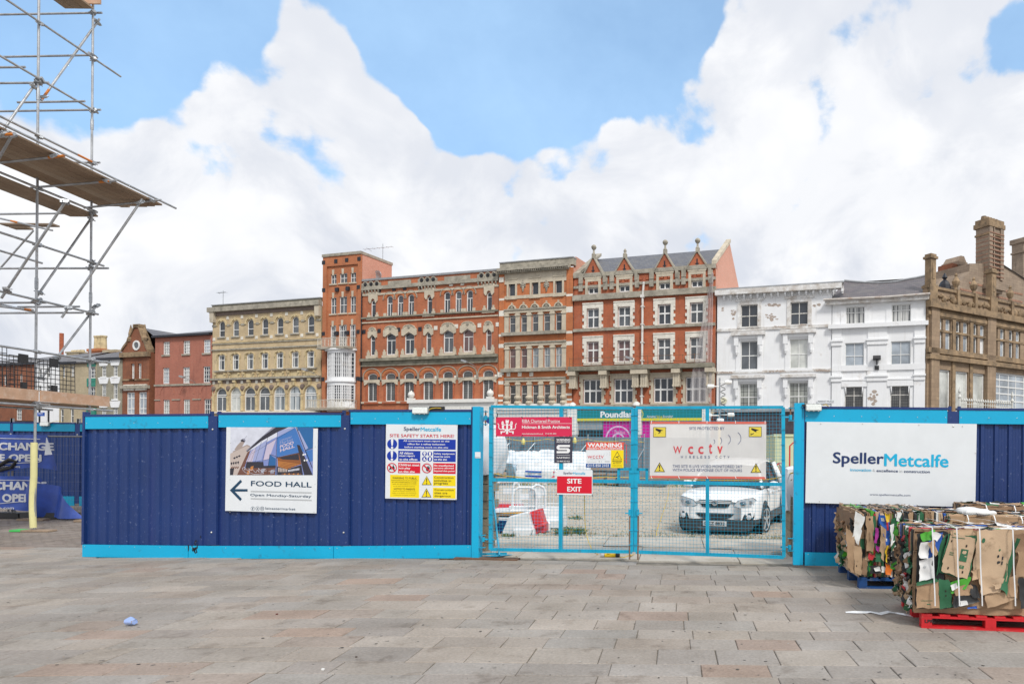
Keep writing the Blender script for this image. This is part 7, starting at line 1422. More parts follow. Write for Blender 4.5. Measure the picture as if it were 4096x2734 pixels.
for a, c in ((86, 132), (757, 806)):
    ua, ub = LH.at('T4', a, 400)[0], LH.at('T4', c, 400)[0]; m = MB(); m.box(ua, ub, .005, .05, z4, zt + .005); m.build('cover_strip', NAVY, t); m = MB(); m.box(ua + .03, ua + .1, .02, .08, zt, zt + .16); m.box(ub - .1, ub - .03, .02, .08, zt, zt + .16); dome(m, (ua + ub) / 2, z2 - .1, .005, .03); m.build('post_head', GALV, t)
flood('T4', 403, 322, 490, 362, .1, 'flood light on the far hoarding beyond the scaffold', fr=LH, cable=[(.28, .03, .1), (.5, .03, .16), (.7, .05, .12)])
FY = 17.4; FF = Frame((at(-400, 1800, FY).x, FY, 0), (1, 0)); GT = M_('grey_fence_tube', (.20, .20, .21), .5, .4, var=.2, scale=8)
def heras(x0, x1, label, yt=462, yb=1295):
    ua, z1 = FF.at('T4', x0, yt); ub, z0 = FF.at('T4', x1, yb); h = z1 - z0; w = ub - ua; t = thing('mesh_fence_panel', label, 'fence', FF.mat(ua, 0, z0)); m = MB()
    m.path([(0, 0, -.15), (0, 0, h - .15), (.04, 0, h - .04), (.15, 0, h), (w - .15, 0, h), (w - .04, 0, h - .04), (w, 0, h - .15), (w, 0, -.15)], .021, 8); m.tube((0, 0, .02), (w, 0, .02), .019, 8); m.build('frame', GT, t, smooth=50)
    m = MB(); n = int(w / .075)
    for i in range(1, n): m.tube((w * i / n, 0, .02), (w * i / n, 0, h), .0022, 3, cap=False)
    for i in range(1, 9): m.tube((0, .004, h * i / 9), (w, .004, h * i / 9), .0022, 3, cap=False)
    m.build('welded_mesh', GT, t, kind='stuff'); m = MB(); m.prism([(.02, .02), (.22, .02), (.02, .28)], -.004, .004); m.build('gusset', GT, t); return t
heras(128, 1300, 'grey mesh fence panel running behind the yellow foam sleeve'); heras(-1300, 84, 'grey mesh fence panel cut by the left edge of the view')
u, z = FF.at('T4', 105, 1300); t = thing('fence_foot', 'black rubber fence block at the joint of the two mesh panels', 'fence foot', FF.mat(u, 0, gz(-16))); m = MB(); m.prism([(-.28, 0), (.32, 0), (.30, .14), (-.26, .16)], -.12, .12); m.build('block', BLACK, t); m = MB(); m.box(.33, 1.7, -.1, .1, .02, .16); m.build('arm', M_('dark_rubber', (.06, .06, .06), .8), t)
m = MB(); m.path([(-.35, -.08, 1.28), (-.15, -.1, 1.38), (.05, -.1, 1.5), (.2, -.06, 1.45), (.1, -.1, 1.3), (-.1, -.12, 1.25), (-.3, -.1, 1.2)], .045, 7); tag(m.build('wrapped_chain', BLACK), 'black chain and sleeve joining the two mesh fence panels', 'chain').matrix_world = FF.mat(u, 0, gz(-16))
TARP = M_('blue_tarpaulin', (.04, .095, .42), .4, var=.25, scale=3, streak=((.10, .13, .42), .4)); TW = flat('tarpaulin_white', (.72, .74, .78))
def banner(label, pts, lines, fold, seed):
    o = FF.at('T4', *pts[0], .05); P = [Vector(FF.at('T4', *q, .05)) - Vector(o) for q in pts]; t = thing('torn_banner', label, 'banner', FF.mat(o[0], .05, o[1]))
    w = lambda x, z: .05 * noise.noise((x * 1.3 + seed, z * 1.6, seed)) + .03 * noise.noise((x * 4, z * 3, seed)) + .18 * max(0, x - 2.2) ** 1.2 * fold * .25
    def fn(u_, v_): p = P[0].lerp(P[1], u_).lerp(P[3].lerp(P[2], u_), v_); s = .06 * math.sin(u_ * 9 + seed) * v_; return (p.x, w(p.x, p.y), p.y + s)
    m = MB(); m.grid(fn, 40, 20); m.build('sheet', TARP, t, smooth=True)
    for tx, q, bo in lines:
        a, c = Vector(FF.at('T4', q[0], q[1], .05)) - Vector(o), Vector(FF.at('T4', q[2], q[3], .05)) - Vector(o); le = text(t, tx, a.x, c.x, c.y, a.y, 0, TW, bo, slope=q[4] if len(q) > 4 else 0)
        for v in le.data.vertices: v.co.y = w(v.co.x, v.co.z) - .012
    for y0, y1 in ((pts[0][1] + 42, pts[1][1] + 42), (pts[3][1] - 72, pts[2][1] - 72)):
        a = Vector(FF.at('T4', -200, y0, .05)) - Vector(o); c = Vector(FF.at('T4', pts[1][0] - 60, y1, .05)) - Vector(o); m = MB(); m.path([(x_, w(x_, z_) - .012, z_) for x_, z_ in [tuple(a.lerp(c, i / 12)) for i in range(13)]], .010, 4); m.build('hem_line', TW, t)
    return t
t = banner('upper torn blue banner with white lettering sagging from the mesh fence', [(-500, 440), (470, 452), (566, 796), (-500, 830)], [('THE EXCHANGE', (-460, 522, 545, 610), .05), ('WE ARE OPEN', (-420, 640, 425, 720), .05), ('jdwetherspoon.com', (-330, 752, 215, 792), .02)], 1, 1)
m = MB(); p = [Vector(FF.at('T4', *q, .09)) for q in ((482, 475), (510, 485), (580, 648), (520, 655))]; o = FF.at('T4', -500, 440, .05); m.add([(q.x - o[0], -.08 - .05 * i, q.y - o[1]) for i, q in enumerate(p)], [(0, 1, 2, 3)]); m.build('folded_corner', TW, t)
t = banner('lower torn blue banner with white lettering crumpled at the foot of the mesh fence', [(-500, 860), (390, 870), (560, 1185), (-500, 1235)], [('THE EXCHANGE', (-470, 915, 470, 1010), .05), ('WE ARE OPEN', (-430, 1040, 330, 1132), .05), ('jdwetherspoon.com', (-360, 1170, 150, 1208), .02)], 2, 4)
m = MB(); o = FF.at('T4', -500, 860, .05); p0 = Vector(FF.at('T4', 380, 900, .1)) - Vector(o)
def fn(u_, v_): x = p0.x + (.9 + .5 * v_) * u_ - .15 * (1 - v_); z = p0.y - v_ * .95 - .25 * u_ * (1 - v_); return (x, -.12 - .16 * math.sin(u_ * 7 + v_ * 3) - .25 * v_ * u_, z)
m.grid(fn, 16, 12); m.build('crumpled_end', TARP, t, smooth=True)
u, z = FF.at('T4', -20, 690, .03); t = thing('danger_sign', 'small red and white safety notice on the mesh fence at the left edge', 'sign', FF.mat(u, .03, z)); m = MB(); m.box(0, .145, -.004, .0, 0, .33); m.build('plate', INKRED, t); m = MB(); m.box(.015, .13, -.006, -.0045, .03, .24); m.build('panel', SW, t); m = MB(); m.prism([(.04, .1), (.1, .1), (.07, .16)], -.009, -.007); m.build('emblem', INKYEL, t)
u, z = BF.at('T8', 630, 1412, 2); z1 = BF.at('T8', 630, 1350, 2)[1]; w_ = BF.at('T8', 735, 1400, 2)[0] - u
t = thing('shop_sign', 'small blue shop sign on the white house behind the scaffold', 'sign', BF.mat(u, 2, z)); m = MB(); m.box(0, w_, 0, .15, 0, z1 - z); m.build('plate', flat('sign_blue', (.02, .09, .42)), t); text(t, 'SPORTS', w_ * .2, w_ * .92, (z1 - z) * .5, (z1 - z) * .85, -.02, INKWHITE, .02)
for (a, c, yy, Y) in ((165, 432, 1372, 16.9), (742, 1100, 1382, 16.7)):
    p = PY('T4', a, yy, Y); q = PY('T4', c, yy, Y); m = MB(); m.box(0, q.x - p.x, 0, .2, 0, .045, 0, .6); o = tag(m.build('sole_board', BOARD, tone=True), 'loose scaffold board lying on the setts ' + ('behind the foam sleeve' if a == 165 else 'by the hoarding corner'), 'board'); o.location = (p.x, Y, gz(p.x))
# ================================================================ INSIDE THE GATES
BH = Frame((at(1500, 1800, 38).x, 38.2, 0), (1, -.02)); GREYH = M_('grey_steel_sheet', (.185, .20, .225), .5, .1, var=.08)
t = thing('site_hoarding', 'plain grey corrugated hoarding along the far side of the gravel yard', 'hoarding', BH.mat(0, 0, 0)); zt = BH.at('T1', 1000, 516)[1]
for i in range(11): m = MB(); corrugated(m, i * 2.5, i * 2.5 + 2.49, -.1, zt, .05, pitch=.25, rib=.07, dep=.035); m.box(i * 2.5, i * 2.5 + 2.49, .06, .08, -.1, zt); m.build('corrugated_panel', GREYH, t)
for q in ((140, 620), (485, 610), (845, 610), (1605, 600), (2000, 610)):
    u, z = BH.at('T1', q[0], q[1], .2); m = MB(); m.tube((u, -.12, -.1), (u, -.12, zt + .15), .03, 6); m.tube((u, -.15, z), (u - 1.4, -1.9, -.05), .03, 6); m.tube((u, -.12, z - .1), (u + .1, -.12, z + .05), .045, 6); m.build('raking_prop', GALV, t)
for k_, xx in (('S3', 215), ('T3', 690)): u, z = BH.at(k_, xx, 430 if k_ == 'S3' else 760, .2); m = MB(); m.tube((u, -.12, -.1), (u, -.12, zt + .2), .03, 6); m.tube((u, -.15, z), (u - .9, -1.9, -.05), .03, 6); m.build('raking_prop', GALV, t)
# festoon cable with yellow lamps on the grey hoarding
m = MB(); P = []
for i in range(41): f = i / 40; u = BH.at('T1', -100 + 2500 * f, 570, .3)[0]; P.append((u, -.2, BH.at('T1', 600, 568, .3)[1] - .12 * abs(math.sin(f * 14)) + .08))
m.path(P, .018, 5); c_ = thing('festoon_cable', 'yellow festoon cable strung along the grey hoarding', 'cable', BH.mat(0, 0, 0)); m.build('wire', YEL, c_)
for q in ((685, 590), (1418, 575)): u, z = BH.at('T1', *q, .3); m = MB(); m.lathe([(.03, .2), (.10, .08), (.12, -.05), (.08, -.15)], (u, -.25, z), 8); m.build('lamp', M_('yellow_lamp', (.6, .52, .15), .4), c_)
# bulk bags
BAG = M_('woven_bag_white', (.74, .76, .78), .6, var=.07, scale=5, dirt=((.4, .45, .55), .2, 5)); WRAP = M_('bluish_wrap', (.55, .60, .66), .25, var=.2, scale=3, dirt=((.10, .42, .62), .5, 2.2)); DWRAP = M_('dark_wrap', (.13, .16, .18), .3, var=.3, scale=4)
def lump(w, d, h, seed, amp=.12, n=9):
    m = MB(); sd = Vector((seed * 3.7, seed * 1.3, seed))
    def face(f):
        def g(u, v):
            p = f(u * 2 - 1, v * 2 - 1); q = Vector(p); r = q.normalized(); q = q.lerp(r * 1.25, .38); e = Vector((q.x * w / 2, q.y * d / 2, (q.z + 1) * h / 2)); nn = noise.noise(e * 2.3 + sd) + .7 * noise.noise(e * 6 + sd) + .4 * abs(noise.noise(e * 12 + sd)); e += r * nn * amp; e.z = max(0, e.z); return e
        m.grid(g, n, n)
    for f in (lambda a, c: (a, -1, c), lambda a, c: (1, a, c), lambda a, c: (-a, 1, c), lambda a, c: (-1, -a, c), lambda a, c: (a, c, 1)): face(f)
    return m
def seat(p, Y): return Vector((p.x, Y, -.05))
ORD = 'first second third fourth fifth sixth seventh eighth ninth'.split()
bags = [(160, 36.5, .9, .95), (430, 36, 1.05, 1.0), (600, 36.3, 1.0, .95), (790, 36, .95, .95), (940, 36.4, 1.0, .9), (1080, 36.2, 1.15, 1.05), (1440, 36.4, 1.0, .95), (1545, 36, .9, .9), (300, 36.8, .9, .95)]
for i, (x, Y, w, h) in enumerate(bags):
    p = PY('T1', x, 950, Y); o = lump(w * 1.5, 1.2, h * .95, i, .16).build('bulk_bag', BAG, smooth=True); o.location = seat(p, Y) + Vector((0, 0, .62)); tag(o, 'white bulk bag, ' + ORD[sorted(q[0] for q in bags).index(x)] + ' from the left in the upper row along the grey hoarding', 'bulk bag', 'upper row of bulk bags')
for i, (x, Y, w, h) in enumerate(((450, 34.6, 1.3, .80), (690, 34.4, 1.3, .86), (880, 34.2, 1.25, 1.12), (1060, 34.4, 1.4, 1.1), (1330, 34.5, 1.4, 1.0), (1500, 34.7, 1.3, 1.0), (1620, 35, 1.2, .9))):
    p = PY('T1', x, 1090, Y); o = lump(w * 1.55, 1.3, h, i + 20, .14).build('bulk_bag', WRAP if i < 2 else BAG, smooth=True); o.location = seat(p, Y)
    if i < 2: tag(o, ('pallet of bags under crinkled blue plastic, ' + ('left' if i == 0 else 'right') + ' of the pair'), 'bulk bag')
    else: tag(o, 'white bulk bag, ' + ORD[i - 2] + ' from the left in the lower front row before the grey hoarding', 'bulk bag', 'lower row of bulk bags')
    m = MB()
    if i > 1:
        for k_ in range(2): m.add([(-.4, -.79 - .02 * k_, h * (.35 + .2 * k_)), (.4, -.79 - .02 * k_, h * (.33 + .2 * k_)), (.4, -.79 - .02 * k_, h * (.4 + .2 * k_)), (-.4, -.79 - .02 * k_, h * (.42 + .2 * k_))], [(0, 1, 2, 3)])
        m.build('print', INKRED if i % 2 else INKBLUE, o)
for i, (x, Y, w, h, mt, lb) in enumerate(((180, 33.5, 2.2, 1.05, DWRAP, 'dark plastic wrapped stack left of the white bulk bags'), (1900, 34, 1.6, .95, DWRAP, 'dark wrapped timber stack near the meeting stiles of the gates'), (2120, 33.6, 1.5, .8, DWRAP, 'dark wrapped pallet load just left of the meeting stiles'))):
    p = PY('T1', x, 1090, Y); o = lump(w * 1.1, 1.2, h, i + 40, .06).build('wrapped_stack', mt, smooth=True); o.location = seat(p, Y); tag(o, lb, 'wrapped stack'); m = MB()
    for q in range(4): m.box(-w * .5, w * .5, -.70 - .01 * q, -.66, .08 + q * .22, .2 + q * .22, 0, q / 4)
    m.build('timber', BOARD, o, tone=True)
p = PY('S3', 205, 640, 33); o = lump(2.4, 1.2, .8, 60, .05).build('wrapped_stack', DWRAP, smooth=True); o.location = seat(p, 33); tag(o, 'dark wrapped pallet load just right of the meeting stiles', 'wrapped stack')
# red pedestrian barriers and the green store
REDP = M_('red_barrier_paint', (.52, .02, .02), .4); LGREEN = M_('pale_green_paint', (.50, .55, .36), .5, var=.06)
def ped(k, x0, x1, yt, yb, Y, label, mat=REDP):
    a, c = PY(k, x0, yt, Y), PY(k, x1, yb, Y); w, h = c.x - a.x, a.z - c.z; t = thing('pedestrian_barrier', label, 'barrier', Vector((a.x, Y, c.z))); m = MB(); m.path([(0, 0, 0), (0, 0, h - .1), (.1, 0, h), (w - .1, 0, h), (w, 0, h - .1), (w, 0, 0)], .022, 8); m.tube((0, 0, h * .18), (w, 0, h * .18), .018, 6); m.build('frame', mat, t, smooth=50)
    for i in range(1, int(w / .12)): m = MB(); m.tube((i * .12, 0, h * .18), (i * .12, 0, h), .009, 5); m.build('bar', mat, t)
    return t
ped('T3', 968, 1300, 705, 1280, 19.5, 'red tubular barrier beside the cyan post right of the gates'); ped('T3', 760, 880, 1012, 1270, 24, 'red low barrier in front of the pale green store'); ped('T3', 620, 835, 1020, 1240, 26, 'grey tubular barrier behind the parked car', GT); ped('T1', 2060, 2152, 606, 900, 31, 'tall red barrier behind the yellow CCTV notice')
p, q = PY('T3', 742, 615, 28), PY('T3', 1500, 1260, 28); t = thing('site_store', 'pale green steel store beyond the right gate leaf', 'container', Vector((p.x, 28, -.05))); w, h = q.x - p.x, p.z + .05; m = MB(); m.box(0, w, 0, 3, 0, h); m.build('body', LGREEN, t); m = MB(); m.box(-.04, w + .04, -.05, 3.05, h, h + .1); m.box(1.2, 1.26, -.03, 0, .1, h); m.box(0, w, -.03, 0, h * .48, h * .52); m.box(.02, .12, -.03, 0, 0, h); m.build('frame', LGREEN, t); m = MB(); m.box(1.7, 2.9, -.04, -.005, h * .28, h * .44); sg_ = m.build('notice', flat('notice_dark', (.05, .03, .035)), t); text(sg_, 'Pick', 2.25, 2.8, h * .38, h * .42, -.05, INKWHITE, .02); m = MB(); m.lathe([(.16, -.045), (.16, -.05)], (2.0, 0, h * .36), 12, axis='Y'); m.build('emblem', INKRED, sg_)
p, q = PY('T3', 885, 580, 40), PY('T3', 1100, 620, 40)
# white CCTV mast
p = PY('S3', 890, 180, 24); t = thing('cctv_mast', 'slender CCTV mast with white cameras rising between the gates and the white facade', 'camera mast', Vector((p.x, 24, -.05))); ztop = PY('S3', 890, -10, 24).z + .05; h7 = at(*pxl('R7', 172, 1240), 24).z + .05
MASTY = M_('yellow_mast', (.68, .45, .05), .45); m = MB(); m.tube((0, 0, .3), (0, 0, p.z + .1), .05, 8); m.build('lower_mast', MASTY, t); m = MB(); m.tube((0, 0, p.z), (0, 0, h7 + .2), .03, 8); m.build('upper_mast', GALV, t); m = MB(); [m.obox(Matrix.Rotation(R(a), 4, 'Z') @ Matrix.Translation((0, -.45, .25)), .06, .9, .06) for a in (20, 140, 260)]; m.build('base', GALV, t)
for (dx_, z, s_) in ((-.38, p.z + .22, 1), (.38, p.z + .25, -1), (.05, p.z + .05, 1), (-.3, h7 - .1, 1), (.28, h7 + .05, -1)):
    m = MB(); m.tube((0, 0, z), (dx_, -.05, z), .02, 6); m.lathe([(.06, 0), (.075, .08), (.07, .22), (.03, .25)], (0, 0, 0), 10, axis='X'); c0 = len(m.v) - 40; m.v[c0:] = [(x_ * s_ * -1 + dx_ + .1 * s_, y_ - .05, z_ + z) for x_, y_, z_ in m.v[c0:]]; m.build('camera', WHITE, t, smooth=40)
m = MB(); m.path([(.09 * math.sin(i * 1.3) + .12, -.06, p.z + .1 + (h7 - p.z - .1) * i / 30) for i in range(31)], .014, 5); m.build('coiled_cable', BLACK, t)
# blue bank sign, seen between the post and the gate
u, z = BF.at('T1', 30, 400, 1.0); u1, z1 = BF.at('T1', 212, 235, 1.0); t = thing('shop_sign', 'dark blue shop fascia glimpsed between the cyan post and the left gate leaf', 'sign', BF.mat(u, 1.0, z)); m = MB(); m.box(0, u1 - u, 0, .3, 0, z1 - z); m.build('fascia', flat('fascia_blue', (.01, .03, .24)), t); w, h = u1 - u, z1 - z; text(t, 'th', w * .42, w * .78, h * .2, h * .78, -.02, INKWHITE, .03)
# concrete ballast blocks and heaped white sheeting behind the gate post
BLK = M_tone('ballast_block', [(.36, .31, .22), (.42, .37, .27), (.33, .285, .21)], .95, 25, .25, .4)
t = thing('ballast_stack', 'stack of buff concrete blocks behind the left gate post', 'block stack', HF.w(HF.at('T2', 110, 1200)[0] - 1.0, -.75, -.03))
for i in range(9):
    for j in range(2):
        m = MB(); w = .42; m.box(-.08 + j * .43 + (i % 2) * .06, -.08 + j * .43 + w + (i % 2) * .06, 0 + random.uniform(-.02, .02), .5, i * .142, i * .142 + .136, 0, random.random()); m.build('block', BLK, t, tone=True)
t_ = t
m = MB(); m.tube((.80, .1, 1.2), (1.12, -.55, .02), .016, 6); m.build('blue_prop', CYAN_B, t)
o = lump(.95, .8, .85, 71, .08).build('heaped_sheeting', BAG, smooth=True); o.location = t.location + Vector((.44, .3, 1.285)); tag(o, 'heap of white sheeting on top of the buff concrete blocks', 'sheeting')
p = PY('S3', 1530, 960, 11.3); t = thing('ballast_stack', 'low stack of concrete blocks wrapped in white behind the right gate post', 'block stack', Vector((p.x - .02, 11.2, -.03)))
for i in range(9): m = MB(); m.box(0, .55, 0, .5, i * .142, i * .142 + .136, 0, random.random()); m.build('block', BLK, t, tone=True)
m = MB(); g0 = lump(.5, .6, .75, 77, .03, 6); g0.v = [(x + .18, y + .3, z + .72) for x, y, z in g0.v]; g0.build('white_cover', BAG, t, smooth=True)
# plastic barriers
PLW = M_('white_plastic', (.72, .73, .74), .4, var=.05, scale=5, dirt=((.45, .4, .33), .2, 6)); PLR = M_('red_plastic', (.60, .035, .04), .4, var=.12, scale=6)
def barrier(M, label, w, base_mat, hoop=True, h0=.52, top=None):
    t = thing('plastic_barrier', label, 'barrier', M); pr = [(-.24, 0), (.24, 0), (.24, .16), (.13, .24), (.09, h0), (-.09, h0), (-.13, .24), (-.24, .16)]; m = MB()
    vs = [(x, y, z) for x in (0, w) for y, z in pr]; n = len(pr); m.add(vs, [tuple(range(n)), tuple(range(2 * n - 1, n - 1, -1))] + [(i, i + n, (i + 1) % n + n, (i + 1) % n) for i in range(n)])
    for q in (.25, .7): m.box(w * q - .07, w * q + .07, -.135, -.05, .26, h0 - .08)
    m.box(w * .2, w * .8, -.22, .22, -.02, .001); o = m.build('base', base_mat, t); mo = o.modifiers.new('bevel', 'BEVEL'); mo.width = .02; mo.segments = 2
    if hoop:
        h1 = (top or 1.05) - h0; m = MB(); m.path([(.06, 0, h0 - .05), (.06, 0, h0 + h1 - .16), (.10, 0, h0 + h1 - .05), (.20, 0, h0 + h1), (w - .20, 0, h0 + h1), (w - .10, 0, h0 + h1 - .05), (w - .06, 0, h0 + h1 - .16), (w - .06, 0, h0 - .05)], .028, 10); m.build('hoop', PLW, t, smooth=50)
        m = MB()
        for i in range(1, 13): m.tube((.1 + (w - .2) * i / 13, 0, h0), (.1 + (w - .2) * i / 13, 0, h0 + h1 - .02), .006, 5)
        m.tube((.06, 0, h0 + .06), (w - .06, 0, h0 + .06), .012, 5); m.build('grille', PLW, t); m = MB(); m.box(w * .35, w * .65, -.012, -.008, h0 + h1 * .45, h0 + h1 * .72); m.build('plate', PLW, t)
    return t
def MR(p, rz, rx=0, ry=0): return Matrix.Translation(p) @ Matrix.Rotation(R(rz), 4, 'Z') @ Matrix.Rotation(R(rx), 4, 'X') @ Matrix.Rotation(R(ry), 4, 'Y')
G = lambda x, y, Y: (lambda p: Vector((p.x, Y, -.03)))(PY('T2', x, y, Y))
barrier(MR(G(590, 1000, 15.3), -4), 'white hooped barrier standing behind the tipped white one', 1.25, PLW, h0=.46, top=1.0)
barrier(MR(G(290, 1000, 16.2), -2), 'red based barrier with a white hoop nearest the left gate post', .72, PLR, h0=.43, top=.95)
a = barrier(MR(G(580, 1140, 14.3), 22), 'white slatted hoop barrier left of the red tipped one', .62, PLW, h0=.46, top=.92); a2 = barrier(MR(G(870, 1140, 14.5), 24), 'small white slatted hoop barrier half behind the leaning red barrier', .46, PLW, h0=.46, top=.96)
p = G(480, 1140, 13.75); t = thing('plastic_barrier', 'plain white barrier body tipped at the front of the barrier heap', 'barrier', MR(p, 0)); m = MB(); Q_ = lambda x, y, dy=0: (lambda v: (v.x - p.x, v.y - p.y + dy, v.z - p.z))(PY('T2', x, y, 13.75))
o1 = [Q_(455, 1140), Q_(1010, 1140), Q_(1010, 1000), Q_(965, 930), Q_(900, 700), Q_(560, 790), Q_(520, 900), Q_(462, 1040)]; m.prism([(x, z) for x, y_, z in o1], 0, .42); m.prism([(x, z) for x, y_, z in (Q_(690, 1140), Q_(930, 1140), Q_(1005, 980), Q_(660, 990))], -.12, .0); o = m.build('base', PLW, t); mo = o.modifiers.new('bevel', 'BEVEL'); mo.width = .025; mo.segments = 2
p = G(1010, 1120, 13.9); t = thing('plastic_barrier', 'red barrier leaning against the tipped white barrier body', 'barrier', MR(p, 0)); m = MB(); Q_ = lambda x, y: (lambda v: (v.x - p.x, v.z - p.z))(PY('T2', x, y, 13.9)); m.prism([Q_(915, 710), Q_(1015, 1000), Q_(1020, 1120), Q_(1060, 1110), Q_(1060, 1060), Q_(1120, 1035), Q_(1120, 1070), Q_(1195, 1050), Q_(1195, 910), Q_(1165, 880), Q_(1100, 655)], 0, .34); m.prism([Q_(960, 735), Q_(1010, 930), Q_(1150, 890), Q_(1085, 690)], -.03, 0); m.prism([Q_(1012, 990), Q_(1190, 930), Q_(1160, 880), Q_(1000, 950)], -.09, 0); o = m.build('base', PLR, t); mo = o.modifiers.new('bevel', 'BEVEL'); mo.width = .02; mo.segments = 2
# stack of dark blue sheets and boards
p = G(300, 1140, 14.2); t = thing('panel_stack', 'untidy stack of dark blue steel sheets left of the tipped white barrier', 'stack', MR(p, 0)); rs = random.Random(9)
for i in range(9): m = MB(); m.obox(MR(Vector((.25 + rs.uniform(-.05, .08), .5, .03 + i * .034)), rs.uniform(-12, 12), 0, rs.uniform(-5, 5)), .9, 1.2, .03); m.build('sheet', NAVY if i < 7 else PLW, t)
for i in range(3): m = MB(); m.obox(MR(Vector((.28, .4, .36 + i * .035)), rs.uniform(-8, 8), 0, rs.uniform(-4, 4)), .75, .9, .025, 0, rs.random()); m.build('board', [BOARD, M_('amber_board', (.62, .33, .06), .5), PLW][i], t, tone=True)
# vegetation and rubble at the gravel's edge
GRN = M_('weed_green', (.10, .15, .035), .7, var=.35, scale=20); DRY = M_('dry_stem', (.30, .24, .12), .8, var=.3)
def weeds(cx, cy, n, h, sp, label, mats=(GRN, DRY), seed=1, base=-.05):
    rs = random.Random(seed); m = MB()
    for i in range(n):
        a = rs.random() * 6.28; r = sp * math.sqrt(rs.random()); x, y = r * math.cos(a), r * math.sin(a) * .6; L_ = h * rs.uniform(.35, 1.1); le = Vector((math.cos(a) * .6 + rs.uniform(-.5, .5), rs.uniform(-.5, .5), 1)).normalized(); w = Vector((rs.uniform(-1, 1), rs.uniform(-1, 1), 0)).normalized() * rs.uniform(.004, .012); q0 = Vector((x, y, 0)); q1 = q0 + le * L_ * .6; q2 = q1 + (le + Vector((le.x, le.y, -.5)) * .8) * L_ * .4
        m.add([q0 - w, q0 + w, q1 + w * 1.3, q1 - w * 1.3, q2], [(0, 1, 2, 3), (3, 2, 4)], 0 if rs.random() < .7 else 1)
    o = m.build('weed_tuft', list(mats)); o.location = (cx, cy, base); tag(o, label, 'weeds'); return o
p = G(1620, 1080, 13.95); weeds(p.x, 13.95, 420, .22, .28, 'green weed tuft beside the mullion of the left gate leaf', seed=2); p = G(1710, 850, 17); weeds(p.x, 17, 90, .16, .16, 'small weed tuft on the open gravel behind the left gate leaf', seed=3); p = G(560, 1130, 13.65); weeds(p.x, 13.6, 60, .1, .12, 'low weeds at the foot of the tipped white barrier', seed=4)
m = MB(); rs = random.Random(6)
for i in range(2600):
    x = rs.uniform(-9, 6.5); y = rs.choice([33.2, 13.75]) + rs.gauss(0, .5 if True else 0); y = max(13.62, y); L_ = rs.uniform(.04, .22) * (1.3 if y > 25 else .6); q0 = Vector((x, y, -.06)); q1 = q0 + Vector((rs.uniform(-.5, .5), rs.uniform(-.3, .3), 1)) * L_; w = Vector((.012 if y > 25 else .006, 0, 0))
    m.add([q0 - w, q0 + w, q1], [(0, 1, 2)], 0 if rs.random() < .55 else 1)
m.build('ground_weeds', [GRN, DRY], kind='stuff')['label'] = 'sparse weeds along the edges of the gravel'
RUB = M_tone('pale_rubble', [(.5, .45, .37), (.62, .57, .48), (.4, .36, .3)], .9, 30, .2, .2); m = MB()
for i in range(420):
    x = rs.uniform(-3.4, 3.2) if i > 120 else rs.gauss(1.2, .7); y = 13.72 + abs(rs.gauss(0, .28)); r = rs.uniform(.015, .06); a = rs.random() * 6; q = [(math.cos(a + k_ * 1.57) * r * rs.uniform(.6, 1.5), math.sin(a + k_ * 1.57) * r * rs.uniform(.6, 1.2)) for k_ in range(4)]
    m.add([(x + qx, y + qy, -.06) for qx, qy in q] + [(x + qx * .6, y + qy * .6, -.04 + r * rs.uniform(.3, .8)) for qx, qy in q], [(0, 1, 5, 4), (1, 2, 6, 5), (2, 3, 7, 6), (3, 0, 4, 7), (4, 5, 6, 7)], 0, rs.random())
m.build('rubble', RUB, tone=True, kind='stuff')
# site cables and the yellow connector on the paving
def cable(pts, r, label, mat=YEL, name='cable'):
    m = MB(); V = [Vector(q) for q in pts]; S_ = []
    for i in range(len(V) - 1):
        a, b_, c, d = V[max(i - 1, 0)], V[i], V[i + 1], V[min(i + 2, len(V) - 1)]
        for j in range(6): f = j / 6; S_.append(.5 * ((2 * b_) + (c - a) * f + (2 * a - 5 * b_ + 4 * c - d) * f * f + (3 * b_ - a - 3 * c + d) * f ** 3))
    S_.append(V[-1]); m.path(S_, r, 6); return tag(m.build(name, mat, smooth=True), label, 'cable')
h_ = lambda k, x, y, Y: PY(k, x, y, Y)
cable([h_('S2', 1832, 810, 10.72), h_('S2', 1835, 1000, 10.75), h_('S2', 1848, 1140, 10.75), h_('S2', 1895, 1270, 10.6), ground(*pxl('S2', 1950, 1318)), ground(*pxl('S2', 2003, 1335))], .0065, 'yellow cable hanging down the left gate leaf to the plug on the paving')
cable([ground(*pxl('S2', 2110, 1332)) + Vector((0, 0, .01)), ground(*pxl('S2', 2160, 1346)) + Vector((0, 0, .008)), ground(*pxl('S2', 2225, 1325)) + Vector((0, 0, .01)), h_('S3', 100, 1390, 11), h_('S3', 200, 1335, 12.4), h_('S3', 330, 1255, 13.6)], .0065, 'yellow cable running from the plug under the gates into the yard')
cable([h_('S3', 330, 1255, 13.6), h_('S3', 330, 1170, 14.2), h_('S3', 370, 1050, 15), h_('S3', 430, 860, 18), h_('S3', 445, 740, 22)], .008, 'yellow cable lying across the gravel behind the right gate leaf')
cable([h_('S2', 955, 560, 13), h_('S2', 1080, 630, 13.5), h_('S2', 1300, 660, 14.5), h_('S2', 1600, 690, 16), h_('S2', 1800, 700, 17), h_('S2', 1960, 655, 18), h_('S3', 300, 700, 18), h_('S3', 720, 712, 14), h_('S3', 1290, 712, 12.5), h_('S3', 1560, 645, 11)], .011, 'long yellow cable slung across the yard from post to post')
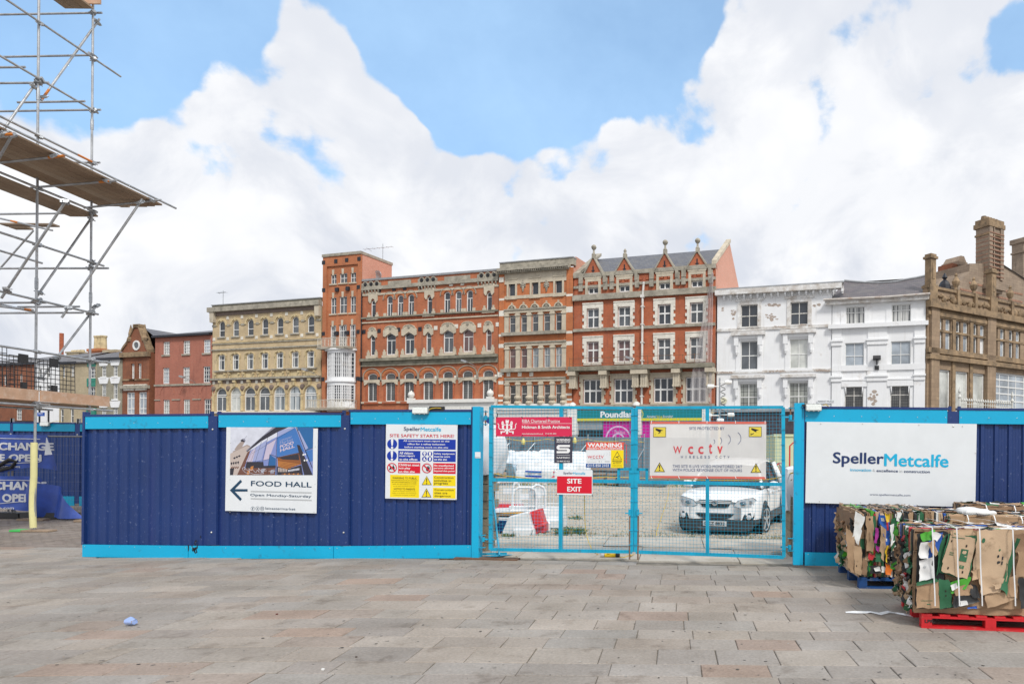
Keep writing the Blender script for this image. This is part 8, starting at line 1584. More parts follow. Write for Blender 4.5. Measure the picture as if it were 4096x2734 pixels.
p = ground(*pxl('S2', 2060, 1340)); t = thing('cable_plug', 'yellow site plug with black collar lying on the paving under the gates', 'plug', MR(p + Vector((0, 0, .035)), 4)); m = MB(); m.lathe([(.02, -.11), (.032, -.10), (.036, -.03), (.036, .06), (.03, .07)], (0, 0, 0), 12, axis='X'); m.build('body', M_('yellow_plug', (.72, .48, .01), .4), t, smooth=40); m = MB(); m.lathe([(.034, .07), (.038, .08), (.036, .13), (.02, .14)], (0, 0, 0), 12, axis='X'); m.build('collar', BLACK, t, smooth=40); m = MB(); m.lathe([(.022, -.17), (.03, -.16), (.03, -.112)], (0, 0, 0), 12, axis='X'); m.build('cap', INKGREY, t, smooth=40); m = MB(); m.lathe([(.03, 0), (.03, .012), (.02, .014)], (-.04, -.02, .03), 10); m.build('lid', INKYEL, t)
# wedge, timber offcut and litter on the paving
p = ground(*pxl('S3', 1410, 1412)); m = MB(); m.prism([(-.09, 0), (.09, 0), (.08, .09), (-.07, .07)], -.12, .12); o = tag(m.build('stone_block', STONE_D), 'small dark stone block under the right end of the gates', 'block'); o.location = p + Vector((0, .1, 0))
m = MB(); q = HF.w(HF.at('S2', 730, 1350)[0], .0); m.box(0, 1.02, -.07, .1, 0, .03); o = tag(m.build('timber_offcut', M_('old_timber', (.14, .075, .045), .8, var=.3, scale=8)), 'brown timber offcut under the end of the left hoarding', 'timber'); o.matrix_world = HF.mat(HF.at('S2', 735, 1350)[0], .02, gz(q.x))
m = MB(); m.add([(0, 0, .012), (.22, -.02, .01), (.52, .14, .012), (.3, .2, .014)], [(0, 1, 2, 3)]); m.box(.0, .4, .25, .27, .0, .03); o = tag(m.build('metal_flashing', CYAN_B), 'bent pale blue flashing on the ground by the left gate post', 'flashing'); o.matrix_world = MR(ground(*pxl('S2', 945, 1340)), 12)
m = MB(); q = ground(*pxl('S3', 1490, 1370)); m.add([(0, 0, .02), (.34, -.2, .02), (.5, -.16, .06), (.5, .3, .03), (.02, .32, .02), (.34, -.2, .14), (.5, -.16, .16)], [(0, 1, 3, 4), (1, 2, 3), (1, 2, 6, 5)]); o = tag(m.build('metal_flashing', CYAN_B), 'bent blue flashing at the foot of the cyan post right of the gates', 'flashing'); o.location = q
CUP = M_film('blue_film', (.30, .45, .85), .75, .2); p = ground(*pxl('S6', 888, 672)); m = MB(); n = 16
def cf(u, v): a = u * 2 * math.pi; r = .030 + .022 * v; return (v * .085 - .04 + .01 * math.sin(a * 3), r * math.cos(a) * (1 + .1 * math.sin(3 * a + 2 * v)), .046 + r * math.sin(a) * .9 + .004 * math.sin(5 * a))
m.grid(cf, n, 5); m.add([(-.04, .026 * math.cos(i * .785), .046 + .026 * math.sin(i * .785)) for i in range(8)], [tuple(range(8))]); o = tag(m.build('plastic_cup', CUP, smooth=True), 'crushed translucent blue plastic cup lying alone on the paving', 'cup'); o.location = p; o.rotation_euler = (0, 0, R(155)); o.scale = (.95, .95, .9)
LIT = [(1858, 598, 'S6', .015, (.12, .03, .025), 'small dark red fruit lying on the paving'), (42, 884, 'S7', .011, (.08, .06, .05), 'small dark pebble on the nearest paving rows'), (845, 642, 'S8', .013, (.2, .11, .04), 'tiny brown husk on the paving before the red pallet'), (2168, 970, 'S6', .014, (.72, .72, .7), 'white scrap of paper on the near paving'), (965, 183, 'S7', .035, (.75, .75, .75), 'crumpled white tissue by the left gate post')]
for x, y, k, r, col, lb in LIT:
    m = lump(r * 1.5, r * 1.1, r * .9, r * 900, r * .25, 4); o = tag(m.build('litter', M_('litter_colour', col, .8), smooth=True), lb, 'litter'); o.location = ground(*pxl(k, x, y))
# ================================================================ THE PARKED CAR
CARW = M_('car_white', (.87, .88, .885), .28, var=.015, coat=.6); CLAD = M_('grey_cladding', (.035, .036, .038), .55, var=.1); CGL = M_glass('car_glass', (.03, .036, .042), .03); TYRE = M_('tyre_rubber', (.018, .018, .018), .8); ALLOY = M_('alloy', (.55, .56, .57), .3, .7); CHR = M_('chrome', (.65, .66, .68), .12, 1.0, var=.02); LAMPG = M_('lamp_glass', (.62, .64, .66), .08, .2, var=.15, scale=12)
pc = at(*pxl('T6', 660, 1385), 13.95); CARZ = -.09
car = thing('parked_car', 'white crossover car parked behind the right gate leaf, nose to the gates', 'car', Matrix.Translation((pc.x, 13.92, CARZ)) @ Matrix.Rotation(R(-17), 4, 'Z') @ Matrix.Scale(.95, 4))
SEC = [(0.0, .56, .33, .78, .82), (.03, .70, .28, .86, .895), (.11, .82, .24, .915, .955), (.27, .895, .23, .95, 1.0), (.6, .915, .24, .985, 1.04), (1.12, .92, .26, 1.03, 1.085), (1.7, .92, .26, 1.04, 1.07), (3.3, .92, .26, 1.06, 1.08), (4.15, .90, .28, 1.06, 1.08), (4.46, .82, .36, 1.02, 1.05), (4.55, .66, .46, .93, .96)]
def half(y, hw, zb, zt, zc): return [(0, zb), (hw * .84, zb), (hw * .97, zb + .05), (hw * .99, .405), (hw * 1.0, .62), (hw * .995, .80), (hw * .97, zt - .05), (hw * .90, zt), (hw * .50, zt + (zc - zt) * .75), (0, zc)]
m = MB(); rings = []
for s_ in SEC:
    h = half(*s_); ring = [(x, s_[0], z) for x, z in h] + [(-x, s_[0], z) for x, z in h[-2:0:-1]]; rings.append(ring)
n = len(rings[0]); m.v = [p for r in rings for p in r]
for i in range(len(rings) - 1):
    for j in range(n):
        m.f.append((i * n + j, i * n + (j + 1) % n, (i + 1) * n + (j + 1) % n, (i + 1) * n + j)); m.m.append(1 if (j < 3 or j >= n - 3) else 0); m.a.append(0)
half_n = n // 2
for base, flip in ((0, False), ((len(rings) - 1) * n, True)):
    for j in range(half_n):                                          # caps as strips between the two sides
        a, b_, c, d = base + j, base + (j + 1) % n, base + (n - j - 1) % n, base + (n - j) % n
        f = [a, b_, c, d] if not flip else [d, c, b_, a]; f = tuple(dict.fromkeys(f))
        if len(f) > 2: m.f.append(f); m.m.append(1 if j < 3 else 0); m.a.append(0)
o = m.build('body', [CARW, CLAD], car, smooth=True); mo = o.modifiers.new('subsurf', 'SUBSURF'); mo.levels = mo.render_levels = 2
def fy(x, d=0.0):                                                    # where the nose surface lies for a given x
    a = abs(x); P = [(0, -.01), (.45, .0), (.62, .025), (.74, .07), (.82, .15), (.87, .27), (.9, .5)]
    for (x0, y0), (x1, y1) in zip(P, P[1:]):
        if a <= x1: return y0 + (y1 - y0) * (a - x0) / (x1 - x0) - d
    return .5 - d
def patch(name, pts, mat, d=.012, n=10, parent=None, lean=.0):
    """a patch on the nose: outline (x,z) cut into vertical strips that follow the surface"""
    xs = sorted(p[0] for p in pts); x0, x1 = xs[0], xs[-1]; m = MB(); prev = None
    def span(x):
        zs = []
        for (ax, az), (bx, bz) in zip(pts, pts[1:] + pts[:1]):
            if (ax - x) * (bx - x) <= 0 and ax != bx: zs.append(az + (bz - az) * (x - ax) / (bx - ax))
        return (min(zs), max(zs)) if zs else None
    q = [x0 + (x1 - x0) * (i / n * .998 + .001) for i in range(n + 1)]; vs = []
    for x in q:
        s_ = span(x); vs += [(x, fy(x, d) + lean * (s_[0] - .6), s_[0]), (x, fy(x, d) + lean * (s_[1] - .6), s_[1])]
    m.add(vs, [(2 * i, 2 * i + 2, 2 * i + 3, 2 * i + 1) for i in range(n)]); return m.build(name, mat, parent or car, smooth=True)
gr = patch('grille', [(-.37, .83), (.37, .83), (.33, .72), (.26, .665), (-.26, .665), (-.33, .72)], BLACK, .014)
for z, w in ((.80, .35), (.765, .34)): patch('grille_bar', [(-w, z - .008), (w, z - .008), (w, z + .008), (-w, z + .008)], CARW, .03, parent=gr)
for z in (.685, .705, .725): patch('grille_slat', [(-.3, z - .004), (.3, z - .004), (.3, z + .004), (-.3, z + .004)], CLAD, .02, parent=gr)
m = MB(); m.lathe([(.065, fy(0) - .035), (.065, fy(0) - .05), (.052, fy(0) - .055), (.05, fy(0) - .046)], (0, 0, .775), 20, axis='Y'); em = m.build('badge', CHR, car, smooth=40); m = MB(); yb_ = fy(0) - .058; m.add([(-.04, yb_, .79), (-.008, yb_, .795), (.02, yb_, .77), (.036, yb_, .75), (.01, yb_, .755), (-.01, yb_, .775)], [tuple(range(6))]); m.build('emblem', BLACK, em)
lw = patch('lower_intake', [(-.44, .545), (.42, .545), (.36, .47), (.28, .435), (-.28, .435), (-.38, .48)], BLACK, .013)
patch('intake_rim', [(-.45, .555), (.43, .555), (.42, .546), (-.44, .546)], CHR, .02)
patch('bumper_shield', [(-.88, .40), (-.45, .415), (-.36, .395), (.36, .395), (.45, .415), (.88, .40), (.86, .2), (.5, .17), (-.5, .17), (-.86, .2)], CLAD, .016, 16); patch('skid_plate', [(-.42, .26), (.42, .26), (.36, .19), (-.36, .19)], M_('dark_silver', (.10, .10, .105), .4, .4), .03)
pl = patch('number_plate', [(-.26, .385), (.26, .385), (.26, .275), (-.26, .275)], flat('plate_silver', (.55, .56, .56)), .04); text(pl, 'DKZ 8832', -.22, .22, .295, .365, fy(0) - .045, INKBLACK, .02)
for sg in (-1, 1):
    S_ = lambda pts: [(sg * x, z) for x, z in pts]
    hl = patch('headlight', S_([(.40, .715), (.50, .82), (.64, .86), (.80, .885), (.845, .82), (.83, .69), (.62, .665), (.52, .675)]), LAMPG, .016, 14); m = MB(); m.lathe([(.07, -.008), (.066, -.03), (.045, -.038)], (sg * .60, fy(.60), .765), 16, axis='Y'); m.build('lamp', CHR, hl, smooth=40); m = MB(); m.lathe([(.046, -.04), (.02, -.048)], (sg * .60, fy(.60), .765), 14, axis='Y'); m.build('lens', M_('projector_lens', (.12, .16, .2), .05), hl, smooth=True); m = MB(); m.lathe([(.045, -.01), (.04, -.03)], (sg * .75, fy(.75), .79), 12, axis='Y'); m.build('lamp', CHR, hl)
    patch('headlight_edge', S_([(.385, .715), (.49, .828), (.64, .87), (.81, .896), (.86, .82), (.845, .68), (.62, .652), (.51, .662)]), M_('lamp_gap', (.16, .16, .17), .4), .010, 14)
    fs = patch('fog_surround', S_([(.58, .40), (.62, .53), (.70, .56), (.845, .585), (.83, .47), (.79, .40)]), BLACK, .014, 10); m = MB(); m.lathe([(.055, -.012), (.05, -.04), (.03, -.05)], (sg * .72, fy(.72), .475), 14, axis='Y'); m.build('fog_light', LAMPG, fs, smooth=40)
    # wheels, arches, mirror, doors
    for y_, tn in ((.93, 14 if True else 0), (3.63, 0)):
        m = MB(); m.lathe([(.40, sg * .905), (.40, sg * .933)], (0, y_, .385), 26, axis='X'); m.build('wheel_arch', CLAD, car); wm = MB(); wm.lathe([(.20, -.115), (.325, -.12), (.36, -.08), (.362, 0), (.36, .08), (.325, .12), (.20, .115)], (0, 0, 0), 30, axis='X'); w = wm.build('wheel', TYRE, car, (sg * .835, y_, .362), smooth=40); w.rotation_euler = (0, 0, R(-9) if y_ < 2 else 0)
        m = MB(); m.lathe([(.235, sg * .10), (.25, sg * .126), (.235, sg * .128), (.215, sg * .108)], (0, 0, 0), 28, axis='X'); m.build('rim', ALLOY, w, smooth=40); m = MB(); m.lathe([(.22, sg * .085), (.1, sg * .08)], (0, 0, 0), 20, axis='X'); m.build('brake', BLACK, w)
        m = MB()
        for q in range(5):
            a = q * 1.2566; M_s = Matrix.Rotation(a, 4, 'X') @ Matrix.Translation((sg * .115, 0, .13)); m.obox(M_s, .03, .055, .21)
        m.lathe([(.055, sg * .10), (.05, sg * .135)], (0, 0, 0), 12, axis='X'); m.build('spokes', ALLOY, w)
    m = MB(); m.lathe([(.02, -.10), (.085, -.08), (.10, .0), (.085, .09), (.03, .12)], (sg * 1.03, 1.42, 1.10), 12, axis='X'); mm = m.build('mirror', CARW, car, smooth=True); m = MB(); m.tube((sg * .85, 1.45, 1.04), (sg * .98, 1.43, 1.07), .03, 6); m.build('arm', CLAD, mm)
    for y_ in (1.25, 2.35, 3.25):
        m = MB(); m.box(min(sg * .919, sg * .9245), max(sg * .919, sg * .9245), y_, y_ + .012, .48, 1.02); m.build('door_gap', BLACK, car)
    for y_ in (2.1, 3.05): m = MB(); m.lathe([(.018, -.09), (.024, 0), (.018, .09)], (sg * .935, y_, .93), 8, axis='Y'); m.build('door_handle', CARW, car)
    m = MB(); m.box(min(sg * .915, sg * .94), max(sg * .915, sg * .94), 1.38, 3.2, .30, .48); m.build('sill', CLAD, car); m = MB(); m.tube((sg * .60, 1.95, 1.70), (sg * .58, 3.9, 1.68), .02, 6); m.build('roof_rail', ALLOY, car)
# cabin: glass hull, white roof and pillars
B_ = [(1.00, .80, 1.04), (1.60, .62, 1.52), (1.80, .60, 1.60), (2.6, .60, 1.66), (3.6, .59, 1.62), (4.0, .58, 1.55), (4.38, .66, 1.06)]
base = lambda y_: .84 - .06 * max(0, (1.4 - y_)) - .08 * max(0, y_ - 3.6)
m = MB(); vs = []
for y_, hw, z in B_: vs += [(-base(y_), y_, 1.02), (-hw, y_, z), (hw, y_, z), (base(y_), y_, 1.02)]
m.add(vs, [(4 * i + j, 4 * i + 4 + j, 4 * i + 5 + j, 4 * i + 1 + j) for i in range(len(B_) - 1) for j in range(3)]); m.build('cabin_glass', CGL, car)
m = MB(); rf = [(1.62, .61, 1.545), (1.85, .615, 1.635), (2.6, .615, 1.70), (3.6, .605, 1.66), (4.05, .59, 1.58)]
vs = []
for y_, hw, z in rf: vs += [(-hw - .02, y_, z - .07), (-hw + .05, y_, z - .01), (0, y_, z + .025), (hw - .05, y_, z - .01), (hw + .02, y_, z - .07)]
m.add(vs, [(5 * i + j, 5 * i + 5 + j, 5 * i + 6 + j, 5 * i + 1 + j) for i in range(len(rf) - 1) for j in range(4)]); m.build('roof', CARW, car, smooth=True)
for sg in (-1, 1):
    m = MB(); m.path([(sg * .83, 1.02, 1.06), (sg * .635, 1.60, 1.53), (sg * .62, 1.85, 1.61)], .035, 8); m.build('pillar', CARW, car, smooth=True)
    for y_ in (2.45, 3.35): m = MB(); m.path([(sg * .845, y_, 1.05), (sg * .62, y_ + .06, 1.60)], .04, 6); m.build('pillar', BLACK, car)
    m = MB(); m.path([(sg * .84, 3.95, 1.05), (sg * .605, 3.85, 1.58)], .09, 8); m.build('pillar', CARW, car, smooth=True)
m = MB(); m.path([(-.5, .98, 1.08), (.0, 1.06, 1.10), (.55, 1.02, 1.09)], .012, 5); m.build('wiper', BLACK, car)
# ================================================================ CARDBOARD BALES ON PALLETS
KR = [M_('kraft_' + n_, c, .85, var=.14, scale=4, dirt=((.16, .105, .06), .2, 7), bump=.2, bscale=90) for n_, c in (('light', (.44, .30, .185)), ('mid', (.36, .235, .14)), ('dark', (.26, .16, .095)), ('tan', (.50, .36, .235)))]
CG = M_('card_green', (.02, .115, .05), .6, var=.25, scale=6); CGB = M_('card_bright_green', (.07, .36, .03), .55, var=.2); CBK = M_('card_black', (.022, .023, .025), .55, var=.3); CWH = M_('card_white', (.70, .70, .69), .6, var=.08, dirt=((.45, .4, .34), .2, 6)); CBL = M_('card_blue', (.02, .10, .42), .5, var=.2); CPU = M_('card_purple', (.33, .03, .25), .5, var=.2); COR = M_('card_orange', (.70, .17, .02), .5, var=.15); CYE = M_('card_yellow', (.72, .48, .03), .5, var=.15); CRD = M_('card_red', (.45, .03, .04), .5)
PAL = KR * 6 + [KR[2]] * 6 + [CG] * 9 + [CBK] * 13 + [CWH] * 6 + [CGB, CBL, CRD]
STRAP = M_('white_strap', (.70, .71, .72), .3, var=.06)
def layer(parent, axis, c, th, lo, hi, z0, z1, mat, rs, out):
    """one squashed carton: a crumpled slab across the bale, standing proud by out at its edges"""
    sd = Vector((rs.random() * 50, rs.random() * 50, rs.random() * 50)); a = .016; nx = max(3, int((hi - lo) / .10)); nz = max(3, int((z1 - z0) / .08)); m = MB()
    def P(s, l, z):
        q = Vector((l, z, s)); w = noise.noise(q * 4 + sd) * a * 2.0 + noise.noise(q * 13 + sd) * a * .7; e = out * (.5 + .5 * noise.noise(Vector((z * 6, s * 20, l * 2)) + sd)); L_ = l + (e if l > (lo + hi) / 2 else -e) * (1 if abs(l - lo) < .001 or abs(l - hi) < .001 else 0); Z = z + (noise.noise(Vector((l * 7, s * 9, 1)) + sd) * .022 if z in (z0, z1) else 0)
        s2 = c + s * th * .5 + w
        return (s2, L_, Z) if axis == 'x' else (L_, s2, Z)
    for s in (-1, 1): m.grid(lambda u, v: P(s, lo + (hi - lo) * u, z0 + (z1 - z0) * v), nx, nz)
    for l in (lo, hi): m.grid(lambda u, v: P(u * 2 - 1, l, z0 + (z1 - z0) * v), 2, nz)
    for z in (z0, z1): m.grid(lambda u, v: P(v * 2 - 1, lo + (hi - lo) * u, z), nx, 2)
    return m.build('cardboard_layer', mat, parent, smooth=40)
def pallet(M, label, mat, w=1.2, d=1.0):
    t = thing('pallet', label, 'pallet', M)
    for x in (0, w / 2 - .05, w - .1):
        for y in (0, d / 2 - .05, d - .1): m = MB(); m.box(x, x + .13 - .03, y, y + .1, .022, .10); m.build('block', mat, t)
    for y in (0, d / 2 - .05, d - .1): m = MB(); m.box(-.002, w + .002, y - .002, y + .102, 0, .021); m.build('bottom_board', mat, t); m = MB(); m.box(-.001, w + .001, y - .001, y + .101, .1005, .121); m.build('stringer', mat, t)
    for i in range(8): m = MB(); x = (w - .1) * i / 7; m.box(x, x + .1, -.004, d + .004, .1215, .142); m.build('top_board', mat, t)
    return t
def bale(M, label, w, d, h, axis, seed, z0=.15, strapx=(.14, .38, .62, .86), front=True):
    rs = random.Random(seed); t = thing('cardboard_bale', label, 'bale', M); m = MB(); m.box(.05, w - .05, .05, d - .05, z0 + .02, z0 + h - .05); m.build('core', CBK, t); L_, D_ = (w, d) if axis == 'x' else (d, w); s = .01
    while s < L_ - .02:
        th = rs.uniform(.012, .042); nz = rs.choice([1, 1, 2, 2, 3]); zz = [z0 - .0] + sorted(z0 + h * rs.uniform(.25, .8) for _ in range(nz - 1)) + [z0 + h + rs.uniform(-.03, .015)]
        for a, b_ in zip(zz, zz[1:]): layer(t, axis, s + th / 2, th, 0, D_, a, b_, rs.choice(PAL if s > .05 or axis == 'x' else KR[1:3]), rs, rs.uniform(0, .035))
        s += th * .92
    for i in range(int(70 * w)):                                      # flattened scraps on the top
        x, y = rs.uniform(.05, w - .1), rs.uniform(.05, d - .05); a = rs.uniform(.03, .12); b_ = rs.uniform(.012, .045); q = MR(Vector((x, y, z0 + h + rs.uniform(-.012, .022))), rs.uniform(-25, 25) + (90 if axis == 'x' else 0), rs.uniform(-22, 22), rs.uniform(-12, 12)); m = MB(); sd = rs.random() * 9; m.grid(lambda u, v: q @ Vector(((u - .5) * a * 2, (v - .5) * b_ * 2, .015 * noise.noise((u * 3, v * 3, sd)))), 4, 2); m.build('scrap', rs.choice(PAL + [CWH] * 8 + [CGB]), t, smooth=True)
    for i in range(int(26 * (w + d))):                                # torn flaps on the sides
        e = rs.random(); z = z0 + rs.uniform(.05, h - .1); a = rs.uniform(.03, .10); b_ = rs.uniform(.06, .2); yaw = 0
        if e < .55 and front: c = Vector((rs.uniform(.06, w - .06), -.03, z)); rot = MR(c, rs.uniform(-30, 30), rs.uniform(-12, 24), rs.uniform(-30, 30))
        else: c = Vector((-.03, rs.uniform(.06, d - .06), z)); rot = MR(c, 90 + rs.uniform(-30, 30), rs.uniform(-20, 12), rs.uniform(-30, 30))
        m = MB(); sd = rs.random() * 9; m.grid(lambda u, v: rot @ Vector(((u - .5) * a * (1 + .3 * math.sin(v * 5 + sd)), .07 * noise.noise((u * 2.5, v * 2.5, sd)) + .02 * noise.noise((u * 7, v * 7, sd)), (v - .5) * b_ + .02 * math.sin(u * 5 + sd))), 5, 6); m.build('torn_flap', rs.choice(PAL), t, smooth=True)
    for f in strapx:
        x = w * f; m = MB(); q = rs.uniform(-.02, .02); pts = [(x + q, -.055, z0 - .01), (x + q * .3, -.062, z0 + h * .5), (x, -.052, z0 + h - .03), (x - .005, -.01, z0 + h + .028), (x + .01, d * .5, z0 + h + .034), (x, d + .02, z0 + h + .02), (x, d + .05, z0)]
        for a, b_ in zip(pts, pts[1:]): m.add([(a[0] - .006, a[1], a[2]), (a[0] + .006, a[1], a[2]), (b_[0] + .006, b_[1], b_[2]), (b_[0] - .006, b_[1], b_[2])], [(0, 1, 2, 3)])
        m.build('strap', STRAP, t)
    return t
REDPL = M_('red_pallet_paint', (.56, .012, .018), .6, var=.16, scale=6, dirt=((.45, .28, .2), .22, 9)); BLUPL = M_('blue_pallet_paint', (.005, .055, .20), .6, var=.25, scale=6, dirt=((.16, .18, .2), .25, 9))
# nearest bale on the red pallet
A0 = ground(3686, 2510); ang = -7.5
Mp = MR(Vector((A0.x, A0.y, gz(A0.x))), ang); pal = pallet(Mp, 'bright red timber pallet under the nearest cardboard bale', REDPL, 1.3, 1.0); text(pal, 'LPR', .03, .115, .055, .088, -.0045, CBK, .03)
Mb = Mp @ Matrix.Translation((-.06, .03, 0)); b1 = bale(Mb, 'nearest cardboard bale, big brown and green carton faces, on the red pallet', 1.32, .92, .80, 'y', 3, strapx=(), front=False)
EF = Frame(Mb.translation - Mb.to_3x3() @ Vector((0, .07, 0)), (Mb.to_3x3() @ Vector((1, 0, 0)))[:2])
def sheet(parent, fr, pts, mat, off=.0, amp=.02, name='carton_face', n=10, seed=0, edge=None, curl=0.0):
    """a flattened carton on the bale's face: four picture corners (S5), crumpled"""
    P = [Vector(fr.at('S5', *q, off)) for q in pts]; sd = seed * 7.3; rs = random.Random(seed); m = MB(); inv = parent.matrix_world.inverted() @ fr.mat(0, off, 0)
    def fn(u, v):
        p = P[0].lerp(P[1], u).lerp(P[3].lerp(P[2], u), v); e = min(u, 1 - u, v, 1 - v); rag = .02 * noise.noise((p.x * 18, p.y * 18, sd)) if e < .02 else 0
        return inv @ Vector((p.x + rag, amp * (noise.noise((p.x * 4, p.y * 4, sd)) + .5 * noise.noise((p.x * 11, p.y * 11, sd))) - curl * max(0, .25 - e) * 4 * (.5 + noise.noise((p.x * 5, p.y * 5, sd + 3))), p.y + rag))
    m.grid(fn, n, n); o = m.build(name, mat, parent, smooth=True); return o, fn
def marks(parent, fn, items, d=.004):
    for (u0, v0, u1, v1, mat, sh) in items:
        m = MB()
        if sh == 'o': cu, cv, ru, rv = (u0 + u1) / 2, (v0 + v1) / 2, (u1 - u0) / 2, (v1 - v0) / 2; m.add([fn(cu + ru * math.cos(i * .524), cv + rv * math.sin(i * .524)) for i in range(12)], [tuple(range(12))])
        else: m.grid(lambda u, v: fn(u0 + (u1 - u0) * u, v0 + (v1 - v0) * v), 3, 3)
        q = parent.matrix_world.to_3x3(); m.v = [(x, y - d, z) for x, y, z in m.v]; m.build('print' if sh != 'o' else 'hand_hole', mat, parent)
HOLE = M_('dark_hole', (.03, .022, .016), .9)
bpy.context.view_layer.update()
for i, (pts, mat, off, am) in enumerate((
    ([(895, 470), (1200, 450), (1150, 960), (890, 960)], CBK, -.04, .03), ([(1140, 450), (1960, 430), (1960, 1190), (1180, 1190)], KR[1], -.05, .02), ([(885, 930), (1240, 930), (1240, 1195), (885, 1190)], CBK, -.04, .02),
    ([(930, 470), (1080, 430), (1110, 520), (945, 545)], CGB, .0, .03), ([(1030, 450), (1150, 455), (1110, 640), (1005, 720)], CBL, .01, .03), ([(1040, 455), (1140, 470), (1100, 540), (1050, 530)], CWH, .025, .02), ([(925, 560), (1030, 545), (1000, 720), (920, 700)], CWH, .02, .04), ([(925, 730), (1040, 700), (1055, 900), (920, 930)], CWH, .02, .05), ([(1000, 560), (1055, 535), (1110, 655), (1075, 690)], KR[0], .035, .01),
    ([(1105, 570), (1180, 480), (1150, 790), (1090, 880)], CG, .0, .03), ([(1200, 465), (1480, 495), (1395, 920), (1108, 845)], CG, .01, .012), ([(1215, 480), (1468, 508), (1385, 905), (1122, 832)], KR[3], .02, .012), ([(1235, 430), (1450, 420), (1480, 520), (1200, 470)], KR[0], .0, .05),
    ([(1482, 440), (1835, 425), (1760, 930), (1425, 900)], KR[3], .012, .014), ([(1430, 815), (1500, 820), (1505, 900), (1432, 915)], KR[0], .03, .02), ([(1480, 880), (1740, 900), (1700, 1040), (1530, 1060)], KR[3], .02, .02), ([(1625, 945), (1700, 955), (1690, 1000), (1640, 1005)], KR[3], .035, .01), ([(1410, 960), (1470, 960), (1510, 1100), (1430, 1080)], CBK, .02, .03),
    ([(890, 945), (1110, 925), (1120, 1195), (890, 1190)], KR[1], .015, .022), ([(895, 935), (1060, 905), (1105, 930), (895, 965)], CG, .025, .02), ([(1100, 908), (1205, 900), (1242, 1185), (1120, 1195)], CG, .02, .02), ([(1212, 935), (1420, 890), (1380, 990), (1235, 1045)], CGB, .015, .03), ([(1235, 975), (1425, 950), (1430, 1060), (1260, 1075)], KR[1], .008, .02), ([(1218, 965), (1285, 935), (1295, 990), (1240, 1020)], CWH, .03, .01),
    ([(1240, 1075), (1430, 1060), (1505, 1130), (1245, 1185)], CBK, .01, .04), ([(1310, 1120), (1375, 1118), (1382, 1165), (1312, 1170)], CWH, .04, .01), ([(1535, 1030), (1760, 1040), (1850, 1100), (1580, 1195)], KR[0], .02, .03), ([(1700, 1000), (1860, 500), (1885, 520), (1760, 1080)], CG, .03, .04), ([(1830, 480), (1960, 470), (1960, 640), (1850, 650)], KR[2], .0, .04), ([(1860, 640), (1990, 650), (1990, 890), (1860, 900)], KR[1], .01, .02), ([(1870, 900), (1990, 910), (1990, 1180), (1890, 1190)], CBK, .01, .03), ([(1770, 900), (1870, 860), (1860, 1090), (1770, 1080)], KR[1], .01, .03), ([(1380, 1180), (1480, 1160), (1480, 1190), (1390, 1195)], CBL, .02, .02))):
    o, fn = sheet(b1, EF, pts, mat, off, am, 'carton_face', 10, i, curl=.008)
    if i == 11: marks(o, fn, [(.1, .13, .15, .19, HOLE, 'o'), (.68, .2, .75, .27, HOLE, 'o'), (.2, .83, .26, .9, HOLE, 'o'), (.74, .84, .8, .91, HOLE, 'o'), (.55, .32, .82, .62, CG, 'r'), (.58, .35, .79, .45, KR[3], 'o'), (.58, .48, .79, .5, KR[3], 'r'), (.15, .45, .3, .47, CG, 'r'), (.15, .5, .3, .52, CG, 'r'), (.62, .72, .78, .8, CG, 'r'), (.65, .735, .75, .785, KR[3], 'r'), (.1, .05, .6, .065, CG, 'r')])
    if i == 13: marks(o, fn, [(.14, .16, .24, .26, CG, 'o'), (.64, .5, .70, .56, CBK, 'o'), (.66, .62, .72, .68, CBK, 'o'), (.78, .53, .82, .6, CBK, 'r'), (.78, .62, .82, .69, CBK, 'r'), (.72, .62, .75, .66, CBK, 'r'), (.66, .38, .71, .43, CG, 'o')])
    if i == 20: marks(o, fn, [(.5, .38, .62, .45, HOLE, 'o'), (.48, .54, .6, .6, HOLE, 'o')])
    if i == 7: marks(o, fn, [(.32, .32, .52, .44, INKGREY, 'o')])
    if i == 18: marks(o, fn, [(.2, .7, .7, .715, CG, 'r'), (.45, .82, .6, .85, CG, 'r')])
for px_, tw in ((1050, 0), (1285, .0), (1505, 0), (1825, 0)):           # white plastic straps over the face
    a, c = Vector(EF.at('S5', px_ - 5, 425, .06)), Vector(EF.at('S5', px_ + 22, 1180, .06)); inv = b1.matrix_world.inverted() @ EF.mat(0, .06, 0); m = MB()
    m.grid(lambda u, v: inv @ Vector((a.x + (c.x - a.x) * v + (u - .5) * .012, -.006 * math.sin(v * 9), a.y + .012 + (c.y - a.y) * v)), 1, 10); m.grid(lambda u, v: inv @ Vector((a.x + (u - .5) * .012 - .10 * v, v * .85, a.y + .012 + .018 * math.sin(v * 3))), 1, 8); m.build('strap', STRAP, b1)
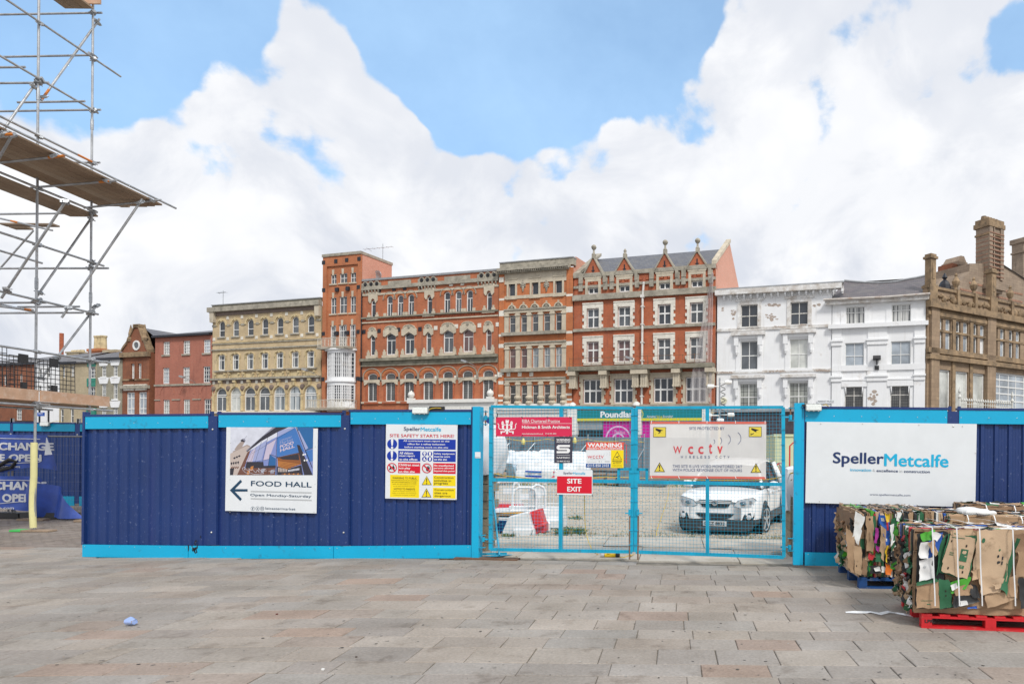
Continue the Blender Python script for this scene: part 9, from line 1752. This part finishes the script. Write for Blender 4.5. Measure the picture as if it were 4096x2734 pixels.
# bale on the blue pallet
A1 = ground(3437, 2352); Mp = MR(Vector((A1.x, A1.y, gz(A1.x))), -1.0); pallet(Mp, 'dark blue timber pallet under the bale of upright squashed cartons', BLUPL, 1.05, 1.2)
b2 = bale(Mp @ Matrix.Translation((-.04, .02, 0)), 'bale of upright squashed cartons with blue and white packaging on the blue pallet', 1.12, 1.16, .82, 'x', 12, strapx=())
bpy.context.view_layer.update(); Mb = b2.matrix_world; EF2 = Frame(Mb.translation - Mb.to_3x3() @ Vector((0, .04, 0)), (Mb.to_3x3() @ Vector((1, 0, 0)))[:2])
for i, (pts, mat, off, am) in enumerate((([(300, 245), (390, 300), (330, 580), (275, 500)], CWH, .05, .03), ([(405, 290), (470, 300), (480, 630), (410, 630)], KR[1], .04, .03), ([(460, 285), (500, 300), (495, 480), (470, 470)], CG, .03, .02), ([(490, 405), (530, 405), (515, 560), (485, 550)], CPU, .05, .02), ([(500, 570), (535, 585), (535, 640), (500, 620)], CPU, .05, .02), ([(545, 380), (600, 420), (575, 760), (540, 600)], KR[0], .04, .03), ([(520, 275), (635, 300), (640, 560), (605, 600)], CBL, .04, .03), ([(580, 255), (635, 275), (630, 350), (600, 360)], CYE, .06, .02), ([(595, 580), (615, 590), (610, 760), (598, 700)], CYE, .05, .02), ([(640, 330), (720, 300), (700, 560), (650, 640)], CG, .02, .04), ([(650, 640), (725, 620), (720, 830), (665, 780)], CBK, .03, .03), ([(595, 740), (660, 790), (640, 875), (600, 850)], COR, .06, .02), ([(435, 770), (545, 775), (545, 850), (440, 855)], CBK, .04, .02), ([(485, 785), (540, 785), (540, 830), (488, 832)], CWH, .055, .005), ([(550, 780), (590, 785), (588, 840), (552, 838)], CWH, .05, .01), ([(210, 380), (290, 480), (300, 860), (230, 780)], KR[1], .06, .03), ([(280, 570), (360, 590), (362, 860), (300, 840)], KR[0], .075, .015), ([(430, 650), (480, 680), (470, 720), (435, 710)], CRD, .05, .01), ([(370, 690), (420, 740), (410, 860), (362, 850)], KR[2], .05, .03), ([(640, 375), (668, 370), (660, 560), (642, 590)], CWH, .05, .02), ([(695, 250), (745, 250), (735, 340), (700, 340)], CWH, .03, .02), ([(500, 640), (560, 660), (550, 740), (500, 730)], CG, .05, .03))):
    o, fn = sheet(b2, EF2, pts, mat, off, am, 'carton_face', 8, 50 + i, curl=.012)
    if i == 6: marks(o, fn, [(.62, .15, .82, .5, CRD, 'r'), (.2, .1, .5, .2, CWH, 'r')])
    if i == 16: marks(o, fn, [(.2, .7, .35, .77, HOLE, 'o')])
    if i == 1: marks(o, fn, [(.4, .45, .55, .7, KR[2], 'r'), (.4, .05, .7, .12, HOLE, 'o')])
for q in (.22, .45, .68, .9):
    m = MB(); y_ = 1.16 * q; m.add([(.0, y_, 1.0), (0, y_ + .02, 1.0), (1.12, y_ + .05, .995), (1.12, y_ + .03, .995)], [(0, 1, 2, 3)]); m.build('strap', STRAP, b2)
Q3 = at(3775, 2100, 8.6); bl3 = bale(MR(Vector((Q3.x, 8.35, -.03)), -6), 'middle bale with a white crumpled sheet on top between the front and rear bales', 1.3, 1.1, .80, 'y', 21)
p = at(*pxl('S5', 1475, 345), 8.6); m = lump(.40, .3, .06, 5, .035, 9); o = m.build('crumpled_sheet', CWH, bl3, smooth=True); bpy.context.view_layer.update(); o.matrix_world = Matrix.Translation((p.x, 8.62, .93))
pallet(MR(Vector((Q3.x + .03, 8.4, -.03)), -6), 'pallet hidden under the middle cardboard bale', BLUPL, 1.2, 1.0)
Q4 = at(3772, 2000, 9.3); bale(MR(Vector((Q4.x + .3, 9.15, -.03)), -6), 'rearmost cardboard bale against the hoarding, topped with orange and green scraps', 1.5, .75, .86, 'y', 33); pallet(MR(Vector((Q4.x + .33, 9.18, -.03)), -6), 'pallet hidden under the rearmost cardboard bale', BLUPL, 1.4, .7)
# loose white strapping on the paving
P_ = [ground(*pxl('S5', *q)) + Vector((0, 0, .006 + .012 * (i % 2))) for i, q in enumerate(((208, 1203), (300, 1212), (400, 1203), (450, 1210), (540, 1218), (620, 1210), (700, 1212), (780, 1235), (855, 1243)))]
m = MB()
for s in (-1, 1):
    for i in range(len(P_) - 1):
        o_ = Vector((0, .028 * s * math.sin(i * 1.1), 0)); o2 = Vector((0, .028 * s * math.sin(i * 1.1 + 1.1), 0)); w = Vector((0, .012, .004)); m.add([P_[i] + o_ - w, P_[i + 1] + o2 - w, P_[i + 1] + o2 + w, P_[i] + o_ + w], [(0, 1, 2, 3)])
tag(m.build('loose_strapping', STRAP), 'loose white plastic strapping on the paving left of the red pallet', 'strapping')
# specks of litter trodden into the paving
rs = random.Random(77); SPK = M_tone('trodden_specks', [(.06, .055, .05), (.10, .09, .08), (.6, .58, .54), (.55, .33, .12)], .9, 20, .1, 0); m = MB()
for i in range(420):
    y = 2.6 + 8.2 * rs.random() ** .8; x = rs.uniform(-CX / FX - .05, .55) * y
    if y > hoard_y(x) - .05: continue
    r = rs.uniform(.004, .017); t_ = rs.random(); n_ = 7; a = rs.random() * 6; k_ = rs.uniform(.4, 1) if t_ < .6 else .3; r *= 1 if t_ < .6 else .6
    m.add([(x + r * math.cos(j * .897) * math.cos(a) - k_ * r * math.sin(j * .897) * math.sin(a), y + r * math.cos(j * .897) * math.sin(a) + k_ * r * math.sin(j * .897) * math.cos(a), gz(x) + .0035) for j in range(n_)], [tuple(range(n_))], 0, t_ if t_ < .6 else .6 + t_ * .4)
m.build('paving_litter', SPK, tone=True, kind='stuff')
